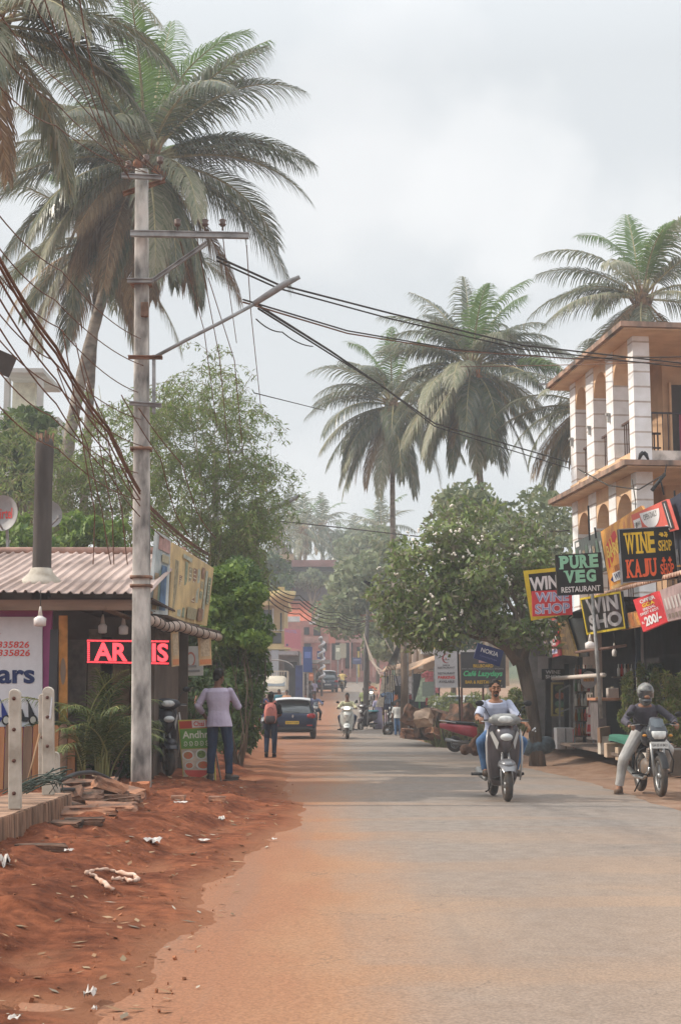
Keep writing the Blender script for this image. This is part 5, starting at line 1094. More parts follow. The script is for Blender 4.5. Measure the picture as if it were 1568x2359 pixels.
sp_ = thing('spotlight', 'black twin spotlight on the corner column just above the middle eave', 'lamp', at(1481, 1052, 32.5)); mb = MB()
mb.tube([(-.12, 0, -.1), (-.06, 0, .05), (0, 0, .1)], [.02, .05, .05], 6); mb.tube([(.12, 0, -.1), (.06, 0, .05), (0, 0, .1)], [.02, .05, .05], 6); mb.obj('lamp_heads', BLACKM, sp_); mb = MB(); mb.tube([(0, 0, .1), (0, .1, .12)], .02, 6); mb.obj('bracket', STEEL, sp_)
o_ = at(1515, 1110, 31.6); mb = MB(); mb.tube([at(1500, 1130, 31.6) - o_, at(1530, 1092, 31.6) - o_], .045, 6); mb.tube([at(1520, 1105, 31.6) - o_, at(1528, 1140, 31.6) - o_], .02, 5); mb.tube([at(1530, 1092, 31.6) - o_, at(1534, 1070, 31.9) - o_], .015, 5)
o = mb.obj('tube_lamp', BLACKM); o.location = o_; tag(o, 'black tube lamp hanging under the middle eave above the red billboard', 'lamp')
cable('black electric wire hanging from the middle eave to the red billboard', [at(1455, 1105, 31.5), at(1462, 1150, 31), at(1466, 1225, 24)], .012)
cable('sagging wire along the first-floor arches of the arcaded building', [at(1330, 1080, 36), at(1400, 1118, 33), at(1470, 1128, 31), at(1530, 1092, 31.4)], .016)
o_ = at(1265, 884, 40); mb = MB(); mb.bar(at(1240, 886, 40) - o_, at(1292, 881, 40) - o_, .09, .05); mb.bar(at(1285, 882, 40) - o_, at(1312, 880, 41.5) - o_, .04); o = mb.obj('flat_lamp', STEEL); o.location = o_; tag(o, 'small flat street lamp sticking out at the far end of the arcaded building roof', 'lamp')
cable('long horizontal cable in front of the broad palm meeting the arcaded building', [at(1060, 845, 40), at(1250, 842, 38), at(1400, 838, 33), at(1580, 832, 31)], .012, WIREB)

# ---------------------------------------------------------------- wine shop stall in front of it
X1 = 5.2
whb = Vector((6.1, 32, H(6.1, 32) - .05)); stall = thing('wine_shop', 'dark open-fronted wine shop under a corrugated tin awning, right side', 'shop', whb)
def WB(p): return Vector(p) - whb
mb = MB(); aw0 = atx(1358, 1374, X1); aw1 = atx(1600, 1308, X1); n = 190; rows = [[], []]
for i in range(n + 1):
    p = aw0.lerp(aw1, i / n); h = .022 * math.sin(i * 2 * math.pi / 4); rows[0].append(WB(p + Vector((0, 0, h)))); rows[1].append(WB((p.x + 1.5, p.y, p.z + .38 + h)))
mb.loft(rows, cap=False, smooth=False, closed=False); mb.loft([[p - Vector((0, 0, .03)) for p in r] for r in rows], cap=False, smooth=False, closed=False); mb.loft([rows[0], [p - Vector((0, 0, .03)) for p in rows[0]]], cap=False, smooth=False, closed=False)
mb.obj('awning', mat('tin_awning', (.52, .34, .25), .75, .35, 5, alt=(.33, .2, .15)), stall)
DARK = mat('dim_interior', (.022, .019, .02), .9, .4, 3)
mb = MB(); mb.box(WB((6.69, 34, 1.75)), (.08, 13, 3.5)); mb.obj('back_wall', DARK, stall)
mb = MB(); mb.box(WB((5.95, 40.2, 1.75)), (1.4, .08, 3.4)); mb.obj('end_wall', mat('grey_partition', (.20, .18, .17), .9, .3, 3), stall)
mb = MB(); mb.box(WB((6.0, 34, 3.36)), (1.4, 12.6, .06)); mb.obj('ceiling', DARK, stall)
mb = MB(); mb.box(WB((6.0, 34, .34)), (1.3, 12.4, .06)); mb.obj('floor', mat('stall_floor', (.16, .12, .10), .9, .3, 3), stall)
for px, py0, py1, Y, w, m in ((1262, 1480, 1722, 39.8, .16, DARK), (1303, 1530, 1722, 36.6, .12, BLACKM), (1345, 1540, 1710, 34, .08, BLACKM), (1468, 1440, 1560, 29.5, .1, flat((.02, .03, .05), .6))):
    a = at(px, py1, Y); c_ = at(px, py0, Y); mb = MB(); mb.bar(WB(a), WB(c_), w); mb.obj('post', m, stall)
for px, w, m in ((1477, .16, mat('lilac_white_wall', (.50, .46, .46), .8, .12, 3)), (1500, .10, mat('teal_paint', (.045, .16, .17), .5, .3, 4)), (1541, .20, mat('teal_paint2', (.16, .36, .34), .35, .35, 4, stretch=(4, 4, .3)))):
    a = at(px, 1700, 31.2); mb = MB(); mb.box(WB((a.x, 31.2 if w < .2 else 30.6, 1.9)), (w, .12, 3.2)); mb.obj('pillar', m, stall)
BEER = mat('menu_strip', (.40, .19, .08), .5, .55, 7, alt=(.10, .05, .03), stretch=(1, 3, .4))
SB = lambda name, lab, bl, br, tr, tl, m, X=X1, **k: Board(name, lab, 'sign', atx(*bl, X), atx(*br, X), atx(*tr, X), atx(*tl, X), m, .05, **k)
WHL = flat((.68, .66, .66), .5, name='letter_white'); YEL = flat((.72, .46, .04), .45, name='letter_amber'); ORG = flat((.75, .12, .035), .45, name='letter_orange'); MINT = flat((.27, .55, .38), .5, name='letter_mint'); BLK = mat('sign_black', (.016, .014, .014), .35, .2, 4); SRED = flat((.58, .045, .055), .5, name='sign_red'); GREY = flat((.36, .34, .35), .5, name='letter_grey'); YFR = flat((.60, .44, .03), .5, name='frame_yellow')
# facing boards
YA = 23.0
b = Board('shop_sign', 'large black sign reading WINE SHOP KAJU SHOP in yellow and orange slab letters', 'sign', Q(1432, 1343, YA), Q(1562, 1333, YA), Q(1550, 1211, YA), Q(1423, 1219, YA), BLK, .12, frame=.012, fw=.01, fm=flat((.25, .25, .26), .4))
b.text('WINE', .09, .52, .64, .92, YEL, .035, slab=True); b.text('SHOP', .69, .54, .94, .74, YEL, .03, slab=True)
b.text('KAJU', .09, .08, .63, .42, ORG, .035, slab=True); b.text('SHOP', .69, .10, .94, .30, ORG, .03, slab=True)
for cu, m, y in ((.80, YEL, .85), ):
    for i in range(6): a = i * 60; b.rect(0, 0, 1, 1, m, 'vine_leaf', [(cu - .04 + .045 * math.cos(R(a - 22)), y + .04 * math.sin(R(a - 22))), (cu - .04 + .02, y), (cu - .04 + .045 * math.cos(R(a + 22)), y + .045 * math.sin(R(a + 22)))]) if i in (1, 2, 3) else None
    for du, dv in ((.03, .03), (.055, .02), (.04, -.01), (.065, -.015), (.02, -.03), (.05, -.045)): b.oval(cu + du, y + dv, .014, .018, m, 'grape')
    b.oval(cu - .03, y - .01, .03, .035, m, 'leaf')
for cu in (.76, .87): b.oval(cu, .36, .035, .03, ORG, 'cashew'); b.rect(0, 0, 1, 1, ORG, 'cashew_stem', [(cu - .008, .30), (cu + .008, .30), (cu + .015, .42), (cu - .015, .42)])
for u in (.0, 1.0): mb = MB(); mb.bar(b.p(u - .01 + .02 * u, -.03, .02), b.p(u - .01 + .02 * u, .55, .02), .03); mb.obj('side_bracket', STEEL, b.root)
YB = 27.0
b = Board('shop_sign', 'black sign reading PURE VEG RESTAURANT in mint green and white', 'sign', Q(1284, 1372, YB), Q(1390, 1366, YB), Q(1384, 1272, YB), Q(1279, 1279, YB), BLK, .12)
b.text('PURE', .07, .64, .93, .97, MINT, .055, slab=True); b.text('VEG', .16, .29, .86, .60, MINT, .055, slab=True); b.text('RESTAURANT', .08, .06, .93, .20, WHL, .02)
YC = 29.0
b = Board('shop_sign', 'yellow-framed black wine shop sign partly covered by the black and the red signs', 'sign', Q(1222, 1430, YC), Q(1300, 1416, YC), Q(1298, 1306, YC), Q(1204, 1315, YC), BLK, .06, frame=.08, fm=YFR)
b.text('WINE', .12, .57, 1.02, .85, WHL, .04); b.text('SHOP', .14, .22, 1.04, .50, WHL, .04)
b = Board('shop_sign', 'red sign reading WINE SHOP with outlined lilac letters below the mint lettered sign', 'sign', Q(1226, 1420, 28.4), Q(1318, 1416, 28.4), Q(1316, 1358, 28.4), Q(1224, 1362, 28.4), SRED, .06)
LIL = flat((.66, .60, .68), .5); PBL = flat((.27, .28, .48), .5)
b.text('WINE', .08, .55, .92, .94, LIL, .05); b.text('SHOP', .06, .07, .94, .49, LIL, .05); b.text('WINE', .09, .57, .91, .92, PBL, .0); b.text('SHOP', .07, .09, .93, .47, PBL, .0)
b = Board('shop_sign', 'small black sign reading WINE SHOP in grey letters, low beside the tree trunk', 'sign', Q(1247, 1566, 36), Q(1300, 1566, 36), Q(1300, 1541, 36), Q(1247, 1541, 36), BLK, .08)
b.text('WINE', .16, .55, .80, .88, WHL, .025); b.text('SHOP', .16, .12, .80, .45, WHL, .025)
# boards on the roof edge, facing the road
ORB = mat('orange_board', (.66, .34, .06), .45, .25, 3, alt=(.50, .18, .06))
b = SB('billboard', 'orange billboard with red fanned lettering behind the large black sign', (1405, 1363), (1560, 1305), (1475, 1165), (1382, 1225), ORB, X=5.45)
b.rect(0, 0, 1, 1, SRED, 'arc_band', [(.06, .35), (.06, .72), (.30, .88), (.52, .88), (.30, .74), (.16, .45)]); b.rect(.1, .38, .12, .7, YEL); b.rect(.15, .5, .17, .78, YEL); b.rect(.21, .6, .23, .82, YEL)
b.text('BARREL', .07, .52, .5, .72, flat((.74, .52, .12), .5), .02); b.rect(.16, .22, .28, .36, mat('autumn_print', (.42, .14, .04), .5, .5, 12)); b.rect(.10, .12, .34, .26, WHL); b.text('WINE', .13, .14, .32, .24, NAVY, .03); b.rect(0, 0, 1, 1, NAVY, 'bottle', [(.05, .17), (.10, .22), (.10, .12)])
b.rect(.04, .02, 1, .07, flat((.62, .42, .20), .5)); b.rect(.36, .55, .9, .95, ORB)
b = SB('billboard', 'red billboard with a white half-round badge above the large black sign', (1465, 1250), (1556, 1220), (1534, 1150), (1452, 1187), flat((.60, .11, .08), .5, name='board_red'), X=5.35)
b.rect(.04, .45, .24, .78, WHL); b.text('CAFE BAR', .05, .55, .23, .68, flat((.2, .18, .15), .5), .02); b.oval(.52, .92, .26, .62, WHL, a0=180, a1=360); b.text('OPEN DAILY', .34, .62, .70, .82, flat((.12, .11, .10), .5), .02); b.text('BAR', .62, .05, .9, .22, WHL, .03); b.rect(.88, .05, .99, .97, flat((.05, .04, .04), .5)); b.rect(.925, .1, .94, .9, WHL)
b = SB('billboard', 'dark navy edge panel rising at the top right above the large black sign', (1560, 1330), (1600, 1325), (1590, 1120), (1534, 1155), flat((.035, .04, .06), .6, name='navy_panel'), X=5.5)
b.rect(.02, .02, .2, .12, YEL)
b = SB('billboard', 'dark banner of bottle pictures on the roof behind the mint lettered sign', (1330, 1345), (1400, 1310), (1384, 1222), (1322, 1248), mat('bottle_print', (.05, .06, .045), .4, .5, 8, alt=(.02, .02, .02)), X=5.7)
for k in range(8): b.rect(.04 + k * .12, .06, .11 + k * .12, .8 - .05 * (k % 3), mat(('print_green', 'print_grey', 'print_amber')[k % 3], ((.05, .11, .05), (.28, .28, .28), (.36, .24, .13))[k % 3], .4, .5, 9, alt=(.03, .03, .03)))
b.rect(.06, .84, .2, .95, WHL); b.rect(.8, .1, .86, .4, SRED)
for x, y0, y1 in ((1357, 1165, 1245), (1555, 1130, 1180), (1372, 1215, 1240)):
    o_ = at(x, y1, 26); mb = MB(); mb.bar((0, 0, 0), at(x - 3, y0, 26) - o_, .03); o = mb.obj('rod', BLACKM); o.location = o_; tag(o, {1357: 'thin black rod standing up in front of the arcade columns', 1555: 'thin black rod at the top right edge of the red billboard', 1372: 'short slanting rod above the bottle picture banner'}[x], 'rod')
# under the awning
b = SB('shop_sign', 'yellow-framed black sign with big grey WINE SHOP letters hanging under the tin awning', (1352, 1463), (1440, 1448), (1428, 1362), (1336, 1378), BLK, X=5.05, frame=.06, fm=YFR)
b.text('WIN', .12, .53, .92, .97, GREY, .04); b.text('SHO', .12, .10, .96, .50, GREY, .04)
b = SB('banner', 'strip of food and bottle photographs under the tin awning', (1430, 1452), (1512, 1436), (1500, 1400), (1418, 1418), BEER, X=5.12)
for k in range(6): b.rect(.04 + k * .16, .1, .13 + k * .16, .9, flat(((.55, .25, .06), (.55, .5, .4), (.40, .14, .05))[k % 3], .4, var=.4, scale=20))
b = SB('shop_sign', 'red tilted sign reading OFFER GOA SPECIAL 200 under the awning', (1480, 1456), (1536, 1432), (1512, 1362), (1457, 1382), SRED, X=5.0)
b.text('OFFER', .25, .80, .88, .92, WHL, .03); b.text('GOA', .3, .66, .80, .78, YEL, .04); b.text('SPECIAL', .28, .56, .80, .64, WHL, .02); b.text('SWEET 4 BOX', .12, .44, .88, .53, WHL, .02); b.text('200/-', .22, .10, .88, .38, WHL, .04); b.text('Rs.', .1, .2, .2, .28, WHL, .02)
b = SB('billboard', 'faded pink board with rows of lettering right of the red offer sign', (1537, 1432), (1610, 1415), (1585, 1335), (1518, 1360), mat('faded_pink', (.42, .30, .29), .5, .25, 4), X=4.95)
for k in range(7): b.rect(.08 + k * .12, .35, .14 + k * .12, .7, flat((.55, .50, .47), .5)); b.rect(.08 + k * .12, .08, .15 + k * .12, .22, flat((.26, .20, .16), .5))
b = SB('shop_sign', 'red vertical wine shop board at the lower left of the stall', (1265, 1516), (1289, 1510), (1277, 1422), (1252, 1428), SRED, X=5.25)
for k in range(3): b.rect(.1 + k * .28, .80, .34 + k * .28, .93, WHL)
b.text('WINE', .12, .56, .90, .76, WHL, .04); b.text('SHOP', .12, .28, .90, .52, WHL, .04); b.rect(.25, .07, .85, .2, LIL); b.rect(.3, .1, .8, .17, PBL)
b = SB('billboard', 'narrow yellow board beside the red vertical one', (1290, 1509), (1328, 1512), (1300, 1418), (1279, 1422), mat('yellow_menu', (.60, .40, .12), .5, .3, 6, alt=(.45, .25, .08)), X=5.32)
for k in range(4): b.rect(.15, .15 + k * .2, .6, .27 + k * .2, flat((.35, .22, .08), .5, var=.4))
b = SB('billboard', 'dark bottle-picture board closest to the tree trunk', (1262, 1516), (1268, 1514), (1256, 1428), (1226, 1432), MATS['bottle_print'], X=5.2)
for k in range(3): b.rect(.1 + k * .28, .1, .3 + k * .28, .9, (MATS['print_green'], flat((.36, .25, .28), .5), MATS['print_amber'])[k])
b = SB('panel', 'plain black panel between the yellow board and the hanging wine shop sign', (1326, 1515), (1352, 1512), (1342, 1424), (1306, 1424), BLK, X=5.4)
b = Board('panel', 'grey-lilac panel above the small black sign low beside the tree trunk', 'panel', Q(1238, 1562, 37), Q(1262, 1562, 37), Q(1262, 1512, 37), Q(1238, 1512, 37), flat((.30, .26, .25), .7), .03)
pendant('white bulb lamp hanging below the yellow-framed sign under the awning', at(1358, 1482, 27.2), 1.1); pendant('bluish lamp deep inside the wine shop', at(1414, 1500, 30), .6)
def rod(label, a, b, r_, m, name='pole', cat='pole'):
    a = Vector(a); mb = MB(); mb.tube([(0, 0, 0), Vector(b) - a], r_, 8); o = mb.obj(name, m); o.location = a; tag(o, label, cat); return o
rod('slanting grey steel pole holding the tin awning', at(1384, 1655, 27.5), at(1363, 1365, 27.5), .035, STEEL)
rod('white horizontal tube light in front of the stall', at(1272, 1563, 33), at(1391, 1555, 29), .045, flat((.55, .48, .43), .5), 'tube_light', 'lamp')
rod('thin brown batten strung across the stall below the hanging signs', at(1325, 1503, 30), at(1440, 1487, 28), .03, flat((.17, .10, .08), .7), 'batten', 'batten')
r_ = rod('glowing pink neon tube on the beige wall', at(1522, 1512, 31.0), at(1524, 1465, 31.0), .03, mat('neon_pink', (.8, .15, .12), .4, .05, 5, emit=((1.0, .15, .12), .9)), 'neon_tube', 'lamp')
# stall goods
def boxthing(name, label, cat, px0, py0, px1, py1, Y, d, m, bev=.01, parts=()):
    a = at(px0, py1, Y); c_ = at(px1, py0, Y); o_ = Vector(((a.x + c_.x) / 2, Y + d / 2, a.z)); t = thing(name, label, cat, o_); mb = MB(); mb.box((0, 0, (c_.z - a.z) / 2), (c_.x - a.x, d, c_.z - a.z)); mb.obj(parts[0] if parts else 'body', m, t, bev); t['w'] = c_.x - a.x; t['h'] = c_.z - a.z; return t
t = boxthing('drinks_fridge', 'low white two-door fridge standing in front of the dark stall', 'fridge', 1282, 1677, 1322, 1726, 35.2, .5, flat((.56, .56, .58), .35, name='fridge_white'), parts=('cabinet',)); w, h = t['w'], t['h']; del t['w'], t['h']
mb = MB(); mb.box((0, -.256, h / 2), (.02, .012, h * .98)); mb.obj('door_gap', BLACKM, t); mb = MB(); mb.box((w / 2 - .03, -.257, h / 2), (.03, .014, h * .9)); mb.obj('red_trim', SRED, t)
t = boxthing('counter', 'dark shop counter with a wooden top under the grey pole', 'counter', 1377, 1614, 1436, 1706, 30.2, .9, mat('counter_side', (.14, .12, .12), .6, .3, 4), parts=('cabinet',)); w, h = t['w'], t['h']; del t['w'], t['h']
mb = MB(); mb.box((0, -.02, h + .03), (w + .12, 1.0, .06)); mb.obj('top', mat('counter_wood', (.42, .20, .12), .6, .3, 4), t, .01); mb = MB(); mb.box((w * .15, -.455, h * .5), (w * .66, .014, h * .94)); mb.obj('dark_panel', BLACKM, t)
t = boxthing('carton', 'pale carton standing on the wooden counter top', 'box', 1400, 1585, 1424, 1610, 30.6, .25, flat((.42, .38, .35), .8), parts=('box',)); del t['w'], t['h']; mb = MB(); mb.box((0, 0, .25), (.02, .262, .01)); mb.obj('tape', flat((.5, .42, .3), .5), t)
# shelves with bottles
sh = thing('bottle_shelf', 'tall shelf full of small bottles in the dark wine shop', 'shelf', at(1335, 1700, 33.6)); bz = sh.location
for k in range(5):
    mb = MB(); a = at(1322, 1560 + k * 34, 33.6) - bz; c_ = at(1366, 1560 + k * 34, 33.6) - bz; mb.box(((a.x + c_.x) / 2, .1, a.z), (c_.x - a.x, .22, .025)); mb.obj('shelf_board', flat((.12, .085, .07), .7), sh)
for px in (1322, 1366):
    mb = MB(); a = at(px, 1712, 33.6) - bz; c_ = at(px, 1540, 33.6) - bz; mb.bar(a, c_, .04); mb.obj('upright', STEEL, sh)
bm_ = {}
for col in ('amber', 'green', 'clear', 'red'):
    mb = MB(); mb.tube([(0, 0, 0), (0, 0, .16), (0, 0, .2), (0, 0, .27)], [.035, .035, .013, .013], 8); me_ = mb.mesh('bottle'); me_.materials.append({'amber': flat((.20, .08, .02), .2), 'green': flat((.04, .13, .05), .2), 'clear': flat((.55, .55, .52), .2), 'red': flat((.40, .05, .04), .3)}[col]); bm_[col] = me_
g = random.Random(19); words_c = {'amber': 'brown', 'green': 'green', 'clear': 'clear', 'red': 'red'}
for k in range(5):
    for i in range(6):
        c = g.choice(list(bm_)); p = at(1326 + i * 7.2, 1558.5 + k * 34, 33.55); o = link('bottle', bm_[c]); o.location = p; tag(o, f'{words_c[c]} bottle, {("first", "second", "third", "fourth", "fifth", "last")[i]} from the left on the {("top", "second", "middle", "fourth", "bottom")[k]} board of the tall wine shop shelf', 'bottle', 'bottles on the tall shelf')
for i in range(5):
    c = ('clear', 'red', 'clear', 'amber', 'clear')[i]; o = link('bottle', bm_[c]); o.location = at(1424 + i * 7.5, 1608 - 50, 31.6); tag(o, f'{words_c[c]} bottle on the ledge above the counter, {("first", "second", "third", "fourth", "last")[i]} from the left', 'bottle', 'bottles above the counter')
o = MB().box((0, 0, 0), (.6, .2, .03)).obj('ledge', flat((.14, .1, .08), .7)); o.location = at(1440, 1560, 31.6); tag(o, 'dark ledge carrying bottles above the counter', 'shelf')
# rack with framed picture discs at the left of the stall
b = Board('display_board', 'yellow-edged black display board with round food pictures under the small black sign', 'board', Q(1268, 1650, 37), Q(1308, 1650, 37), Q(1308, 1572, 37), Q(1268, 1572, 37), BLK, .04, frame=.05, fm=flat((.40, .32, .12), .5))
for cv, c in ((.82, (.10, .13, .04)), (.60, (.42, .13, .06)), (.36, (.10, .2, .12)), (.16, (.42, .38, .12))): b.oval(.52, cv, .30, .10, flat(c, .5, var=.4, scale=20))
rk = thing('steel_rack', 'grey steel frame rack standing before the round food pictures', 'rack', at(1300, 1712, 35.8)); bz = rk.location
for a, c_ in (((1288, 1712), (1288, 1590)), ((1312, 1712), (1312, 1578)), ((1288, 1590), (1312, 1578)), ((1288, 1640), (1312, 1632))): mb = MB(); mb.bar(at(*a, 35.8) - bz, at(*c_, 35.8) - bz, .035); mb.obj('bar', STEEL, rk)
o = Board('umbrella_sign', 'round white sign with orange lettering hanging in the dark stall', 'sign', Q(1334, 1560, 33), Q(1376, 1560, 33), Q(1376, 1540, 33), Q(1334, 1540, 33), BLK, .02)
o.oval(.5, -.3, .46, 1.0, flat((.50, .46, .46), .5)); o.rect(.2, -.5, .8, .25, flat((.60, .28, .08), .5, var=.4, scale=20)); o.rect(-.02, .1, .1, .9, SRED)
for i, (x, c1, c2, lab) in enumerate(((1357, (.50, .38, .37), (.45, .05, .05), 'tall pale pink and red advertising roll standing in the stall'), (1372, (.60, .42, .03), (.04, .08, .3), 'yellow and blue advertising roll standing beside the pink one'), (1379, (.35, .04, .05), (.05, .07, .25), 'dark red advertising roll nearest the counter'))):
    b = Board('standee', lab, 'sign', Q(x - 5 - 3 * (i == 0), 1690, 32 - .3 * i), Q(x + 4, 1690, 32 - .3 * i), Q(x + 8, 1606, 32 - .3 * i), Q(x, 1606, 32 - .3 * i), flat(c1, .5), .02); b.rect(.1, .05, .9, .25, flat(c2, .5)); b.rect(.1, .45, .9, .52, flat(c2, .5))
# green cloth table, blocks
t = thing('low_table', 'low table covered with a sagging green cloth in front of the counter', 'table', at(1445, 1748, 28.5)); bz = t.location.copy()
GRC = mat('green_cloth', (.085, .26, .19), .8, .2, 4)
c4 = [at(1402, 1692, 29.6), at(1492, 1692, 29.0), at(1475, 1722, 27.4), at(1400, 1706, 28.0)]; nn = 8; vs = []
for j in range(nn + 1):
    for i in range(nn + 1):
        u, v = i / nn, j / nn; p = c4[3].lerp(c4[2], u).lerp(c4[0].lerp(c4[1], u), v); vs.append(p - bz + Vector((0, 0, -.07 * math.sin(u * math.pi) * math.sin(v * math.pi) + .01 * math.sin(u * 9))))
mb = MB(); mb.add(vs, [(j * (nn + 1) + i, j * (nn + 1) + i + 1, (j + 1) * (nn + 1) + i + 1, (j + 1) * (nn + 1) + i) for j in range(nn) for i in range(nn)], True); mb.obj('cloth', GRC, t)
for x, y0, y1, Y, w, m in ((1420, 1712, 1745, 28.6, .42, mat('cream_block', (.46, .35, .26), .9, .25, 3)), (1437, 1722, 1752, 28.0, .26, MATS['cream_block']), (1392, 1696, 1738, 29.5, .2, CONC2)):
    mb = MB(); a = at(x, y1, Y) - bz; c_ = at(x, y0, Y) - bz; mb.box((a.x, a.y + .1, (a.z + c_.z) / 2), (w, .3, c_.z - a.z)); mb.obj('block', m, t, .01)
mb = MB(); mb.bar(at(1378, 1694, 29.4) - bz, at(1402, 1690, 29.8) - bz, .06, .3); mb.obj('timber', flat((.30, .19, .13), .8), t)
for xx, ya, yb in ((1446, 1762, 1715), (1462, 1740, 1712)): mb = MB(); mb.bar(at(xx, ya, 27.6) - bz, at(xx, yb, 27.6) - bz, .025); mb.obj('leg', RUST, t)
t = thing('bent_pipe_rail', 'bent rusty pipe rail beside the green cloth table', 'rail', at(1455, 1740, 26.5)); bz = t.location.copy(); mb = MB(); mb.tube([at(1453, 1740, 26.5) - bz, at(1455, 1700, 26.5) - bz, at(1464, 1682, 26.5) - bz, at(1480, 1672, 26.5) - bz], .02, 6); mb.obj('pipe', RUST, t); mb = MB(); mb.tube([at(1460, 1738, 26.5) - bz, at(1459, 1690, 26.5) - bz], .015, 6); mb.obj('strut', RUST, t)
o = thing('rubbish_bag', 'dark blue rubbish bag slumped at the foot of the flowering tree', 'bag', at(1238, 1738, 33)); mb = MB(); mb.ell((0, 0, .18), (.42, .25, .2)); mb.ell((.2, 0, .26), (.2, .2, .16)); mb.ell((-.2, -.05, .14), (.25, .2, .18)); mb.obj('bag', mat('bag_dark', (.035, .045, .05), .35, .6, 9, .03, 12, alt=(.10, .14, .17)), o, remesh=.04)
# plants before the stall
def conifer(label, px, pyb, pyt, Y, wpx, seed, name='conifer_shrub', pot=None):
    p = at(px, pyb, Y); p.z = max(p.z, H(p.x, Y)) - .02 if pot is None else p.z; tz = at(px, pyt, Y).z; w = wpx * Y / F / 2; r = thing(name, label, 'shrub', p); g = random.Random(seed); bl = []
    for i in range(40): t = g.random(); bl.append((g.gauss(0, .35) * w * (1.15 - t * .75), g.gauss(0, .35) * w, (tz - p.z) * (.12 + .85 * t), w * .42 * (1.1 - t * .6), w * .42, .14))
    npmesh('foliage', leafcloud(bl, 4200, .085, 3.5, seed, .3, .3), 4, leafmat('conifer_leaf', [(.07, .11, .025), (.13, .18, .04), (.20, .22, .06), (.24, .20, .09), (.05, .08, .02)], .3), r)
    mb = MB(); mb.tube([(0, 0, 0), (.02, 0, (tz - p.z) * .4), (0, 0, (tz - p.z) * .85)], [.03, .02, .008], 6); mb.obj('stem', MATS['bark'], r); return p
conifer('dark pointed conifer shrub left of the helmeted rider', 1446, 1690, 1548, 28, 52, 1); conifer('yellowish conifer shrub behind the helmeted rider', 1478, 1690, 1530, 29, 40, 4); conifer('pointed conifer shrub right of the motorcyclist helmet', 1512, 1690, 1548, 28, 44, 2)
p = conifer('large drooping yellow-green conifer in a grey pot at the right edge', 1562, 1725, 1552, 25.5, 95, 3, pot=1)
t = thing('plant_pot', 'tall grey tapered plant pot at the right edge of the picture', 'pot', at(1566, 1786, 25.5)); hh = at(1566, 1722, 25.5).z - t.location.z; mb = MB(); mb.tube([(0, 0, 0), (0, 0, hh * .9), (0, 0, hh * .9), (0, 0, hh)], [.17, .24, .27, .27], 18); mb.obj('pot', mat('pot_grey', (.22, .22, .21), .7, .2, 4), t); mb = MB(); mb.disc((0, 0, hh + .004), .24, (0, 0, 1), .01); mb.obj('soil', ROCKD, t)
q = at(1512, 1560, 29.5); t = thing('small_palm', 'small dark leafy plant on the ledge before the beige wall', 'plant', q); g = random.Random(3); npmesh('leaves', leafcloud([(0, 0, .1, .22, .2, .2)], 500, .14, 4, 3, .3, -.3), 4, GRND, t); mb = MB(); mb.tube([(0, 0, -.3), (0, 0, .05)], .03, 6); mb.obj('stem', MATS['bark'], t)
rod('grey diagonal handrail rising behind the conifers', at(1470, 1648, 29), at(1512, 1602, 29), .035, STEEL, 'handrail', 'rail'); rod('pale slanting board behind the motorcyclist shoulder', at(1492, 1655, 28.5), at(1520, 1618, 28.5), .03, flat((.5, .42, .36), .7), 'board_strip', 'board')
t = thing('white_kerb_block', 'white painted kerb block behind the motorcycle front wheel', 'block', at(1530, 1752, 26)); mb = MB(); mb.box((0, 0, .12), (.75, .35, .3)); mb.obj('block', flat((.55, .5, .45), .8), t, .02); mb = MB(); mb.box((0, 0, .285), (.77, .37, .03)); mb.obj('cap', flat((.5, .33, .25), .8), t)
# ================================================================ far street
def facade(name, label, Y, boxes, d=8, cat='building', rz=0):
    """boxes: (part, px0, py0, px1, py1, material, depth, dy) seen from the street"""
    xs = [b[1] for b in boxes] + [b[3] for b in boxes]; a = at((min(xs) + max(xs)) / 2, 1600, Y); base = Vector((a.x, Y, H(a.x, Y))); t = thing(name, label, cat, base)
    for (nm, x0, y0, x1, y1, m, dd, dy) in boxes:
        p = at(x0, y1, Y + dy); q = at(x1, y0, Y + dy); mb = MB(); mb.box(((p.x + q.x) / 2 - base.x, dy + dd / 2, (p.z + q.z) / 2 - base.z), (q.x - p.x, dd, q.z - p.z)); mb.obj(nm, m, t)
    return t
OCH = mat('ochre_wall', (.46, .34, .17), .85, .2, 1.5); OCHD = mat('ochre_trim', (.55, .42, .20), .85, .2, 2); WIN = mat('window_dark', (.045, .045, .05), .4, .3, 3); GRY = mat('grey_concrete', (.25, .23, .22), .9, .3, 1.5); PINKW = mat('pink_wall', (.50, .22, .19), .85, .25, 1.2); ORW = mat('orange_roof', (.60, .17, .10), .75, .2, 2.5, stretch=(1, 1, 1)); PALE = mat('pale_trim', (.60, .60, .60), .8, .2, 2)
YY = 102
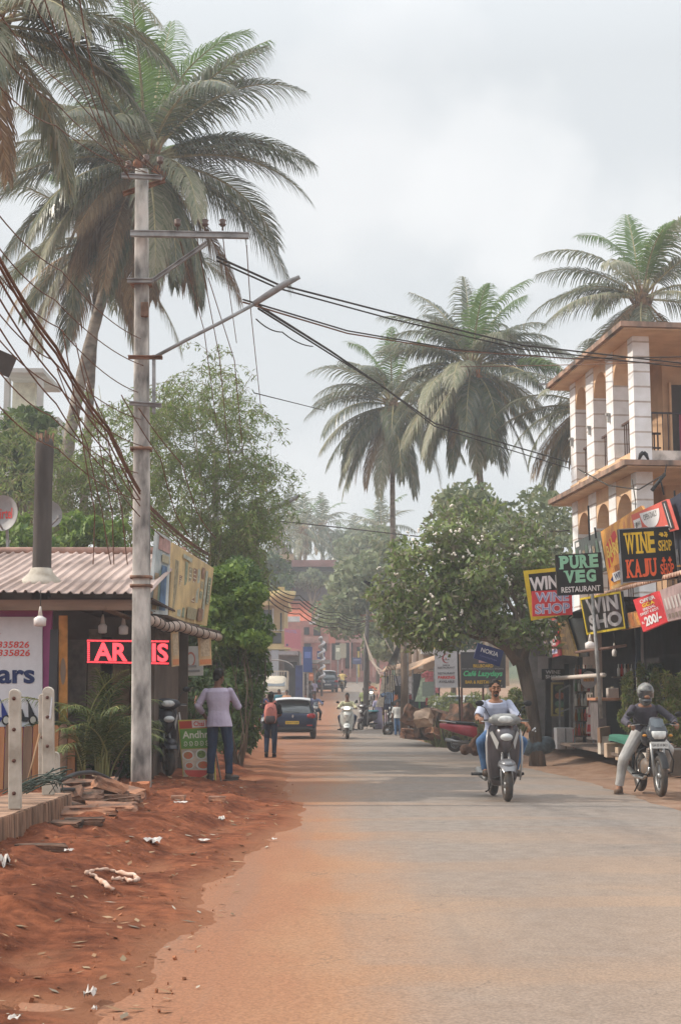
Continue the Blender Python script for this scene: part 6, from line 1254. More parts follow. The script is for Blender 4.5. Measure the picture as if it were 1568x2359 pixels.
t = facade('yellow_house', 'yellow two-storey house with a rounded balcony above grey-canopied shops on the left', YY, [
    ('wall', 570, 1392, 655, 1500, OCH, 7, .3), ('roof_slab', 560, 1384, 664, 1394, OCHD, 8, -.4), ('window', 604, 1405, 626, 1450, WIN, .2, .15), ('window', 583, 1405, 599, 1450, WIN, .2, .15), ('window_frame', 627, 1402, 630, 1452, PALE, .2, .1), ('door', 645, 1412, 649, 1455, WIN, .2, .15),
    ('window', 585, 1460, 601, 1482, WIN, .2, .1), ('window', 621, 1458, 648, 1482, WIN, .2, .1), ('pillar', 603, 1452, 614, 1488, OCHD, .3, -.05), ('floor_slab', 575, 1484, 668, 1496, OCHD, 2, -1.2),
    ('shop_wall', 585, 1500, 690, 1650, GRY, 6, .6), ('shop_opening', 600, 1530, 640, 1620, WIN, .2, .35), ('shop_opening', 655, 1525, 684, 1620, WIN, .2, .35), ('canopy', 590, 1500, 684, 1508, mat('canopy_grey', (.36, .34, .36), .7, .2, 2), 3, -2.2), ('hanging_sheet', 625, 1498, 642, 1560, flat((.38, .40, .44), .6), .05, -2.3),
    ('parapet', 640, 1352, 655, 1392, OCHD, .5, .4), ('blue_shutter', 680, 1533, 697, 1612, mat('blue_shutter_paint', (.035, .06, .22), .6, .3, 2), .3, -.5), ('shutter_post', 697, 1500, 701, 1612, flat((.45, .42, .38), .6), .3, -.5)])
mb = MB(); c = at(650, 1375, YY) - t.location; mb.loft([ringz(c.z - .35, .75, .7, c.x, -.4), ringz(c.z + .0, .95, .85, c.x, -.4), ringz(c.z + .35, 1.0, .9, c.x, -.4)]); mb.obj('rounded_balcony', OCHD, t)
for k in range(3):
    o_ = at(612 + k * 22, 1452, YY); mb = MB(); mb.box((o_.x - t.location.x, -.1, o_.z - t.location.z), (.9, .05, .06)); mb.obj('sill', PALE, t)
mb = MB(); a = at(596, 1540, YY - 2) - t.location; mb.tube([a + Vector((1.2 - 1.25 * math.cos(R(k * 18)), -1.2, .55 * math.sin(R(k * 18)))) for k in range(11)], .05, 5); mb.obj('arched_bracket', GRY, t)
YY = 100
b = Board('shop_sign', 'pink vertical sign with mauve lettering beside the yellow house', 'sign', Q(655, 1490, YY), Q(693, 1496, YY), Q(693, 1450, YY), Q(655, 1447, YY), flat((.55, .20, .24), .5, name='pink_sign'), .1)
b.text('HOTEL', .08, .78, .78, .93, flat((.42, .28, .50), .5), .03); b.rect(.12, .06, .22, .18, NAVY)
t = facade('pink_house', 'long pink house with verandas and slender columns beyond the small car', 135, [
    ('wall', 655, 1430, 900, 1580, PINKW, 10, 1), ('fascia', 653, 1420, 690, 1432, PALE, 1, -1.5), ('fascia', 712, 1432, 760, 1438, PALE, 1, -1.5), ('balcony_wall', 700, 1466, 900, 1480, mat('dusty_pink', (.48, .28, .25), .85, .3, 1.5), .5, -.5),
    ('window', 700, 1445, 712, 1462, WIN, .3, .8), ('window', 722, 1445, 738, 1464, WIN, .3, .8), ('opening', 700, 1482, 716, 1500, WIN, .3, .8), ('opening', 740, 1482, 752, 1500, WIN, .3, .8), ('opening', 764, 1480, 785, 1520, WIN, .3, .8), ('opening', 795, 1480, 812, 1540, WIN, .3, .8), ('opening', 822, 1490, 836, 1545, WIN, .3, .8), ('window', 800, 1442, 806, 1460, WIN, .3, .8), ('window', 818, 1442, 824, 1460, WIN, .3, .8)]
    + [('column', x, 1436, x + 3, 1560, flat((.55, .33, .30), .7), .3, -.6) for x in (760, 786, 805, 830, 858)] + [('sign_panel', 782, 1482, 797, 1516, flat((.42, .38, .28), .6), .1, -.8), ('sign_panel', 757, 1462, 772, 1482, flat((.60, .20, .15), .6), .1, -.8), ('yellow_pillar', 823, 1500, 828, 1560, flat((.50, .36, .08), .6), .3, -1), ('awning', 698, 1520, 760, 1528, GRY, 3, -2)])
t = thing('orange_roofed_house', 'house with a steep orange tiled roof on the slope above the pink house', 'house', at(705, 1600, 142)); bz = t.location.copy(); bz.z = H(bz.x, 142); t.location = bz
mb = MB(); pl = [at(654, 1438, 138), at(770, 1438, 138), at(742, 1350, 143), at(668, 1350, 143)]; mb.add([p - bz for p in pl] + [p - bz + Vector((0, 4, -.3)) for p in pl], [(0, 1, 2, 3), (7, 6, 5, 4), (0, 4, 5, 1), (1, 5, 6, 2), (2, 6, 7, 3), (3, 7, 4, 0)]); mb.obj('roof', ORW, t)
mb = MB(); mb.bar(pl[3] - bz, pl[2] - bz, .35); mb.obj('ridge', PALE, t); mb = MB(); a = at(712, 1438, 141) - bz; mb.box((a.x, 4, a.z / 2), (4.2, 5, a.z)); mb.obj('wall', PINKW, t)
mb = MB(); a = at(733, 1420, 137) - bz; mb.box(a, (.7, .7, .7)); mb.obj('dormer', PALE, t)
t = facade('hill_house', 'hazy beige house with a long dark red roof high on the hill', 140, [('wall', 676, 1318, 770, 1480, mat('dim_wall', (.13, .12, .13), .9, .3, .6), 8, 1), ('roof', 672, 1290, 775, 1305, mat('dark_red_roof', (.28, .14, .13), .8, .2, 1), 10, -1.5), ('roof_edge', 672, 1305, 775, 1315, WIN, 9, -1), ('tower', 632, 1300, 668, 1340, mat('tan_wall', (.50, .38, .25), .85, .2, 1), 6, 0), ('tower_roof', 622, 1276, 676, 1290, MATS['tan_wall'], 7, -1.2), ('lower_tower', 646, 1335, 664, 1480, MATS['tan_wall'], 5, .2), ('window', 690, 1322, 696, 1345, MATS['tan_wall'], .3, .8)])
t = facade('tan_house', 'tan house with grey louvres and yellow pillars behind the market stall', 75, [('wall', 935, 1440, 1170, 1580, mat('tan_wall_near', (.40, .29, .20), .85, .25, 1.5), 8, .5), ('louvre', 975, 1445, 1010, 1510, mat('grey_louvre', (.30, .30, .30), .7, .3, 4, stretch=(1, 1, 6)), .3, .2), ('louvre', 1012, 1430, 1052, 1500, MATS['grey_louvre'], .3, .2), ('pillar', 1000, 1425, 1008, 1500, flat((.52, .38, .10), .7), .4, -.1), ('pillar', 1058, 1425, 1066, 1500, flat((.52, .38, .10), .7), .4, -.1), ('pale_pillar', 964, 1495, 974, 1540, flat((.65, .56, .45), .7), .5, -.3), ('pale_pillar', 950, 1495, 958, 1540, flat((.55, .45, .38), .7), .5, -.3), ('slab', 970, 1496, 1130, 1506, PALE, 1, -1), ('roof_slab', 930, 1418, 1180, 1428, GRY, 9, -.5)])
t = facade('grey_hut', 'small grey roofed hut on the left roadside behind the white pickup', 105, [('wall', 690, 1540, 725, 1600, GRY, 5, .5), ('roof', 686, 1532, 730, 1540, mat('rust_roof', (.25, .18, .16), .8, .3, 2), 6, -.5), ('opening', 700, 1552, 716, 1590, WIN, .2, .3)])
for lab, x0, x1, y0, y1, Y, col, txt in (('tall dark blue shop banner on the left side of the far street', 698, 719, 1490, 1548, 92, (.03, .07, .24), 0), ('small blue sign with white letters over the far street', 730, 748, 1500, 1518, 110, (.03, .06, .20), 'LAB'), ('orange round-cornered sign under the tall blue banner', 711, 722, 1550, 1568, 93, (.55, .22, .12), 0), ('pale green board by the far right pillars', 772, 784, 1486, 1520, 120, (.40, .42, .34), 0), ('dark blue sign near the top of the far road', 812, 832, 1515, 1530, 130, (.06, .07, .16), 0), ('yellow narrow sign on a post left of the orange rider', 742, 750, 1530, 1560, 125, (.52, .30, .12), 0)):
    b = Board('street_sign', lab, 'sign', Q(x0, y1, Y), Q(x1, y1, Y), Q(x1, y0, Y), Q(x0, y0, Y), flat(col, .5), .1)
    if txt: b.text(txt, .1, .25, .9, .75, WHL, .03)
    else: b.rect(.15, .55, .85, .8, flat(tuple(min(1, c * 1.8 + .08) for c in col), .5))
    mb = MB(); p = b.p(.5, 0, -.1); mb.bar(p, p - Vector((0, 0, max(.5, b.base.z - H(b.base.x, b.base.y)))), .12); mb.obj('post', STEEL, b.root)
# garland post
p = at(741, 1600, 104); p.z = H(p.x, 104); t = thing('decorated_post', 'post wrapped in a twisted white garland among the far signs', 'post', p); hh = at(741, 1468, 104).z - p.z; mb = MB(); mb.tube([(0, 0, 0), (0, 0, hh)], .08, 6); mb.obj('post', GRY, t); mb = MB(); mb.tube([(.18 * math.cos(i * .9), .18 * math.sin(i * .9), hh * .25 + hh * .75 * i / 40) for i in range(41)], .10, 5); mb.obj('garland', flat((.6, .58, .6), .7), t)
# right far pole and its service wires
p = at(842, 1600, 76); p.z = H(p.x, 76); t = thing('electricity_pole', 'dark leaning electricity pole with service wires in front of the big olive tree', 'utility pole', p)
mb = MB(); mb.tube([(0, 0, -.2), at(843, 1500, 76) - p, at(847, 1405, 76) - p], [.15, .13, .10], 8); mb.obj('shaft', mat('dark_wood', (.10, .095, .095), .9, .3, 2), t)
for k in range(2): mb = MB(); mb.bar(at(830, 1418 + 14 * k, 76) - p, at(866, 1416 + 14 * k, 76) - p, .1); mb.obj('crossarm', RUST, t)
for i in range(6): cable(('first', 'second', 'third', 'fourth', 'fifth', 'sixth')[i] + ' pale service wire fanning down from the far dark pole to the stalls', [at(838 + i, 1460 + 4 * i, 76), at(852 + 5 * i, 1520 + 8 * i, 74), at(880 + 9 * i, 1548 + 3 * i, 68)], .018, flat((.36, .29, .24), .7, name='wire_tan'))
cable('long pale wire slanting from the big olive tree to the stalls', [at(856, 1410, 76), at(900, 1500, 72), at(930, 1545, 66)], .014, MATS['wire_tan'])
for (px, py0, py1, Y, w, lab) in ((930, 1440, 1697, 56.5, .27, 'dark brown timber post rising from the verge beside the stalls'),):
    p = at(px, py1, Y); p.z = H(p.x, Y) - .1; t = thing('timber_post', lab, 'post', p); mb = MB(); q = at(px - 2, py0, Y) - p; mb.tube([(0, 0, 0), q * .5 + Vector((.03, 0, 0)), q], [w * .6, w * .5, w * .42], 9); mb.obj('post', mat('dark_trunk', (.14, .10, .075), .95, .4, 3, .02, 10, stretch=(1, 1, .3)), t)
    mb = MB()
    for i in range(7): mb.tube([q - Vector((0, 0, .3)), q * .6 + Vector((-.35 - .06 * i, 0, 0)), q * .45 + Vector((-.2 - .1 * i, -.1, -.3 * i))], .02, 5)
    mb.obj('hanging_wires', WIRE, t)
o_ = at(852, 1345, 57); p_ = at(1000, 1420, 57); t = thing('street_lamp', 'dark slanting street lamp arm reaching out left of the flowering tree', 'street lamp', at(940, 1697, 57)); mb = MB(); mb.tube([o_ - t.location, at(838, 1338, 57) - t.location, at(880, 1366, 57) - t.location], [.10, .07, .06], 8); mb.obj('tube_lamp', BLACKM, t); mb = MB(); mb.tube([at(876, 1363, 57) - t.location, at(930, 1400, 57) - t.location, at(938, 1440, 57) - t.location, (0, 0, 0)], .045, 6); mb.obj('lamp_arm', STEEL, t)

# signs by the cafe
b = Board('restaurant_sign', 'white sign with a round emblem offering restaurant parking, on a thin post', 'sign', Q(1003, 1584, 43), Q(1054, 1584, 43), Q(1052, 1499, 43), Q(1000, 1501, 43), flat((.56, .56, .58), .5, name='sign_offwhite'), .05)
DK = flat((.12, .11, .12), .5, name='letter_dark')
b.oval(.52, .80, .20, .13, flat((.42, .10, .12), .5)); b.oval(.56, .80, .17, .115, MATS['sign_offwhite']); b.rect(.47, .76, .51, .82, RED); b.text('BAR', .36, .75, .66, .78, DK, .02)
b.text('BAR &', .36, .59, .66, .635, DK, .02); b.text('RESTAURANT', .12, .52, .88, .57, DK, .02); b.text('RESTAURANT', .12, .36, .88, .42, DK, .03); b.text('PARKING', .12, .24, .88, .32, RED, .04); b.text('AVAILABLE', .15, .13, .85, .20, DK, .03)
mb = MB(); mb.bar(b.p(1.07, -1.1, -.05), b.p(1.04, 1.0, -.05), .05); mb.obj('post', BLACKM, b.root)
b = Board('cafe_sign', 'dark cafe sign with green script lettering under the tilted blue sign', 'sign', Q(1061, 1585, 44), Q(1164, 1585, 44), Q(1164, 1502, 44), Q(1060, 1502, 44), flat((.075, .075, .08), .5, name='sign_charcoal'), .06, frame=.02, fm=flat((.14, .14, .15), .5))
b.text('BILLBOARD', .28, .57, .72, .66, YEL, .02); b.text('BAR | FOOD | COCKTAILS | SPORTS', .03, .50, .95, .55, GREY, .01); b.text('Café Lazydays', .06, .28, .93, .48, flat((.10, .55, .25), .4, name='script_green'), .03, .25); b.text('BAR & RESTAURANT', .10, .12, .90, .21, YEL, .02); b.text('OPEN 9 AM', .52, .02, .92, .09, GREY, .01); b.rect(.4, .70, .62, .80, flat((.5, .3, .3), .5))
for u in (.02, .5): mb = MB(); mb.bar(b.p(u, -1.0, -.08), b.p(u, .0, -.08), .06); mb.obj('post', flat((.14, .07, .06), .7), b.root)
b = Board('phone_sign', 'tilted dark blue sign with NOKIA in pale letters above the cafe sign', 'sign', Q(1090, 1516, 41), Q(1150, 1536, 41), Q(1160, 1499, 41), Q(1100, 1481, 41), flat((.02, .03, .13), .4, name='sign_navy'), .12)
b.text('NOKIA', .18, .52, .84, .80, WHL, .02); b.text('Connecting People', .20, .22, .84, .36, flat((.16, .18, .34), .5), .0)
mb = MB(); mb.bar(b.p(.9, .9, -.1), b.p(1.3, 1.2, -.4), .03); mb.bar(b.p(.1, 1, -.1), b.p(.3, 1.9, -.2), .02); mb.obj('hanger', STEEL, b.root)
# market stalls
st = thing('market_stall', 'market stall with a tan awning hung with clothes on the right', 'stall', at(935, 1690, 63)); bz = st.location.copy(); bz.z = H(bz.x, 63); st.location = bz
for nm, pl, m in (('awning', (at(880, 1548, 64), at(935, 1538, 60), at(940, 1528, 63), at(888, 1538, 67)), mat('tan_awning', (.46, .31, .21), .8, .25, 2)), ('side_awning', (at(935, 1548, 60), at(1002, 1520, 56), at(1002, 1512, 58), at(938, 1534, 63)), MATS['tan_awning'])):
    mb = MB(); mb.add([p - bz for p in pl] + [p - bz + Vector((0, 0, .05)) for p in pl], [(3, 2, 1, 0), (4, 5, 6, 7), (0, 1, 5, 4), (1, 2, 6, 5), (2, 3, 7, 6), (3, 0, 4, 7)]); mb.obj(nm, m, st)
for px, Y in ((885, 66), (950, 60), (1000, 57)):
    mb = MB(); a = at(px, 1660, Y) - bz; c_ = at(px, 1535, Y) - bz; mb.bar(a, c_, .07); mb.obj('pole', STEEL, st)
mb = MB(); a = at(955, 1600, 62) - bz; mb.box((a.x, a.y + 1, 1.2), (2.3, .1, 2.4)); mb.obj('backdrop', mat('stall_back', (.07, .065, .07), .9, .4, 2), st)
g = random.Random(23); gi = 0
def garment(label, px, py, Y, w, h, col, kind_):
    p = at(px, py, Y); t = thing(kind_, label, 'clothing', p, g.uniform(-.3, .3), 'clothes hung on the market stall'); mb = MB()
    if kind_ == 'shirt': pl = [(-w / 2, -h), (w / 2, -h), (w * .42, -.3 * h), (w * .62, -.35 * h), (w * .72, -.18 * h), (w * .3, 0), (w * .1, -.04 * h), (-w * .1, -.04 * h), (-w * .3, 0), (-w * .72, -.18 * h), (-w * .62, -.35 * h), (-w * .42, -.3 * h)]
    elif kind_ == 'trousers': pl = [(-w / 2, 0), (w / 2, 0), (w * .5, -h), (w * .12, -h), (0, -h * .35), (-w * .12, -h), (-w * .5, -h)]
    else: pl = [(-w * .2, 0), (w * .2, 0), (w * .3, -.4 * h), (w * .6, -h), (-w * .6, -h), (-w * .3, -.4 * h)]
    mb.prism(pl, lambda u, v, d: Vector((u, d + .03 * math.sin(u * 20), v)), .06); mb.obj('cloth', flat(col, .85, var=.35, scale=8), t); mb = MB(); mb.tube([(-.12, .03, 0), (0, .03, .07), (.12, .03, 0)], .012, 5); mb.obj('hanger', BLACKM, t)
cl = [('cream', (.55, .48, .38)), ('white', (.60, .58, .58)), ('navy', (.04, .05, .13)), ('pale green', (.35, .45, .34)), ('rose', (.55, .18, .20)), ('grey', (.33, .32, .35)), ('black', (.03, .03, .035)), ('sky blue', (.25, .35, .50)), ('green', (.06, .22, .08)), ('orange', (.58, .20, .08)), ('maroon', (.22, .05, .05)), ('lilac', (.35, .30, .45))]
for px, py, Y, c, kd, w, h, where in ((888, 1560, 63, 0, 'dress', .75, 1.3, 'at the left end of the stall'), (880, 1562, 64, 4, 'dress', .4, 1.2, 'at the left end of the stall'), (903, 1556, 62, 0, 'dress', .6, .9, 'under the tan awning edge'), (915, 1556, 62, 5, 'shirt', .5, .8, 'under the tan awning edge'), (907, 1594, 61.5, 7, 'shirt', .8, .5, 'below the cream dress in the stall'), (898, 1592, 62, 2, 'shirt', .6, .8, 'below the cream dress in the stall'), (922, 1580, 61, 6, 'trousers', .5, 1.3, 'left of the timber post in the stall'),
        (945, 1556, 60, 1, 'shirt', .6, .9, 'right of the timber post in the stall'), (952, 1570, 60.5, 4, 'dress', .3, .9, 'right of the timber post in the stall'), (965, 1552, 59, 6, 'trousers', .5, 1.6, 'in the middle of the side awning'), (978, 1548, 58.5, 3, 'dress', .7, 1.2, 'under the side awning next to the parking sign'), (993, 1545, 58, 4, 'shirt', .6, .9, 'under the side awning next to the parking sign'), (962, 1590, 60, 8, 'trousers', .5, 1.2, 'low in the middle of the stall'), (940, 1600, 59.5, 10, 'dress', .6, 1.3, 'low by the timber post in the stall'), (912, 1600, 60.5, 9, 'dress', .35, 1.0, 'low by the timber post in the stall'), (930, 1610, 59, 6, 'shirt', .8, .9, 'bundled against the timber post')):
    garment(f'{cl[c][0]} {kd} hanging {where}', px, py, Y, w, h, cl[c][1], kd)
b = Board('green_board', 'plain grey-green board in the stall beside the white car', 'board', Q(972, 1605, 57), Q(998, 1603, 57), Q(998, 1570, 57), Q(972, 1571, 57), flat((.22, .27, .23), .6), .05); b.rect(.3, -.6, .5, -.1, flat((.3, .05, .07), .6))
t = thing('phone_booth', 'narrow yellow booth with blue patches by the pedestrians', 'booth', at(893, 1650, 70)); bz = t.location.copy(); bz.z = H(bz.x, 70); t.location = bz; mb = MB(); hh = at(893, 1557, 70).z - bz.z; mb.box((0, 0, hh / 2), (.7, .5, hh)); mb.obj('cabinet', flat((.50, .40, .10), .6), t); mb = MB(); mb.box((0, -.26, hh * .8), (.4, .03, .16)); mb.box((-.36, -.26, hh * .45), (.16, .03, .8)); mb.obj('blue_patch', NAVY, t)
# rubble bank below the cafe signs
for i, (px, py, d, m, lab) in enumerate(((960, 1692, (1.0, .5, .30), ROCK, 'long reddish boulder at the foot of the timber post'), (985, 1675, (.7, .5, .7), ROCKD, 'dark upright boulder on the bank beneath the parking sign'), (1012, 1668, (1.1, .6, .8), ROCKD, 'big dark boulder in the middle of the bank'), (1040, 1672, (.9, .5, .55), ROCK, 'brown boulder left of the red scooter'), (945, 1650, (.8, .5, .6), ROCKD, 'boulder behind the timber post'), (1000, 1690, (.6, .4, .25), ROCK, 'low stone at the bottom of the bank'), (1062, 1650, (.8, .5, .6), ROCKD, 'dark boulder under the thin sign post'), (975, 1655, (.5, .4, .4), mat('pale_stone', (.42, .30, .22), .9, .3, 4, .02), 'pale stone high on the bank'))):
    Y = 47 - .3 * i; p = at(px, py, Y); p.z = max(p.z, H(p.x, Y)); rock('boulder', lab, 'boulder', p, d, (.1 * i, .1, .4 * i), m, 60 + i)
leafy('bush', 'scrubby green bush growing over the boulders below the cafe sign', 'bush', (at(1080, 1650, 48).x, 48, H(3.8, 48) - .1), bp([(g.uniform(1000, 1180), g.uniform(1600, 1670), g.uniform(-.8, .8), g.uniform(.6, 1.2)) for i in range(26)], 48, .34), 5000, .13, leafmat('scrub_leaf', [(.14, .18, .06), (.20, .24, .09), (.28, .28, .13), (.09, .13, .04)], .35), 71, None, .03, 3.5, -.3, .4)
leafy('bush', 'light green bush behind the scooter rider beside the tree trunk', 'bush', (at(1190, 1680, 40).x, 40, .1), bp([(g.uniform(1165, 1215), g.uniform(1590, 1670), g.uniform(-.3, .3), g.uniform(.6, 1.0)) for i in range(14)], 40, .26), 2200, .11, MATS['scrub_leaf'], 72, None, .03, 3.0, -.3, .4)
# ================================================================ people
SKIN = mat('skin_brown', (.25, .125, .075), .55, .12, 6); SKIND = mat('skin_dark', (.14, .07, .045), .55, .12, 6); HAIR = mat('hair_black', (.012, .010, .009), .6, .3, 20)
def cone(mb, a, b, r0, r1, n=12, flat_=1.0):
    a, b = Vector(a), Vector(b); mb.tube([a, b], [r0, r1], n, flat=flat_); mb.ell(a, r0 * .99, None, n, 8); mb.ell(b, r1 * .99, None, n, 8)
def hand(mb, w, d, pn, grip=.5, s=1.0):
    """w wrist, d direction of the fingers, pn palm normal (where the fingers close to)"""
    w, d, pn = Vector(w), Vector(d).normalized(), Vector(pn).normalized(); pn = (pn - d * pn.dot(d)).normalized(); sd = d.cross(pn)
    for k in range(4): q = w + d * .045 * s + sd * (k - 1.5) * .017 * s; mb.tube([w + sd * (k - 1.5) * .009 * s, q, w + d * .085 * s + sd * (k - 1.5) * .02 * s], [.018 * s, .017 * s, .012 * s], 8)
    for k in range(4):
        p = w + d * .085 * s + sd * (k - 1.5) * .02 * s; ln = (.026, .031, .029, .022)[k] * s; a = grip * (.7 + .1 * k); dd = d.copy(); pts = [p]
        for j in range(3):
            dd = (dd * math.cos(a) + pn * math.sin(a)).normalized(); nn_ = pn * math.cos(a) - d * 0; p = p + dd * ln * (1 - .12 * j); pts.append(p); pn2 = sd.cross(dd) * -1; pn_ = pn2 if pn2.dot(pn) > 0 else -pn2; a = grip; pnl = pn_
            pn_dir = pnl; dd = (dd * math.cos(a * .6) + pn_dir * math.sin(a * .6)).normalized()
        mb.tube(pts, [.0105 * s, .010 * s, .009 * s, .007 * s], 7); mb.ell(pts[-1], .0072 * s, None, 6, 5)
    t0 = w + d * .025 * s - sd * .028 * s; t1 = t0 + (d * .6 - sd * .7 + pn * .3).normalized() * .035 * s; t2 = t1 + (d * .9 + pn * .5 * grip).normalized() * .03 * s; mb.tube([t0, t1, t2], [.014 * s, .0115 * s, .009 * s], 7); mb.ell(t2, .009 * s, None, 6, 5)
def person(label, J, loc, rz=0, skin=None, vox=.009, hair='short', hairm=None, top=None, topm=None, sleeves=.45, legm=None, shoes=None, group=None, hands=None, beard=None, shirt_len=0.0, loose=1.0, skirt=None, legr=1.0, helmet=None, face=True, scale=None):
    """J: joints in metres: head, neck, shL/R, elL/R, wrL/R, pel, hipL/R, knL/R, anL/R, toeL/R; face looks along J['look']"""
    skin = skin or SKIN; root = thing('person', label, 'person', loc, rz, group, scale); V = {k: Vector(v) for k, v in J.items()}
    hd, nk, pe = V['head'], V['neck'], V['pel']; lk = V['look'].normalized(); rt = lk.cross(Vector((0, 0, 1))).normalized(); up = rt.cross(lk).normalized()
    def hp(x, y, z): return hd + rt * x + lk * y + up * z
    Rm = Matrix((rt, lk, up)).transposed().to_euler()
    mb = MB()
    mb.ell(hp(0, -.012, .025), (.074, .094, .098), Rm, 16, 12); mb.ell(hp(0, .018, -.055), (.056, .066, .062), Rm, 14, 10); mb.ell(hp(0, .055, -.088), (.028, .026, .02), Rm, 10, 8)
    mb.ell(hp(0, .095, -.018), (.0135, .018, .022), Rm, 8, 6); mb.tube([hp(0, .080, .025), hp(0, .10, -.02)], [.009, .014], 7); mb.ell(hp(0, .078, .035), (.045, .014, .010), Rm, 10, 6)
    for s_ in (-1, 1): mb.ell(hp(s_ * .077, -.008, -.01), (.010, .02, .032), Rm, 8, 6); mb.ell(hp(s_ * .04, .06, -.03), (.02, .022, .02), Rm, 8, 6)
    mb.ell(hp(0, .078, -.056), (.024, .012, .009), Rm, 8, 6)
    cone(mb, nk + (hd - nk) * -.2, hp(0, -.02, -.06), .058, .052)
    sx = (V['shR'] - V['shL']).normalized(); up_t = (nk - pe).normalized(); fw = sx.cross(up_t) * -1
    TR = Matrix((sx, -fw if fw.y > 0 else fw, up_t)).transposed() if False else None
    def torso(mb, k, z0=-.08, z1=1.0, ex=0.0, flare=0.0):
        rings = []
        for i in range(11):
            t = z0 + (z1 - z0) * i / 10; c = pe.lerp(nk, t) + (-lkf(t)) ; w = interp(t, [(-.3, .17), (0, .165), (.3, .145), (.6, .17), (.82, .19), (.94, .15), (1.02, .062)]) * k + ex; d = interp(t, [(-.3, .12), (0, .118), (.3, .10), (.6, .118), (.82, .112), (.93, .09), (1.02, .06)]) * k + ex
            if t < .15: w += flare * (.15 - t); d += flare * (.15 - t)
            y = up_t.cross(sx); rings.append([c + sx * w * math.copysign(abs(math.cos(a)) ** .85, math.cos(a)) + y * d * math.copysign(abs(math.sin(a)) ** .9, math.sin(a)) for a in [2 * math.pi * j / 20 for j in range(20)]])
        mb.loft(rings)
    def lkf(t): return Vector((0, 0, 0))
    torso(mb, .97)
    for s_ in 'LR':
        sh, el, wr = V['sh' + s_], V['el' + s_], V['wr' + s_]; cone(mb, sh, el, .050, .038); cone(mb, el, wr, .039, .026)
        cone(mb, V['hip' + s_], V['kn' + s_], .082 * legr, .056 * legr); cone(mb, V['kn' + s_], V['an' + s_], .055 * legr, .038)
        hd_ = (hands or {}).get(s_, ((wr - el), (0, 1, 0), .35)); hand(mb, wr, hd_[0], hd_[1], hd_[2])
        an, to = V['an' + s_], V['toe' + s_]; cone(mb, an - Vector((0, 0, .02)), to, .04, .03)
    mb.obj('body', skin, root, remesh=vox, smooth_it=2)
    # trousers
    if legm:
        mb = MB(); rings = []
        torso(mb, 1.0, -.12, .16, .012)
        for s_ in 'LR':
            h, k, a = V['hip' + s_], V['kn' + s_], V['an' + s_]; cone(mb, h, k, .098 * legr * loose, .073 * legr * loose); d = (a - k).normalized(); mb.ell(k, .073 * legr * loose)
            kk = [k, k.lerp(a, .3) , k.lerp(a, .65), a - d * .0]; g_ = random.Random(int(a.x * 1000)); mb.tube([kk[0], kk[1] - lk * .012, kk[2], kk[3]], [.073 * legr * loose, .069 * legr * loose, .06 * loose, .058 * loose], 14)
            for q in range(3): mb.torus(a - d * (.02 + .035 * q), .05 * loose, .012, d + Vector((g_.uniform(-.2, .2), g_.uniform(-.2, .2), 0)), 14, 6)
        mb.obj('trousers', legm, root, remesh=vox, smooth_it=2)
    if skirt:
        mb = MB(); z1 = pe.z + .05; mb.loft([ringz(.08, .26, .2, pe.x, pe.y), ringz(z1 * .5, .21, .17, pe.x, pe.y), ringz(z1, .16, .13, pe.x, pe.y)]); mb.obj('skirt', skirt, root)
    if topm:
        mb = MB(); torso(mb, 1.0, -.10 - shirt_len, .965, .016, .06)
        g_ = random.Random(5)
        for s_ in 'LR':
            sh, el, wr = V['sh' + s_], V['el' + s_], V['wr' + s_]; mb.ell(sh, .058)
            if sleeves <= .5: e = sh.lerp(el, sleeves * 2); mb.tube([sh, sh.lerp(e, .5), e], [.058, .060, .062], 14)
            else:
                mb.tube([sh, sh.lerp(el, .5), el], [.058, .056, .052], 14); mb.ell(el, .056); f = (sleeves - .5) * 2; e = el.lerp(wr, f); mb.tube([el, el.lerp(e, .5), e], [.055, .052, .046], 14); mb.torus(e, .04, .011, wr - el, 12, 6)
                for q in (.25, .6): mb.torus(el.lerp(e, q), .045, .011, (wr - el) + Vector((g_.uniform(-.1, .1), 0, 0)), 12, 6)
                mb.torus(el.lerp(sh, .2), .05, .011, sh - el, 12, 6)
        mb.obj(top or 'shirt', topm, root, remesh=vox, smooth_it=2)
    if shoes:
        for s_ in 'LR':
            an, to = V['an' + s_], V['toe' + s_]; d = (to - an); d.z = 0; d.normalize(); mb = MB(); b0 = Vector((an.x, an.y, to.z)) - d * .05; mb.tube([b0, b0 + d * .06, b0 + d * .17, b0 + d * .25], [.045, .047, .050, .034], 12, flat=.8); mb.tube([b0 + d * .02 + Vector((0, 0, .0)), an], [.05, .042], 10); mb.box(tuple(b0 + d * .09 - Vector((0, 0, .038))), (.085, .27, .022), (0, 0, math.atan2(-d.x, d.y))); mb.obj('shoe', shoes, root)
    hm_ = hairm or HAIR
    if helmet:
        mb = MB(); mb.ell(hp(0, -.01, .02), (.128, .15, .14), Rm, 20, 14); mb.tube([hp(0, .07, -.11), hp(0, -.02, -.10)], [.075, .10], 16); hl = mb.obj('helmet', helmet, root)
        mb = MB(); mb.loft([[hp(.118 * math.sin(R(a)), .135 * math.cos(R(a)) + .006 - .0 * abs(a), z) for a in range(-70, 71, 10)] for z in (-.065, -.03, .01, .045)], cap=False, closed=False); mb.obj('visor', glass('visor', (.03, .035, .04)), hl)
        mb = MB(); mb.ell(hp(0, .095, -.045), (.055, .062, .038), Rm, 14, 8); mb.obj('face_opening', SKIN, hl)
        mb = MB(); mb.ell(hp(0, .12, -.105), (.07, .05, .03), Rm, 14, 8); mb.obj('chin_bar', mat('helmet_grey', (.07, .075, .085), .3, .1, 5), hl)
    elif hair:
        mb = MB(); 
        for k in range(1): mb.ell(hp(0, -.022, .042), (.083, .095, .094), Rm, 16, 12)
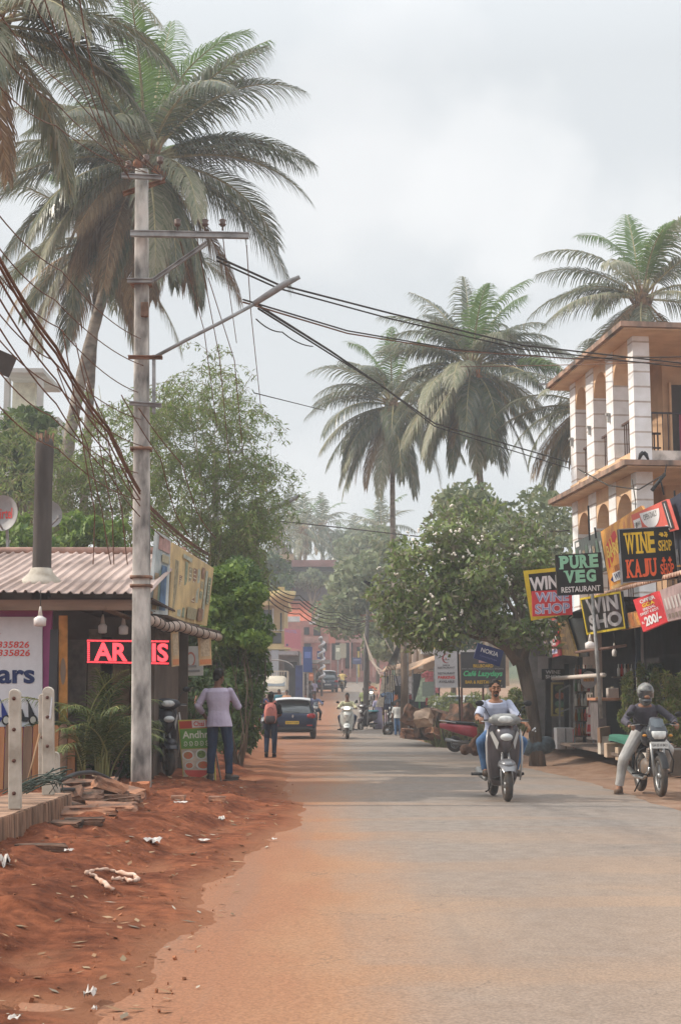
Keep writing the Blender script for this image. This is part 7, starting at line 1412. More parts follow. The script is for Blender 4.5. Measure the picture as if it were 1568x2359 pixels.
        for s_ in (-1, 1): mb.ell(hp(s_ * .062, -.035, .02), (.020, .05, .045), Rm, 10, 8)
        mb.ell(hp(0, -.065, -.01), (.066, .048, .065), Rm, 12, 8)
        for i in range(26):
            a = rnd.uniform(0, 6.28); e = rnd.uniform(.15, 1.4); mb.ell(hp(.076 * math.cos(a) * math.cos(e), -.022 + .088 * math.sin(a) * math.cos(e), .045 + .09 * math.sin(e)), .016, None, 6, 5)
        if hair == 'bun': mb.ell(hp(0, -.12, .03), .045); mb.ell(hp(0, -.09, -.08), (.05, .04, .09), Rm)
        mb.obj('hair', hm_, root, remesh=.007 if vox < .012 else .014, smooth_it=1)
    if face and not helmet:
        mb = MB()
        for s_ in (-1, 1): mb.ell(hp(s_ * .031, .079, .008), (.014, .007, .006), Rm, 8, 6)
        mb.obj('eyes', flat((.02, .015, .012), .3, name='eye_dark'), root); mb = MB()
        for s_ in (-1, 1): mb.tube([hp(s_ * .012, .089, .030), hp(s_ * .033, .086, .037), hp(s_ * .05, .074, .028)], [.004, .006, .003], 6)
        mb.obj('eyebrows', HAIR, root)
        mb = MB(); mb.ell(hp(0, .089, -.060), (.022, .006, .005), Rm, 8, 5); mb.obj('lips', flat((.24, .09, .07), .5), root)
        if beard:
            mb = MB(); mb.tube([hp(-.032, .078, -.050), hp(-.014, .092, -.042), hp(.014, .092, -.042), hp(.032, .078, -.050)], [.006, .009, .009, .006], 6); mb.ell(hp(0, .076, -.094), (.026, .022, .022), Rm, 10, 8)
            for s_ in (-1, 1): mb.tube([hp(s_ * .032, .078, -.050), hp(s_ * .038, .066, -.075), hp(s_ * .026, .07, -.098)], .004, 6)
            mb.obj('beard', HAIR, root)
    return root, V, hp

# ================================================================ two-wheelers
TYRE = mat('tyre', (.035, .033, .032), .85, .4, 6, .004, 30, alt=(.10, .075, .06)); CHR = mat('chrome', (.55, .55, .55), .22, .1, 5, metal=.9); ALU = mat('alloy', (.30, .30, .30), .4, .2, 6, metal=.6); SEAT = mat('seat_vinyl', (.025, .025, .028), .5, .2, 8)
HEADL = lambda lit: mat('headlamp_lit', (.9, .85, .75), .3, .05, 3, emit=((1.0, .85, .6), 4.0)) if lit else mat('headlamp', (.55, .56, .55), .12, .25, 14, coat=.6)
def wheel(root, nm, c, r, w, spokes=5, disc=True):
    mb = MB(); mb.torus(c, r - w * .5, w * .5, (1, 0, 0), 30, 10, 1.05); wh = mb.obj(nm, TYRE, root)
    mb = MB(); mb.torus(c, r - w * 1.05, w * .18, (1, 0, 0), 26, 6, 2.0)
    for k in range(spokes): a = 2 * math.pi * k / spokes; mb.bar(c, (c[0], c[1] + math.cos(a) * (r - w), c[2] + math.sin(a) * (r - w)), .03, .03)
    mb.disc(c, .045, (1, 0, 0), w * .9, 14); mb.obj('rim', ALU, wh)
    if disc: mb = MB(); mb.disc((c[0] + w * .55, c[1], c[2]), r * .42, (1, 0, 0), .006, 20); mb.obj('brake_disc', CHR, wh)
def mirror(root, x, y, z, x0, y0, z0):
    mb = MB(); mb.tube([(x0, y0, z0), ((x + x0) / 2, (y + y0) / 2 + .02, z - .06), (x, y + .01, z - .03)], .006, 6); mm_ = mb.obj('mirror', BLACKM, root)
    mb = MB(); mb.ell((x, y, z), (.062, .022, .042), None, 14, 8); mb.obj('mirror_shell', BLACKM, mm_); mb = MB(); mb.ell((x, y + .012, z), (.052, .014, .034), None, 14, 8); mb.obj('mirror_glass', mat('mirror_glass', (.6, .65, .68), .05, .05, 3, metal=.9), mm_)
def scooter(label, loc, rz, col, accent=None, lit=False, group=None, plate='oval', cat='scooter', lean=0.0, name='scooter'):
    """front towards -y; origin under the front wheel"""
    t = thing(name, label, cat, loc, rz, group); t.rotation_euler = (0, lean, rz); accent = accent or col
    wheel(t, 'front_wheel', (0, 0, .225), .225, .10); wheel(t, 'rear_wheel', (0, 1.24, .225), .225, .105)
    mb = MB(); rings = []
    for i in range(13):
        a = R(-62 + i * 15); r = .275; w = .078 * math.sin(math.pi * min(1, .18 + i / 12 * .85)) + .032; cy, cz = -math.sin(a - R(0)) * -1, 0; y = -r * math.cos(R(40 + i * 11)); z = .225 + r * math.sin(R(40 + i * 11)); rings.append([(w * math.cos(R(b)) * 1.15, y - (.04 * math.sin(R(b))) * math.cos(R(40 + i * 11)), z + .04 * math.sin(R(b)) * math.sin(R(40 + i * 11))) for b in range(-10, 200, 30)])
    mb.loft(rings, cap=False, closed=False); mb.loft([[(x * .9, y * .97, .225 + (z - .225) * .97) for x, y, z in q] for q in rings], cap=False, closed=False); mb.ell((0, .02, .50), (.125, .20, .085), None, 16, 10); mb.obj('front_fender', accent, t)
    mb = MB()
    for s_ in (-1, 1): mb.tube([(s_ * .075, .0, .225), (s_ * .07, .06, .42), (s_ * .04, .13, .66)], .018, 8)
    mb.obj('fork', ALU, t)
    # leg shield
    def sh(z, w, yc, dn): return [(w * u, yc + dn * (abs(u) ** 2.2), z) for u in [k / 7 for k in range(-7, 8)]]
    lst = [(.20, .15, .33, .02), (.30, .185, .29, .03), (.45, .20, .25, .05), (.60, .225, .215, .07), (.78, .235, .185, .09), (.92, .225, .17, .09), (1.02, .20, .17, .07), (1.07, .15, .19, .05)]
    A = [sh(z, w, y, d) for z, w, y, d in lst]; mb = MB(); mb.loft([a + [(x, y + .035, z) for x, y, z in reversed(a)] for a in A]); mb.obj('leg_shield', col, t)
    mb = MB(); nose = []
    for z, w, y0, y1 in ((.60, .02, .16, .25), (.66, .07, .09, .25), (.74, .115, .04, .24), (.84, .145, .02, .24), (.94, .15, .05, .24), (1.02, .12, .10, .24), (1.06, .06, .15, .24)):
        nose.append([(w * math.cos(R(a)), y1 - (y1 - y0) * math.sin(R(a)) ** .8 if 0 < a < 180 else y1, z) for a in range(0, 181, 15)])
    mb.loft(nose); mb.obj('nose', col, t)
    for s_ in (-1, 1):
        mb = MB(); mb.add([(s_ * .125, .085, .70), (s_ * .205, .20, .93), (s_ * .175, .175, .96), (s_ * .10, .06, .80)], [(0, 1, 2, 3) if s_ < 0 else (3, 2, 1, 0)]); mb.v = [(x, y - .014, z) for x, y, z in mb.v]; mb.obj('indicator', mat('lens_grey', (.35, .34, .33), .2, .1, 5), t)
        mb = MB(); mb.tube([(s_ * .215, .20, .28), (s_ * .245, .20, .55), (s_ * .25, .20, .8), (s_ * .225, .20, .98)], [.012, .016, .016, .012], 6); mb.obj('edge_trim', mat('silver_trim', (.45, .43, .42), .35, .1, 5, metal=.4), t)
    if plate: mb = MB(); mb.disc((0, .005, .875), .082, (0, 1, .12), .012, 22); o = mb.obj('number_plate', flat((.62, .64, .64), .4, name='plate_pale'), t); o.scale = (1.05, 1, .62); o.location = (0, 0, .875 * .38)
    mb = MB(); mb.loft([[(x, y, z) for x, y, z in ringz(1.03, .12, .07, 0, .13, 2.6)], ringz(1.08, .235, .085, 0, .15, 2.8), ringz(1.14, .22, .095, 0, .15, 2.6), ringz(1.185, .15, .07, 0, .17, 2.4), ringz(1.20, .05, .03, 0, .19, 2)]); mb.obj('handlebar_cover', mat('pale_cowl', (.20, .20, .195), .25, .4, 10) if accent is not col else col, t)
    mb = MB(); mb.ell((0, .075, 1.115), (.115, .035, .052), None, 16, 10); mb.obj('headlight', HEADL(lit), t)
    for s_ in (-1, 1):
        mb = MB(); mb.tube([(s_ * .2, .18, 1.10), (s_ * .36, .25, 1.10)], .017, 8); mb.obj('grip', BLACKM, t); mb = MB(); mb.tube([(s_ * .22, .14, 1.09), (s_ * .34, .19, 1.085)], .007, 5); mb.obj('brake_lever', ALU, t)
        mirror(t, s_ * .34, .2, 1.34, s_ * .19, .19, 1.14)
    mb = MB(); mb.loft([rings_rect(.28, .16, .27, .33), rings_rect(.72, .17, .27, .33)]); mb.obj('floorboard', BLACKM, t)
    mb = MB(); mb.loft([rings_rect(.62, .12, .36, .70), rings_rect(.75, .16, .40, .75), rings_rect(1.05, .17, .48, .77), rings_rect(1.35, .135, .57, .80), rings_rect(1.66, .06, .68, .80)]); mb.obj('body_panel', col, t)
    mb = MB(); mb.loft([rings_rect(.60, .09, .70, .77, e=2.4), rings_rect(.72, .135, .74, .83, e=2.4), rings_rect(1.0, .14, .76, .85, e=2.4), rings_rect(1.35, .12, .79, .875, e=2.4), rings_rect(1.46, .08, .80, .85, e=2.4)]); mb.obj('seat', SEAT, t)
    mb = MB(); mb.tube([(-.12, 1.2, .82), (-.12, 1.52, .86), (-.05, 1.66, .88), (.05, 1.66, .88), (.12, 1.52, .86), (.12, 1.2, .82)], .014, 6); mb.obj('grab_rail', flat((.55, .55, .55), .4), t)
    mb = MB(); mb.ell((0, 1.62, .70), (.07, .03, .05), None, 12, 8); mb.obj('tail_light', flat((.45, .03, .03), .2, name='tail_red'), t)
    mb = MB(); mb.loft([rings_rect(.85, .10, .16, .34), rings_rect(1.3, .07, .17, .30)]); mb.tube([(-.16, .9, .26), (-.17, 1.2, .30), (-.17, 1.5, .36)], [.03, .05, .055], 10); mb.obj('engine', ALU, t)
    mb = MB(); mb.tube([(-.38, .82, .335), (.38, .82, .335)], .022, 8); mb.obj('foot_pegs', BLACKM, t); mb = MB(); mb.tube([(-.1, .72, .26), (-.15, .72, .11), (-.19, .74, .09)], .012, 6); mb.obj('side_stand', BLACKM, t)
    mb = MB(); mb.box((0, 1.55, .42), (.16, .02, .22), (R(-15), 0, 0)); mb.obj('mudflap', BLACKM, t)
    return t
def motorcycle(label, loc, rz, tank, lit=False, group=None, guard=True, plate_text=None):
    t = thing('motorcycle', label, 'motorcycle', loc, rz, group); wheel(t, 'front_wheel', (0, 0, .30), .30, .09, 6); wheel(t, 'rear_wheel', (0, 1.28, .30), .30, .10, 6)
    mb = MB(); rings = [[(.055 * math.cos(R(b)), -(.335 + .02 * math.sin(R(b))) * math.cos(R(a)), .30 + (.335 + .02 * math.sin(R(b))) * math.sin(R(a))) for b in range(0, 181, 30)] for a in range(20, 150, 13)]; mb.loft(rings, cap=False, closed=False); mb.obj('front_fender', BLACKM, t)
    mb = MB()
    for s_ in (-1, 1): mb.tube([(s_ * .085, 0, .30), (s_ * .085, .12, .62), (s_ * .085, .26, .98)], .022, 8)
    mb.obj('fork', ALU, t); mb = MB(); mb.box((0, .2, .80), (.24, .07, .03)); mb.box((0, .25, .97), (.24, .07, .03)); mb.obj('fork_yoke', BLACKM, t)
    mb = MB(); mb.loft([ringz(.78, .09, .07, 0, .10, 2.6), ringz(.86, .15, .10, 0, .11, 2.8), ringz(.95, .155, .11, 0, .13, 2.8), ringz(1.04, .12, .09, 0, .17, 2.4), ringz(1.13, .085, .04, 0, .22, 2.2), ringz(1.15, .05, .02, 0, .235, 2)]); mb.obj('headlight_cowl', mat('cowl_grey', (.05, .055, .065), .25, .2, 6, coat=.4), t)
    mb = MB(); mb.loft([ringz(.83, .07, .025, 0, .015, 3), ringz(.87, .10, .035, 0, .012, 3), ringz(.93, .11, .035, 0, .018, 3), ringz(.945, .10, .025, 0, .025, 3)]); mb.obj('headlight', HEADL(lit), t)
    mb = MB(); mb.loft([[(.095 * u, .03 + .05 * abs(u) + (z - 1.0) * .55, z) for u in (-1, -.5, 0, .5, 1)] for z in (1.0, 1.06, 1.12)], cap=False, closed=False); mb.obj('windscreen', mat('smoky_screen', (.10, .12, .14), .1, .1, 4, coat=.5), t)
    mb = MB(); mb.box((0, -.015, .745), (.25, .012, .095)); pl = mb.obj('number_plate', flat((.60, .60, .58), .4, name='plate_pale2'), t)
    if plate_text: vs, fs = text2d(plate_text, .01); mb = MB(); mb.add([((x - .5) * .22, -.024, .725 + y * .04) for x, y in vs], fs, False); mb.obj('plate_number', BLACKM, pl)
    mb = MB(); mb.tube([(-.37, .38, 1.03), (-.26, .30, 1.05), (-.1, .27, 1.02), (.1, .27, 1.02), (.26, .30, 1.05), (.37, .38, 1.03)], .013, 8); mb.obj('handlebar', BLACKM, t)
    for s_ in (-1, 1):
        mb = MB(); mb.tube([(s_ * .27, .305, 1.05), (s_ * .38, .385, 1.03)], .019, 8); mb.obj('grip', BLACKM, t); mb = MB(); mb.tube([(s_ * .22, .25, 1.04), (s_ * .36, .31, 1.02)], .006, 5); mb.obj('brake_lever', ALU, t); mirror(t, s_ * .36, .24, 1.19, s_ * .24, .30, 1.06)
        mb = MB(); mb.ell((s_ * .19, .10, .88), (.035, .02, .02), None, 8, 6); mb.obj('indicator', flat((.55, .25, .05), .3), t)
    mb = MB(); mb.loft([rings_rect(.34, .06, .82, .93, e=2.4), rings_rect(.42, .13, .72, .99, e=2.4), rings_rect(.60, .145, .70, 1.02, e=2.4), rings_rect(.78, .10, .72, .94, e=2.4), rings_rect(.86, .07, .74, .86, e=2.4)]); mb.obj('fuel_tank', tank, t)
    mb = MB(); mb.loft([rings_rect(.82, .09, .76, .83, e=2.4), rings_rect(1.0, .13, .76, .84, e=2.4), rings_rect(1.4, .12, .80, .88, e=2.4), rings_rect(1.55, .08, .83, .88, e=2.4)]); mb.obj('seat', SEAT, t)
    mb = MB(); mb.loft([rings_rect(.95, .12, .60, .76), rings_rect(1.4, .10, .70, .80), rings_rect(1.75, .04, .80, .86)]); mb.obj('tail_panel', tank, t)
    mb = MB(); mb.loft([rings_rect(.40, .10, .30, .48), rings_rect(.55, .14, .26, .55), rings_rect(.85, .13, .26, .52)]); mb.tube([(0, .50, .5), (0, .44, .70)], .075, 12)
    for k in range(6): mb.disc((0, .495 - k * .01, .52 + k * .03), .095, (0, -.2, 1), .008, 14)
    mb.obj('engine', mat('engine_metal', (.13, .12, .115), .6, .5, 8, metal=.3, alt=(.22, .14, .09)), t)
    mb = MB()
    for s_ in (-1, 1): mb.tube([(s_ * .05, .30, .93), (s_ * .06, .32, .6), (s_ * .08, .38, .28), (s_ * .1, .8, .26), (s_ * .1, 1.28, .30)], .016, 6); mb.tube([(s_ * .11, 1.3, .34), (s_ * .11, 1.2, .68)], .025, 8)
    mb.obj('frame_tubes', BLACKM, t); mb = MB(); mb.tube([(-.05, .40, .48), (-.09, .33, .35), (-.13, .5, .24), (-.14, 1.0, .25), (-.15, 1.55, .36)], [.02, .02, .025, .04, .045], 8); mb.obj('exhaust', CHR, t)
    if guard:
        for s_ in (-1, 1): mb = MB(); mb.tube([(s_ * .05, .34, .72), (s_ * .22, .32, .66), (s_ * .28, .32, .5), (s_ * .26, .34, .34), (s_ * .06, .38, .28)], .012, 6); mb.obj('crash_guard', BLACKM, t)
    mb = MB(); mb.tube([(-.26, .72, .30), (.26, .72, .30)], .014, 6); mb.tube([(-.10, .7, .28), (-.22, .74, .03)], .011, 6); mb.obj('foot_pegs', BLACKM, t); mb = MB(); mb.ell((0, 1.76, .78), (.06, .03, .04)); mb.obj('tail_light', MATS['tail_red'] if 'tail_red' in MATS else flat((.45, .03, .03), .2, name='tail_red'), t)
    return t
def on_ground(px, Y, z=None):
    p = at(px, 1700, Y); p.z = P(Y) + .012 if z is None else z; return p
# --- scooter rider in the foreground
GUN = mat('gunmetal_paint', (.09, .08, .088), .28, .25, 3, coat=.5, metal=.3); SILV = mat('silver_paint', (.17, .17, .18), .3, .15, 4, coat=.4, metal=.4)
loc = on_ground(1166, 19.9); loc.z = .012
scooter('dark grey scooter ridden by the man in the pale blue T-shirt', loc, R(3), GUN, SILV)
JEAN = mat('blue_jeans', (.075, .15, .28), .85, .3, 5, .004, 60, alt=(.045, .09, .18)); TSH = mat('pale_blue_cotton', (.42, .45, .55), .85, .14, 3.5, .012, 9, alt=(.30, .33, .43))
Jr = dict(head=(-.05, .62, 1.545), look=(.02, -1, -.02), neck=(-.04, .65, 1.385), shL=(-.225, .65, 1.325), shR=(.15, .65, 1.335), elL=(-.33, .50, 1.13), elR=(.27, .50, 1.10), wrL=(-.335, .29, 1.13), wrR=(.33, .28, 1.06), pel=(0, .86, .89), hipL=(-.10, .84, .88), hipR=(.10, .84, .88), knL=(-.285, .46, .80), knR=(.30, .46, .80), anL=(-.21, .56, .42), anR=(.20, .56, .42), toeL=(-.235, .42, .365), toeR=(.23, .42, .365))
person('man in a pale blue T-shirt and jeans riding the dark grey scooter', Jr, loc, R(3), SKIN, .008, 'short', None, 'tshirt', TSH, .42, JEAN, flat((.10, .075, .06), .8), hands={'L': ((.1, -.6, -.05), (0, .2, -1), .9), 'R': ((.25, -.5, -.55), (-.3, -.2, -1), .55)}, beard=True, loose=1.05)
q = thing('cigarette_lighter', 'small whitish thing held in the scooter rider\'s outstretched left hand', 'small object', loc + Vector((.40, .17, .98))); mb = MB(); mb.box((0, 0, 0), (.02, .02, .07), (R(50), R(40), 0)); mb.obj('case', flat((.6, .62, .66), .3), q); mb = MB(); mb.ell((.02, -.02, -.03), .011); mb.obj('cap', CHR, q)
# --- motorcyclist with helmet at the right
lm = at(1521, 1829, 21.0); lm.z = max(-.0, H(lm.x, 21.0)) + .0; RZM = R(1)
motorcycle('black motorcycle stopped at the right edge of the road with its rider astride', lm, RZM, mat('tank_black', (.03, .03, .035), .3, .1, 4, coat=.4), plate_text='GA 03 H 8421')
JKT = mat('charcoal_jacket', (.075, .068, .085), .8, .3, 4, .012, 10); GJ = mat('grey_jeans', (.40, .39, .38), .85, .2, 4, .006, 40, alt=(.28, .27, .26))
Jm = dict(head=(-.03, .66, 1.50), look=(-.05, -1, -.10), neck=(-.02, .76, 1.33), shL=(-.21, .76, 1.27), shR=(.18, .74, 1.27), elL=(-.38, .58, 1.08), elR=(.36, .58, 1.10), wrL=(-.34, .40, 1.03), wrR=(.34, .41, 1.04), pel=(0, .98, .90), hipL=(-.11, .94, .87), hipR=(.11, .94, .88), knL=(-.37, .74, .52), knR=(.27, .56, .66), anL=(-.43, .82, .12), anR=(.24, .76, .38), toeL=(-.50, .68, .035), toeR=(.26, .62, .32))
person('helmeted motorcyclist in charcoal jacket with one foot on the ground', Jm, lm, RZM, SKIN, .008, None, None, 'jacket', JKT, .96, GJ, flat((.13, .085, .06), .8), hands={'L': ((.2, -.6, -.1), (0, .2, -1), .9), 'R': ((0, -.7, -.05), (0, .2, -1), .9)}, helmet=mat('helmet_pattern', (.20, .20, .19), .2, .5, 9, alt=(.03, .032, .038), coat=.3), loose=1.12)
# --- man with his back to us
SHIRT = mat('lavender_shirt', (.42, .37, .46), .85, .16, 3.0, .018, 8, alt=(.33, .28, .37)); DJ = mat('dark_jeans', (.022, .035, .07), .85, .3, 5, .006, 30)
lb = at(503, 1818, 22.3); lb.z = H(lb.x, 22.3) + .012
Jb = dict(head=(-.01, .04, 1.585), look=(.55, .8, -.12), neck=(-.03, .02, 1.43), shL=(-.21, .02, 1.355), shR=(.165, .0, 1.365), elL=(-.33, .0, 1.14), elR=(.29, .08, 1.13), wrL=(-.235, .20, .97), wrR=(.19, .30, 1.20), pel=(0, 0, .93), hipL=(-.095, 0, .90), hipR=(.095, 0, .90), knL=(-.10, .0, .50), knR=(.155, -.01, .50), anL=(-.125, .0, .105), anR=(.165, -.03, .105), toeL=(-.15, .13, .045), toeR=(.25, .08, .045))
person('man in a lavender shirt and dark jeans standing with his back turned', Jb, lb, 0, SKIND, .008, 'short', None, 'shirt', SHIRT, .78, DJ, flat((.07, .06, .055), .8), hands={'L': ((.4, .4, -.6), (.5, .6, .2), .5), 'R': ((-.6, .6, .2), (-.2, .2, -1), .6)}, face=False, shirt_len=.13, loose=1.0)
# --- backpacker
lk_ = at(623, 1749, 37); lk_.z = H(lk_.x, 37) + .01
Jk = dict(head=(-.0, -.02, 1.52), look=(0, 1, -.15), neck=(0, -.01, 1.38), shL=(-.20, 0, 1.31), shR=(.20, 0, 1.31), elL=(-.27, -.02, 1.05), elR=(.25, .06, 1.07), wrL=(-.30, .02, .80), wrR=(.16, .24, 1.02), pel=(0, 0, .89), hipL=(-.09, 0, .87), hipR=(.09, 0, .87), knL=(-.10, .06, .47), knR=(.10, -.0, .48), anL=(-.10, -.10, .12), anR=(.09, .04, .09), toeL=(-.11, .0, .05), toeR=(.10, .17, .04))
person('person in black with a salmon-pink backpack walking away along the left road edge', Jk, lk_, 0, SKIND, .012, 'bun', None, 'shirt', mat('black_cotton', (.018, .018, .02), .9, .2, 5), .45, DJ, flat((.05, .04, .04), .8), hands={'L': ((0, .05, -1), (1, 0, 0), .5)}, face=False)
bk = thing('backpack', 'salmon-pink and dark backpack on the back of the walking person', 'backpack', lk_ + Vector((0, -.17, .86))); mb = MB(); mb.loft([ringz(.0, .12, .07, 0, 0, 3), ringz(.1, .16, .10, 0, 0, 3), ringz(.3, .165, .095, 0, .01, 3), ringz(.45, .13, .07, 0, .02, 2.6), ringz(.52, .07, .03, 0, .04, 2.2)]); mb.obj('bag', mat('salmon_nylon', (.55, .20, .17), .7, .2, 5), bk)
mb = MB(); mb.loft([ringz(-.02, .10, .05, 0, -.06, 3), ringz(.08, .14, .08, 0, -.055, 3), ringz(.18, .12, .06, 0, -.05, 3)]); mb.obj('front_pocket', mat('dark_nylon', (.07, .05, .055), .7, .2, 5), bk)
for s_ in (-1, 1): mb = MB(); mb.tube([(s_ * .07, -.005, .5), (s_ * .12, .06, .56), (s_ * .14, .15, .5)], .022, 6); mb.obj('strap', MATS['salmon_nylon'], bk)
mb = MB(); mb.torus((0, -.07, .32), .075, .010, (0, 1, 0), 16, 5); mb.obj('printed_ring', mat('dark_rose', (.30, .10, .10), .7, .2, 5), bk)

# ================================================================ cars
def car(label, loc, rz, body, roofm, plate=None, name='parked_car', cat='car', L_=3.95, W=1.74, H_=1.5, lampm=None, group=None):
    """rear towards -y; origin under the middle of the rear bumper"""
    t = thing(name, label, cat, loc, rz, group); hw_ = W / 2
    mb = MB(); mb.loft([rings_rect(y, w, z0, z1, e=4.5, n=28) for y, w, z0, z1 in ((0, hw_ * .86, .38, .84), (.06, hw_ * .95, .30, .93), (.35, hw_, .24, 1.0), (1.3, hw_ * 1.0, .22, 1.0), (2.6, hw_ * 1.0, .22, .98), (3.4, hw_ * .95, .26, .90), (3.8, hw_ * .86, .32, .80), (L_, hw_ * .7, .40, .70))]); mb.obj('body', body, t)
    def cab(y, wb, wt, z0, z1, n=10):
        o = [(-wb, y, z0)]; 
        for k in range(n + 1): a = math.pi - math.pi * k / n; o.append((wt * (math.copysign(abs(math.cos(a)) ** .45, math.cos(a))), y, z1 - .09 + .09 * math.sin(a) ** .8))
        o.append((wb, y, z0)); return o
    g_ = glass('car_glass', (.05, .07, .08), .12)
    mb = MB(); mb.loft([cab(.10, hw_ * .86, hw_ * .80, .90, .97), cab(.30, hw_ * .89, hw_ * .70, .92, H_ - .10), cab(.55, hw_ * .90, hw_ * .68, .95, H_ - .02), cab(1.8, hw_ * .90, hw_ * .68, .95, H_), cab(2.4, hw_ * .90, hw_ * .66, .95, H_ - .06), cab(3.1, hw_ * .84, hw_ * .76, .90, .95)]); mb.obj('cabin', g_, t)
    mb = MB(); mb.loft([[(x * hw_ * .74, y, z + .05 * (1 - abs(x) ** 2.5)) for x in [k / 6 for k in range(-6, 7)]] for y, z in ((.10, H_ - .095), (.25, H_ - .045), (.9, H_ - .02), (1.8, H_ - .03), (2.35, H_ - .09))], cap=False, closed=False, smooth=True); mb.loft([[(x * hw_ * .74, y, z - .03 + .05 * (1 - abs(x) ** 2.5)) for x in [k / 6 for k in range(-6, 7)]] for y, z in ((.10, H_ - .095), (.25, H_ - .045), (.9, H_ - .02), (1.8, H_ - .03), (2.35, H_ - .09))], cap=False, closed=False); mb.obj('roof', roofm, t)
    for s_ in (-1, 1):
        for a, b in (((.14, .86, .98), (.30, .725, H_ - .09)), ((1.35, .91, .98), (1.4, .72, H_ - .03)), ((3.0, .84, .93), (2.35, .69, H_ - .09))):
            mb = MB(); mb.bar((s_ * hw_ * a[1], a[0], a[2]), (s_ * hw_ * b[1], b[0], b[2]), .12 if a[0] < 1 else .06, .05, up=(1, 0, 0)); mb.obj('pillar', body, t)
        lm_ = lampm or flat((.30, .02, .025), .15, name='rear_lamp'); mb = MB(); mb.loft([rings_rect(-.0, .13, .74, .92, s_ * (hw_ - .22), 3), rings_rect(.12, .14, .73, .94, s_ * (hw_ - .16), 3)]); mb.obj('tail_light', lm_, t)
        for y in (.72, 3.1):
            mb = MB(); mb.torus((s_ * (hw_ - .10), y, .31), .225, .09, (1, 0, 0), 24, 8, 1.1); w_ = mb.obj('wheel', TYRE, t); mb = MB(); mb.disc((s_ * (hw_ - .03), y, .31), .17, (1, 0, 0), .03, 16); mb.obj('rim', ALU, w_)
        mb = MB(); mb.ell((s_ * (hw_ + .08), 2.55, 1.02), (.09, .05, .06)); mb.obj('side_mirror', body, t)
        mb = MB(); mb.box((s_ * (hw_ - .25), -.012, .50), (.2, .02, .05)); mb.obj('reflector', flat((.30, .02, .025), .15, name='rear_lamp'), t)
    mb = MB(); mb.loft([rings_rect(-.02, hw_ * .84, .28, .44, e=4), rings_rect(.10, hw_ * .93, .24, .46, e=4)]); mb.obj('bumper', BLACKM, t)
    mb = MB(); mb.tube([(-.3, -.01, .98 + .02), (.25, .0, .96)], .012, 5); mb.obj('wiper', BLACKM, t)
    mb = MB(); mb.box((-.02, -.03, .60), (.50, .02, .115)); pl = mb.obj('number_plate', flat((.62, .44, .04) if plate else (.5, .5, .5), .4), t)
    vs, fs = text2d(plate or 'GA 07 F 2240', .01); mb = MB(); mb.add([((x - .5) * .42 - .02, -.044, .572 + y * .055) for x, y in vs], fs, False); mb.obj('plate_number', BLACKM, pl)
    mb = MB(); mb.prism([(0, -.07), (.045, 0), (0, .07), (-.045, 0)], lambda u, v, d: Vector((u, -.03 + d, .83 + v)), .03); mb.prism([(0, -.035), (.02, 0), (0, .035), (-.02, 0)], lambda u, v, d: Vector((u, -.034 + d, .83 + v)), .03); mb.obj('emblem', CHR, t)
    mb = MB(); mb.tube([(0, .35, H_ - .02), (0, .22, H_ + .16)], .006, 5); mb.obj('aerial', BLACKM, t)
    return t
DB = mat('midnight_blue_paint', (.010, .018, .05), .3, .15, 3, coat=.15); CW = mat('white_car_paint', (.60, .60, .61), .3, .08, 3, coat=.5)
car('dark blue hatchback with a pale roof and yellow number plate driving away', on_ground(674, 52.6), R(2), DB, CW, 'GA 09 T 3238', 'hatchback_car')
car('small dark car with a white roof climbing the slope in the distance', on_ground(755, 109), R(7), mat('slate_blue_paint', (.03, .045, .075), .3, .15, 3, coat=.5), CW, None, 'hatchback_car', H_=1.68, W=1.66)
p = at(1003, 1640, 55); p.z = H(p.x, 55) - .05
car('white car parked behind the weeds and boulders beside the market stall', p, R(-115), CW, CW, None, 'parked_car')
# pickup truck
p = at(632, 1620, 97); p.z = P(97); t = thing('pickup_truck', 'cream pickup truck facing the camera on the left of the far street', 'truck', p); CR = mat('cream_paint', (.56, .50, .40), .5, .12, 3)
mb = MB(); mb.loft([rings_rect(0, .70, .35, .95, e=5), rings_rect(.12, .82, .3, 1.1, e=5), rings_rect(.45, .82, .3, 1.62, e=5), rings_rect(.8, .80, .3, 1.82, e=5), rings_rect(1.5, .80, .3, 1.84, e=5)]); mb.obj('cab', CR, t)
mb = MB(); mb.add([(-.70, .10, 1.12), (.70, .10, 1.12), (.66, .52, 1.62), (-.66, .52, 1.62)], [(0, 1, 2, 3)]); mb.obj('windscreen', glass('car_glass', (.10, .13, .145)), t); mb = MB(); mb.box((0, -.0, .62), (.9, .06, .14)); mb.obj('grille', BLACKM, t)
for s_ in (-1, 1):
    mb = MB(); mb.ell((s_ * .6, .0, .72), (.12, .05, .08)); mb.obj('headlight', HEADL(False), t)
    for y in (.5, 2.8): mb = MB(); mb.torus((s_ * .68, y, .3), .2, .09, (1, 0, 0), 18, 6); mb.obj('wheel', TYRE, t)
mb = MB(); mb.box((0, 2.6, .75), (1.65, 2.2, .5)); mb.obj('cargo_bed', CR, t)
mb = MB()
for s_ in (-1, 1):
    for y in (1.55, 2.6, 3.65): mb.bar((s_ * .8, y, 1.0), (s_ * .8, y, 2.15), .05)
    mb.bar((s_ * .8, 1.55, 2.15), (s_ * .8, 3.65, 2.15), .05)
for k in range(8): mb.bar((-.6 + k * .17, 1.6, 1.85), (-.6 + k * .17, 1.6, 2.1), .05)
mb.bar((-.8, 1.55, 2.15), (.8, 1.55, 2.15), .06); mb.obj('cargo_rails', flat((.60, .52, .42), .6), t)
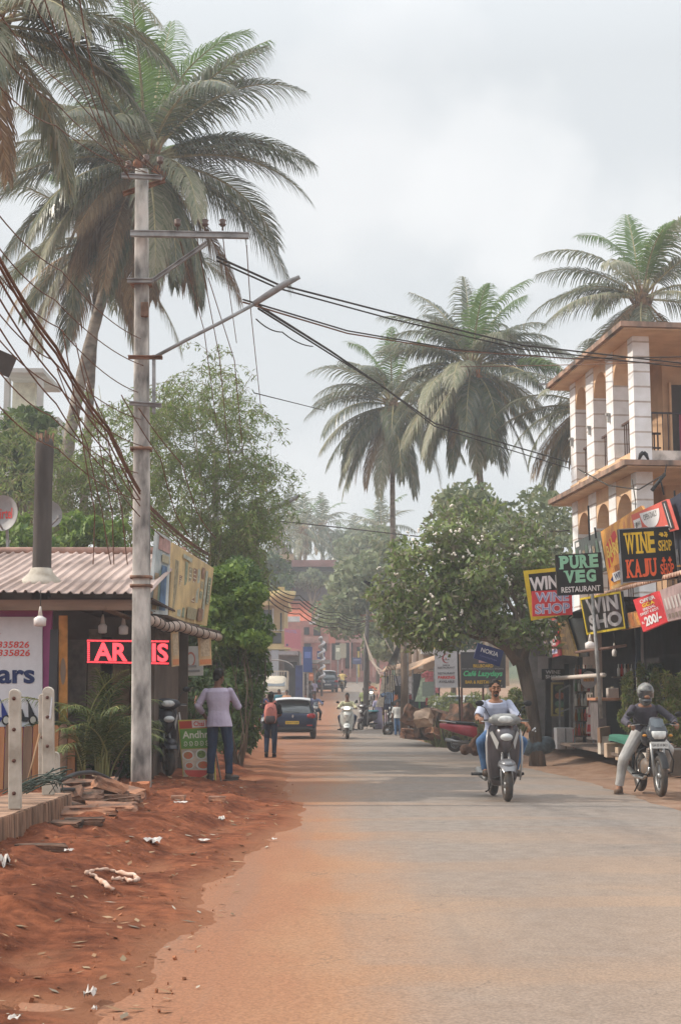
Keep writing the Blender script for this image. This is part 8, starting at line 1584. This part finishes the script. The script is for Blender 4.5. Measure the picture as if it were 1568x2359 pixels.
# ================================================================ far riders, walkers, parked two-wheelers
def rider(label, loc, rz, topm, legm, head=None, skin=None, helmet=None, name_top='shirt', sl=.45, kind_='m', vox=.018):
    J = dict(Jr) if kind_ == 's' else dict(Jm); 
    if kind_ != 's': J.update(knL=(-.27, .56, .66), anL=(-.24, .76, .38), toeL=(-.26, .62, .32), look=(0, -1, -.05))
    else: J.update(elR=(.33, .50, 1.13), wrR=(.335, .29, 1.13), elL=(-.33, .50, 1.13), head=(0, .62, 1.545), neck=(0, .65, 1.385), shL=(-.19, .65, 1.325), shR=(.19, .65, 1.325))
    return person(label, J, loc, rz, skin or SKIND, vox, 'short', None, name_top, topm, sl, legm, flat((.05, .04, .04), .8), helmet=helmet)
PW = mat('pearl_white', (.58, .60, .58), .3, .08, 4, coat=.5); BLKJ = mat('black_trousers', (.02, .02, .025), .9, .2, 5)
l = on_ground(798.5, 52.5); scooter('white scooter with its headlamp lit coming down the middle of the road', l, R(-2), PW, PW, True); rider('rider in a pale yellow shirt and black cap on the white scooter', l, R(-2), mat('pale_yellow', (.52, .50, .32), .85, .1, 4), DJ, kind_='s', sl=.9)
l = on_ground(727, 69.5); motorcycle('motorcycle behind the dark blue hatchback with a pale headlamp', l, R(4), mat('grey_green_paint', (.16, .19, .20), .4, .1, 4), guard=False); rider('rider in a blue checked shirt on the motorcycle next to the dark blue hatchback', l, R(4), mat('checked_blue', (.16, .20, .34), .85, .5, 22, alt=(.07, .09, .17)), BLKJ, sl=.85)
l = on_ground(606, 62); l.z = H(l.x, 62); scooter('blue and white scooter on the red verge left of the backpack walker', l, R(8), mat('scooter_blue', (.06, .10, .28), .3, .1, 4, coat=.4), PW, True); rider('rider in dark blue partly hidden behind the backpack walker', l, R(8), mat('rider_blue', (.04, .06, .15), .85, .2, 5), BLKJ, kind_='s')
l = on_ground(855, 92); l.z = P(92); motorcycle('motorcycle with a bright headlamp at the right of the far road', l, R(5), MATS['grey_green_paint'], True, guard=False); rider('distant rider in an orange-red jacket with a bright headlamp', l, R(5), mat('orange_red_cloth', (.62, .14, .08), .85, .15, 4), BLKJ, sl=.95, vox=.025)
l = on_ground(789, 112); l.z = P(112); scooter('distant scooter beside the small white-roofed car', l, R(178), flat((.30, .24, .15), .4), None); rider('distant rider in mustard yellow beside the small white-roofed car', l, R(178), mat('mustard_cloth', (.58, .42, .16), .85, .15, 4), BLKJ, kind_='s', vox=.025)
# parked two-wheelers
l = at(1150, 1714, 40); l.z = H(l.x, 40) + .08
scooter('red scooter parked on the right bank with its tail towards the road', l, R(82), mat('red_paint', (.42, .045, .065), .3, .15, 3, coat=.5), None)
l = at(893, 1690, 58); l.z = H(l.x, 58); scooter('black scooter parked side-on by the market stall', l, R(-80), mat('black_paint', (.035, .035, .04), .3, .1, 3, coat=.5), None)
l = at(830, 1676, 64); l.z = H(l.x, 64); scooter('scooter with a turquoise seat cover parked at the road edge by the stall', l, R(-35), mat('dim_scooter', (.06, .05, .055), .4, .1, 3), None)
mb = MB(); mb.loft([ringz(0, .22, .5, 0, 0, 3), ringz(.06, .18, .44, 0, 0, 3)]); o = mb.obj('seat_cover', mat('turquoise', (.03, .28, .34), .6, .1, 3)); o.location = l + Vector((.55, .8, .86)); o.rotation_euler = (0, 0, R(-35)); tag(o, 'turquoise cover laid over the seat of the parked scooter', 'cover')
l = at(388, 1815, 22.4); l.z = H(l.x, 22.6) + .01
scooter('dark scooter with a yellow flank parked behind the food menu board', l, R(25), mat('dark_scooter', (.02, .02, .028), .35, .1, 3, coat=.15), None)
sb_ = MB(); sb_.loft([rings_rect(.66, .125, .50, .70, e=3), rings_rect(.75, .172, .48, .74, e=3), rings_rect(1.0, .182, .52, .74, e=3), rings_rect(1.15, .168, .56, .72, e=3)]); sp = sb_.obj('side_panel', mat('yellow_panel', (.65, .42, .03), .35, .1, 3), None); sp.parent = [o for o in bpy.data.objects if o.get('label', '').startswith('dark scooter with a yellow')][0]
o = rock('root_stump', 'small dark twisted root stump on the orange earth at the right road edge', 'stump', at(1082, 1728, 33.5), (.2, .14, .10), (0, .2, .3), mat('stump_brown', (.10, .055, .04), .95, .4, 6, .02), 99)
o2 = MB(); q0 = at(1082, 1722, 33.5); o2.tube([at(1085, 1722, 33.5) - q0, at(1093, 1704, 33.5) - q0, at(1106, 1690, 33.5) - q0], [.09, .06, .04], 8); o2.ell(at(1070, 1727, 33.5) - q0, (.12, .12, .13)); o2.ell(at(1094, 1730, 33.5) - q0, (.12, .12, .12)); x = o2.obj('root_fork', MATS['stump_brown'], None, remesh=.03); x.parent = o; x.matrix_parent_inverse = o.matrix_world.inverted(); x.location = q0 - Vector(); bpy.context.view_layer.update(); x.matrix_parent_inverse = o.matrix_world.inverted()
# walkers
def stand(label, px, Y, topm, legm=None, skirt=None, rz=0, hgt=1.62, hair='short', z=None, look=(0, 1, -.1)):
    p = at(px, 1690, Y); p.z = H(p.x, Y) if z is None else z
    J = dict(head=(0, 0, 1.50), look=look, neck=(0, -.01, 1.36), shL=(-.18, 0, 1.29), shR=(.18, 0, 1.29), elL=(-.24, -.02, 1.04), elR=(.24, .0, 1.04), wrL=(-.22, .1, .82), wrR=(.25, .04, .80), pel=(0, 0, .88), hipL=(-.085, 0, .86), hipR=(.085, 0, .86), knL=(-.09, .05, .47), knR=(.09, -.0, .47), anL=(-.10, -.02, .09), anR=(.10, .0, .09), toeL=(-.11, .12, .04), toeR=(.11, .13, .04))
    return person(label, J, p, rz, SKIND, .02, hair, None, 'shirt', topm, .45, legm, flat((.05, .04, .04), .8), skirt=skirt, face=False, scale=hgt / 1.62)
LV = mat('lavender_cloth', (.33, .31, .45), .85, .2, 4); BG = mat('beige_cloth', (.50, .42, .36), .85, .3, 6); MV = mat('mauve_cloth', (.30, .22, .25), .85, .3, 6)
stand('woman in a long lavender dress browsing at the market stall', 871, 65, LV, None, LV, R(20), hair='bun'); stand('woman in a beige top and mauve skirt beside the one in lavender', 893, 64, BG, None, MV, R(-15), hair='bun')
stand('short person in white top and blue jeans next to the timber post', 916, 57.5, mat('white_cotton', (.60, .60, .58), .85, .1, 4), JEAN, None, R(180), 1.42, look=(0, 1, 0))
stand('pedestrian in orange walking between the pickup truck and the dark blue hatchback', 660, 75, mat('orange_cloth', (.60, .30, .17), .85, .15, 4), BLKJ, None, R(170)); stand('pedestrian in teal walking in front of the pickup truck', 642, 76, mat('teal_cloth', (.03, .16, .22), .85, .15, 4), BLKJ, None, R(170))
stand('distant pedestrian in grey under the orange sign on the left of the far street', 712, 93, MATS['dim_scooter'], BLKJ, None, 0); stand('distant pedestrian in lilac near the decorated post', 722, 97, LV, BLKJ, None, R(180)); stand('distant pedestrian in green by the dark leaning pole', 838, 82, mat('green_cloth2', (.25, .30, .14), .85, .2, 4), BLKJ)
# ---------------------------------------------------------------- haze
hb = MB(); hb.box((0, 420, 12.4), (838, 958, 27.2))
hm = bpy.data.materials.new('haze_air'); hm.use_nodes = True; hn = hm.node_tree.nodes; hn.clear()
ho = hn.new('ShaderNodeOutputMaterial'); pv = hn.new('ShaderNodeVolumePrincipled')
pv.inputs['Color'].default_value = (.86, .93, 1.0, 1); pv.inputs['Density'].default_value = .0016; pv.inputs['Anisotropy'].default_value = .25
hm.node_tree.links.new(pv.outputs[0], ho.inputs['Volume'])
kind(hb.obj('haze', hm), 'stuff')
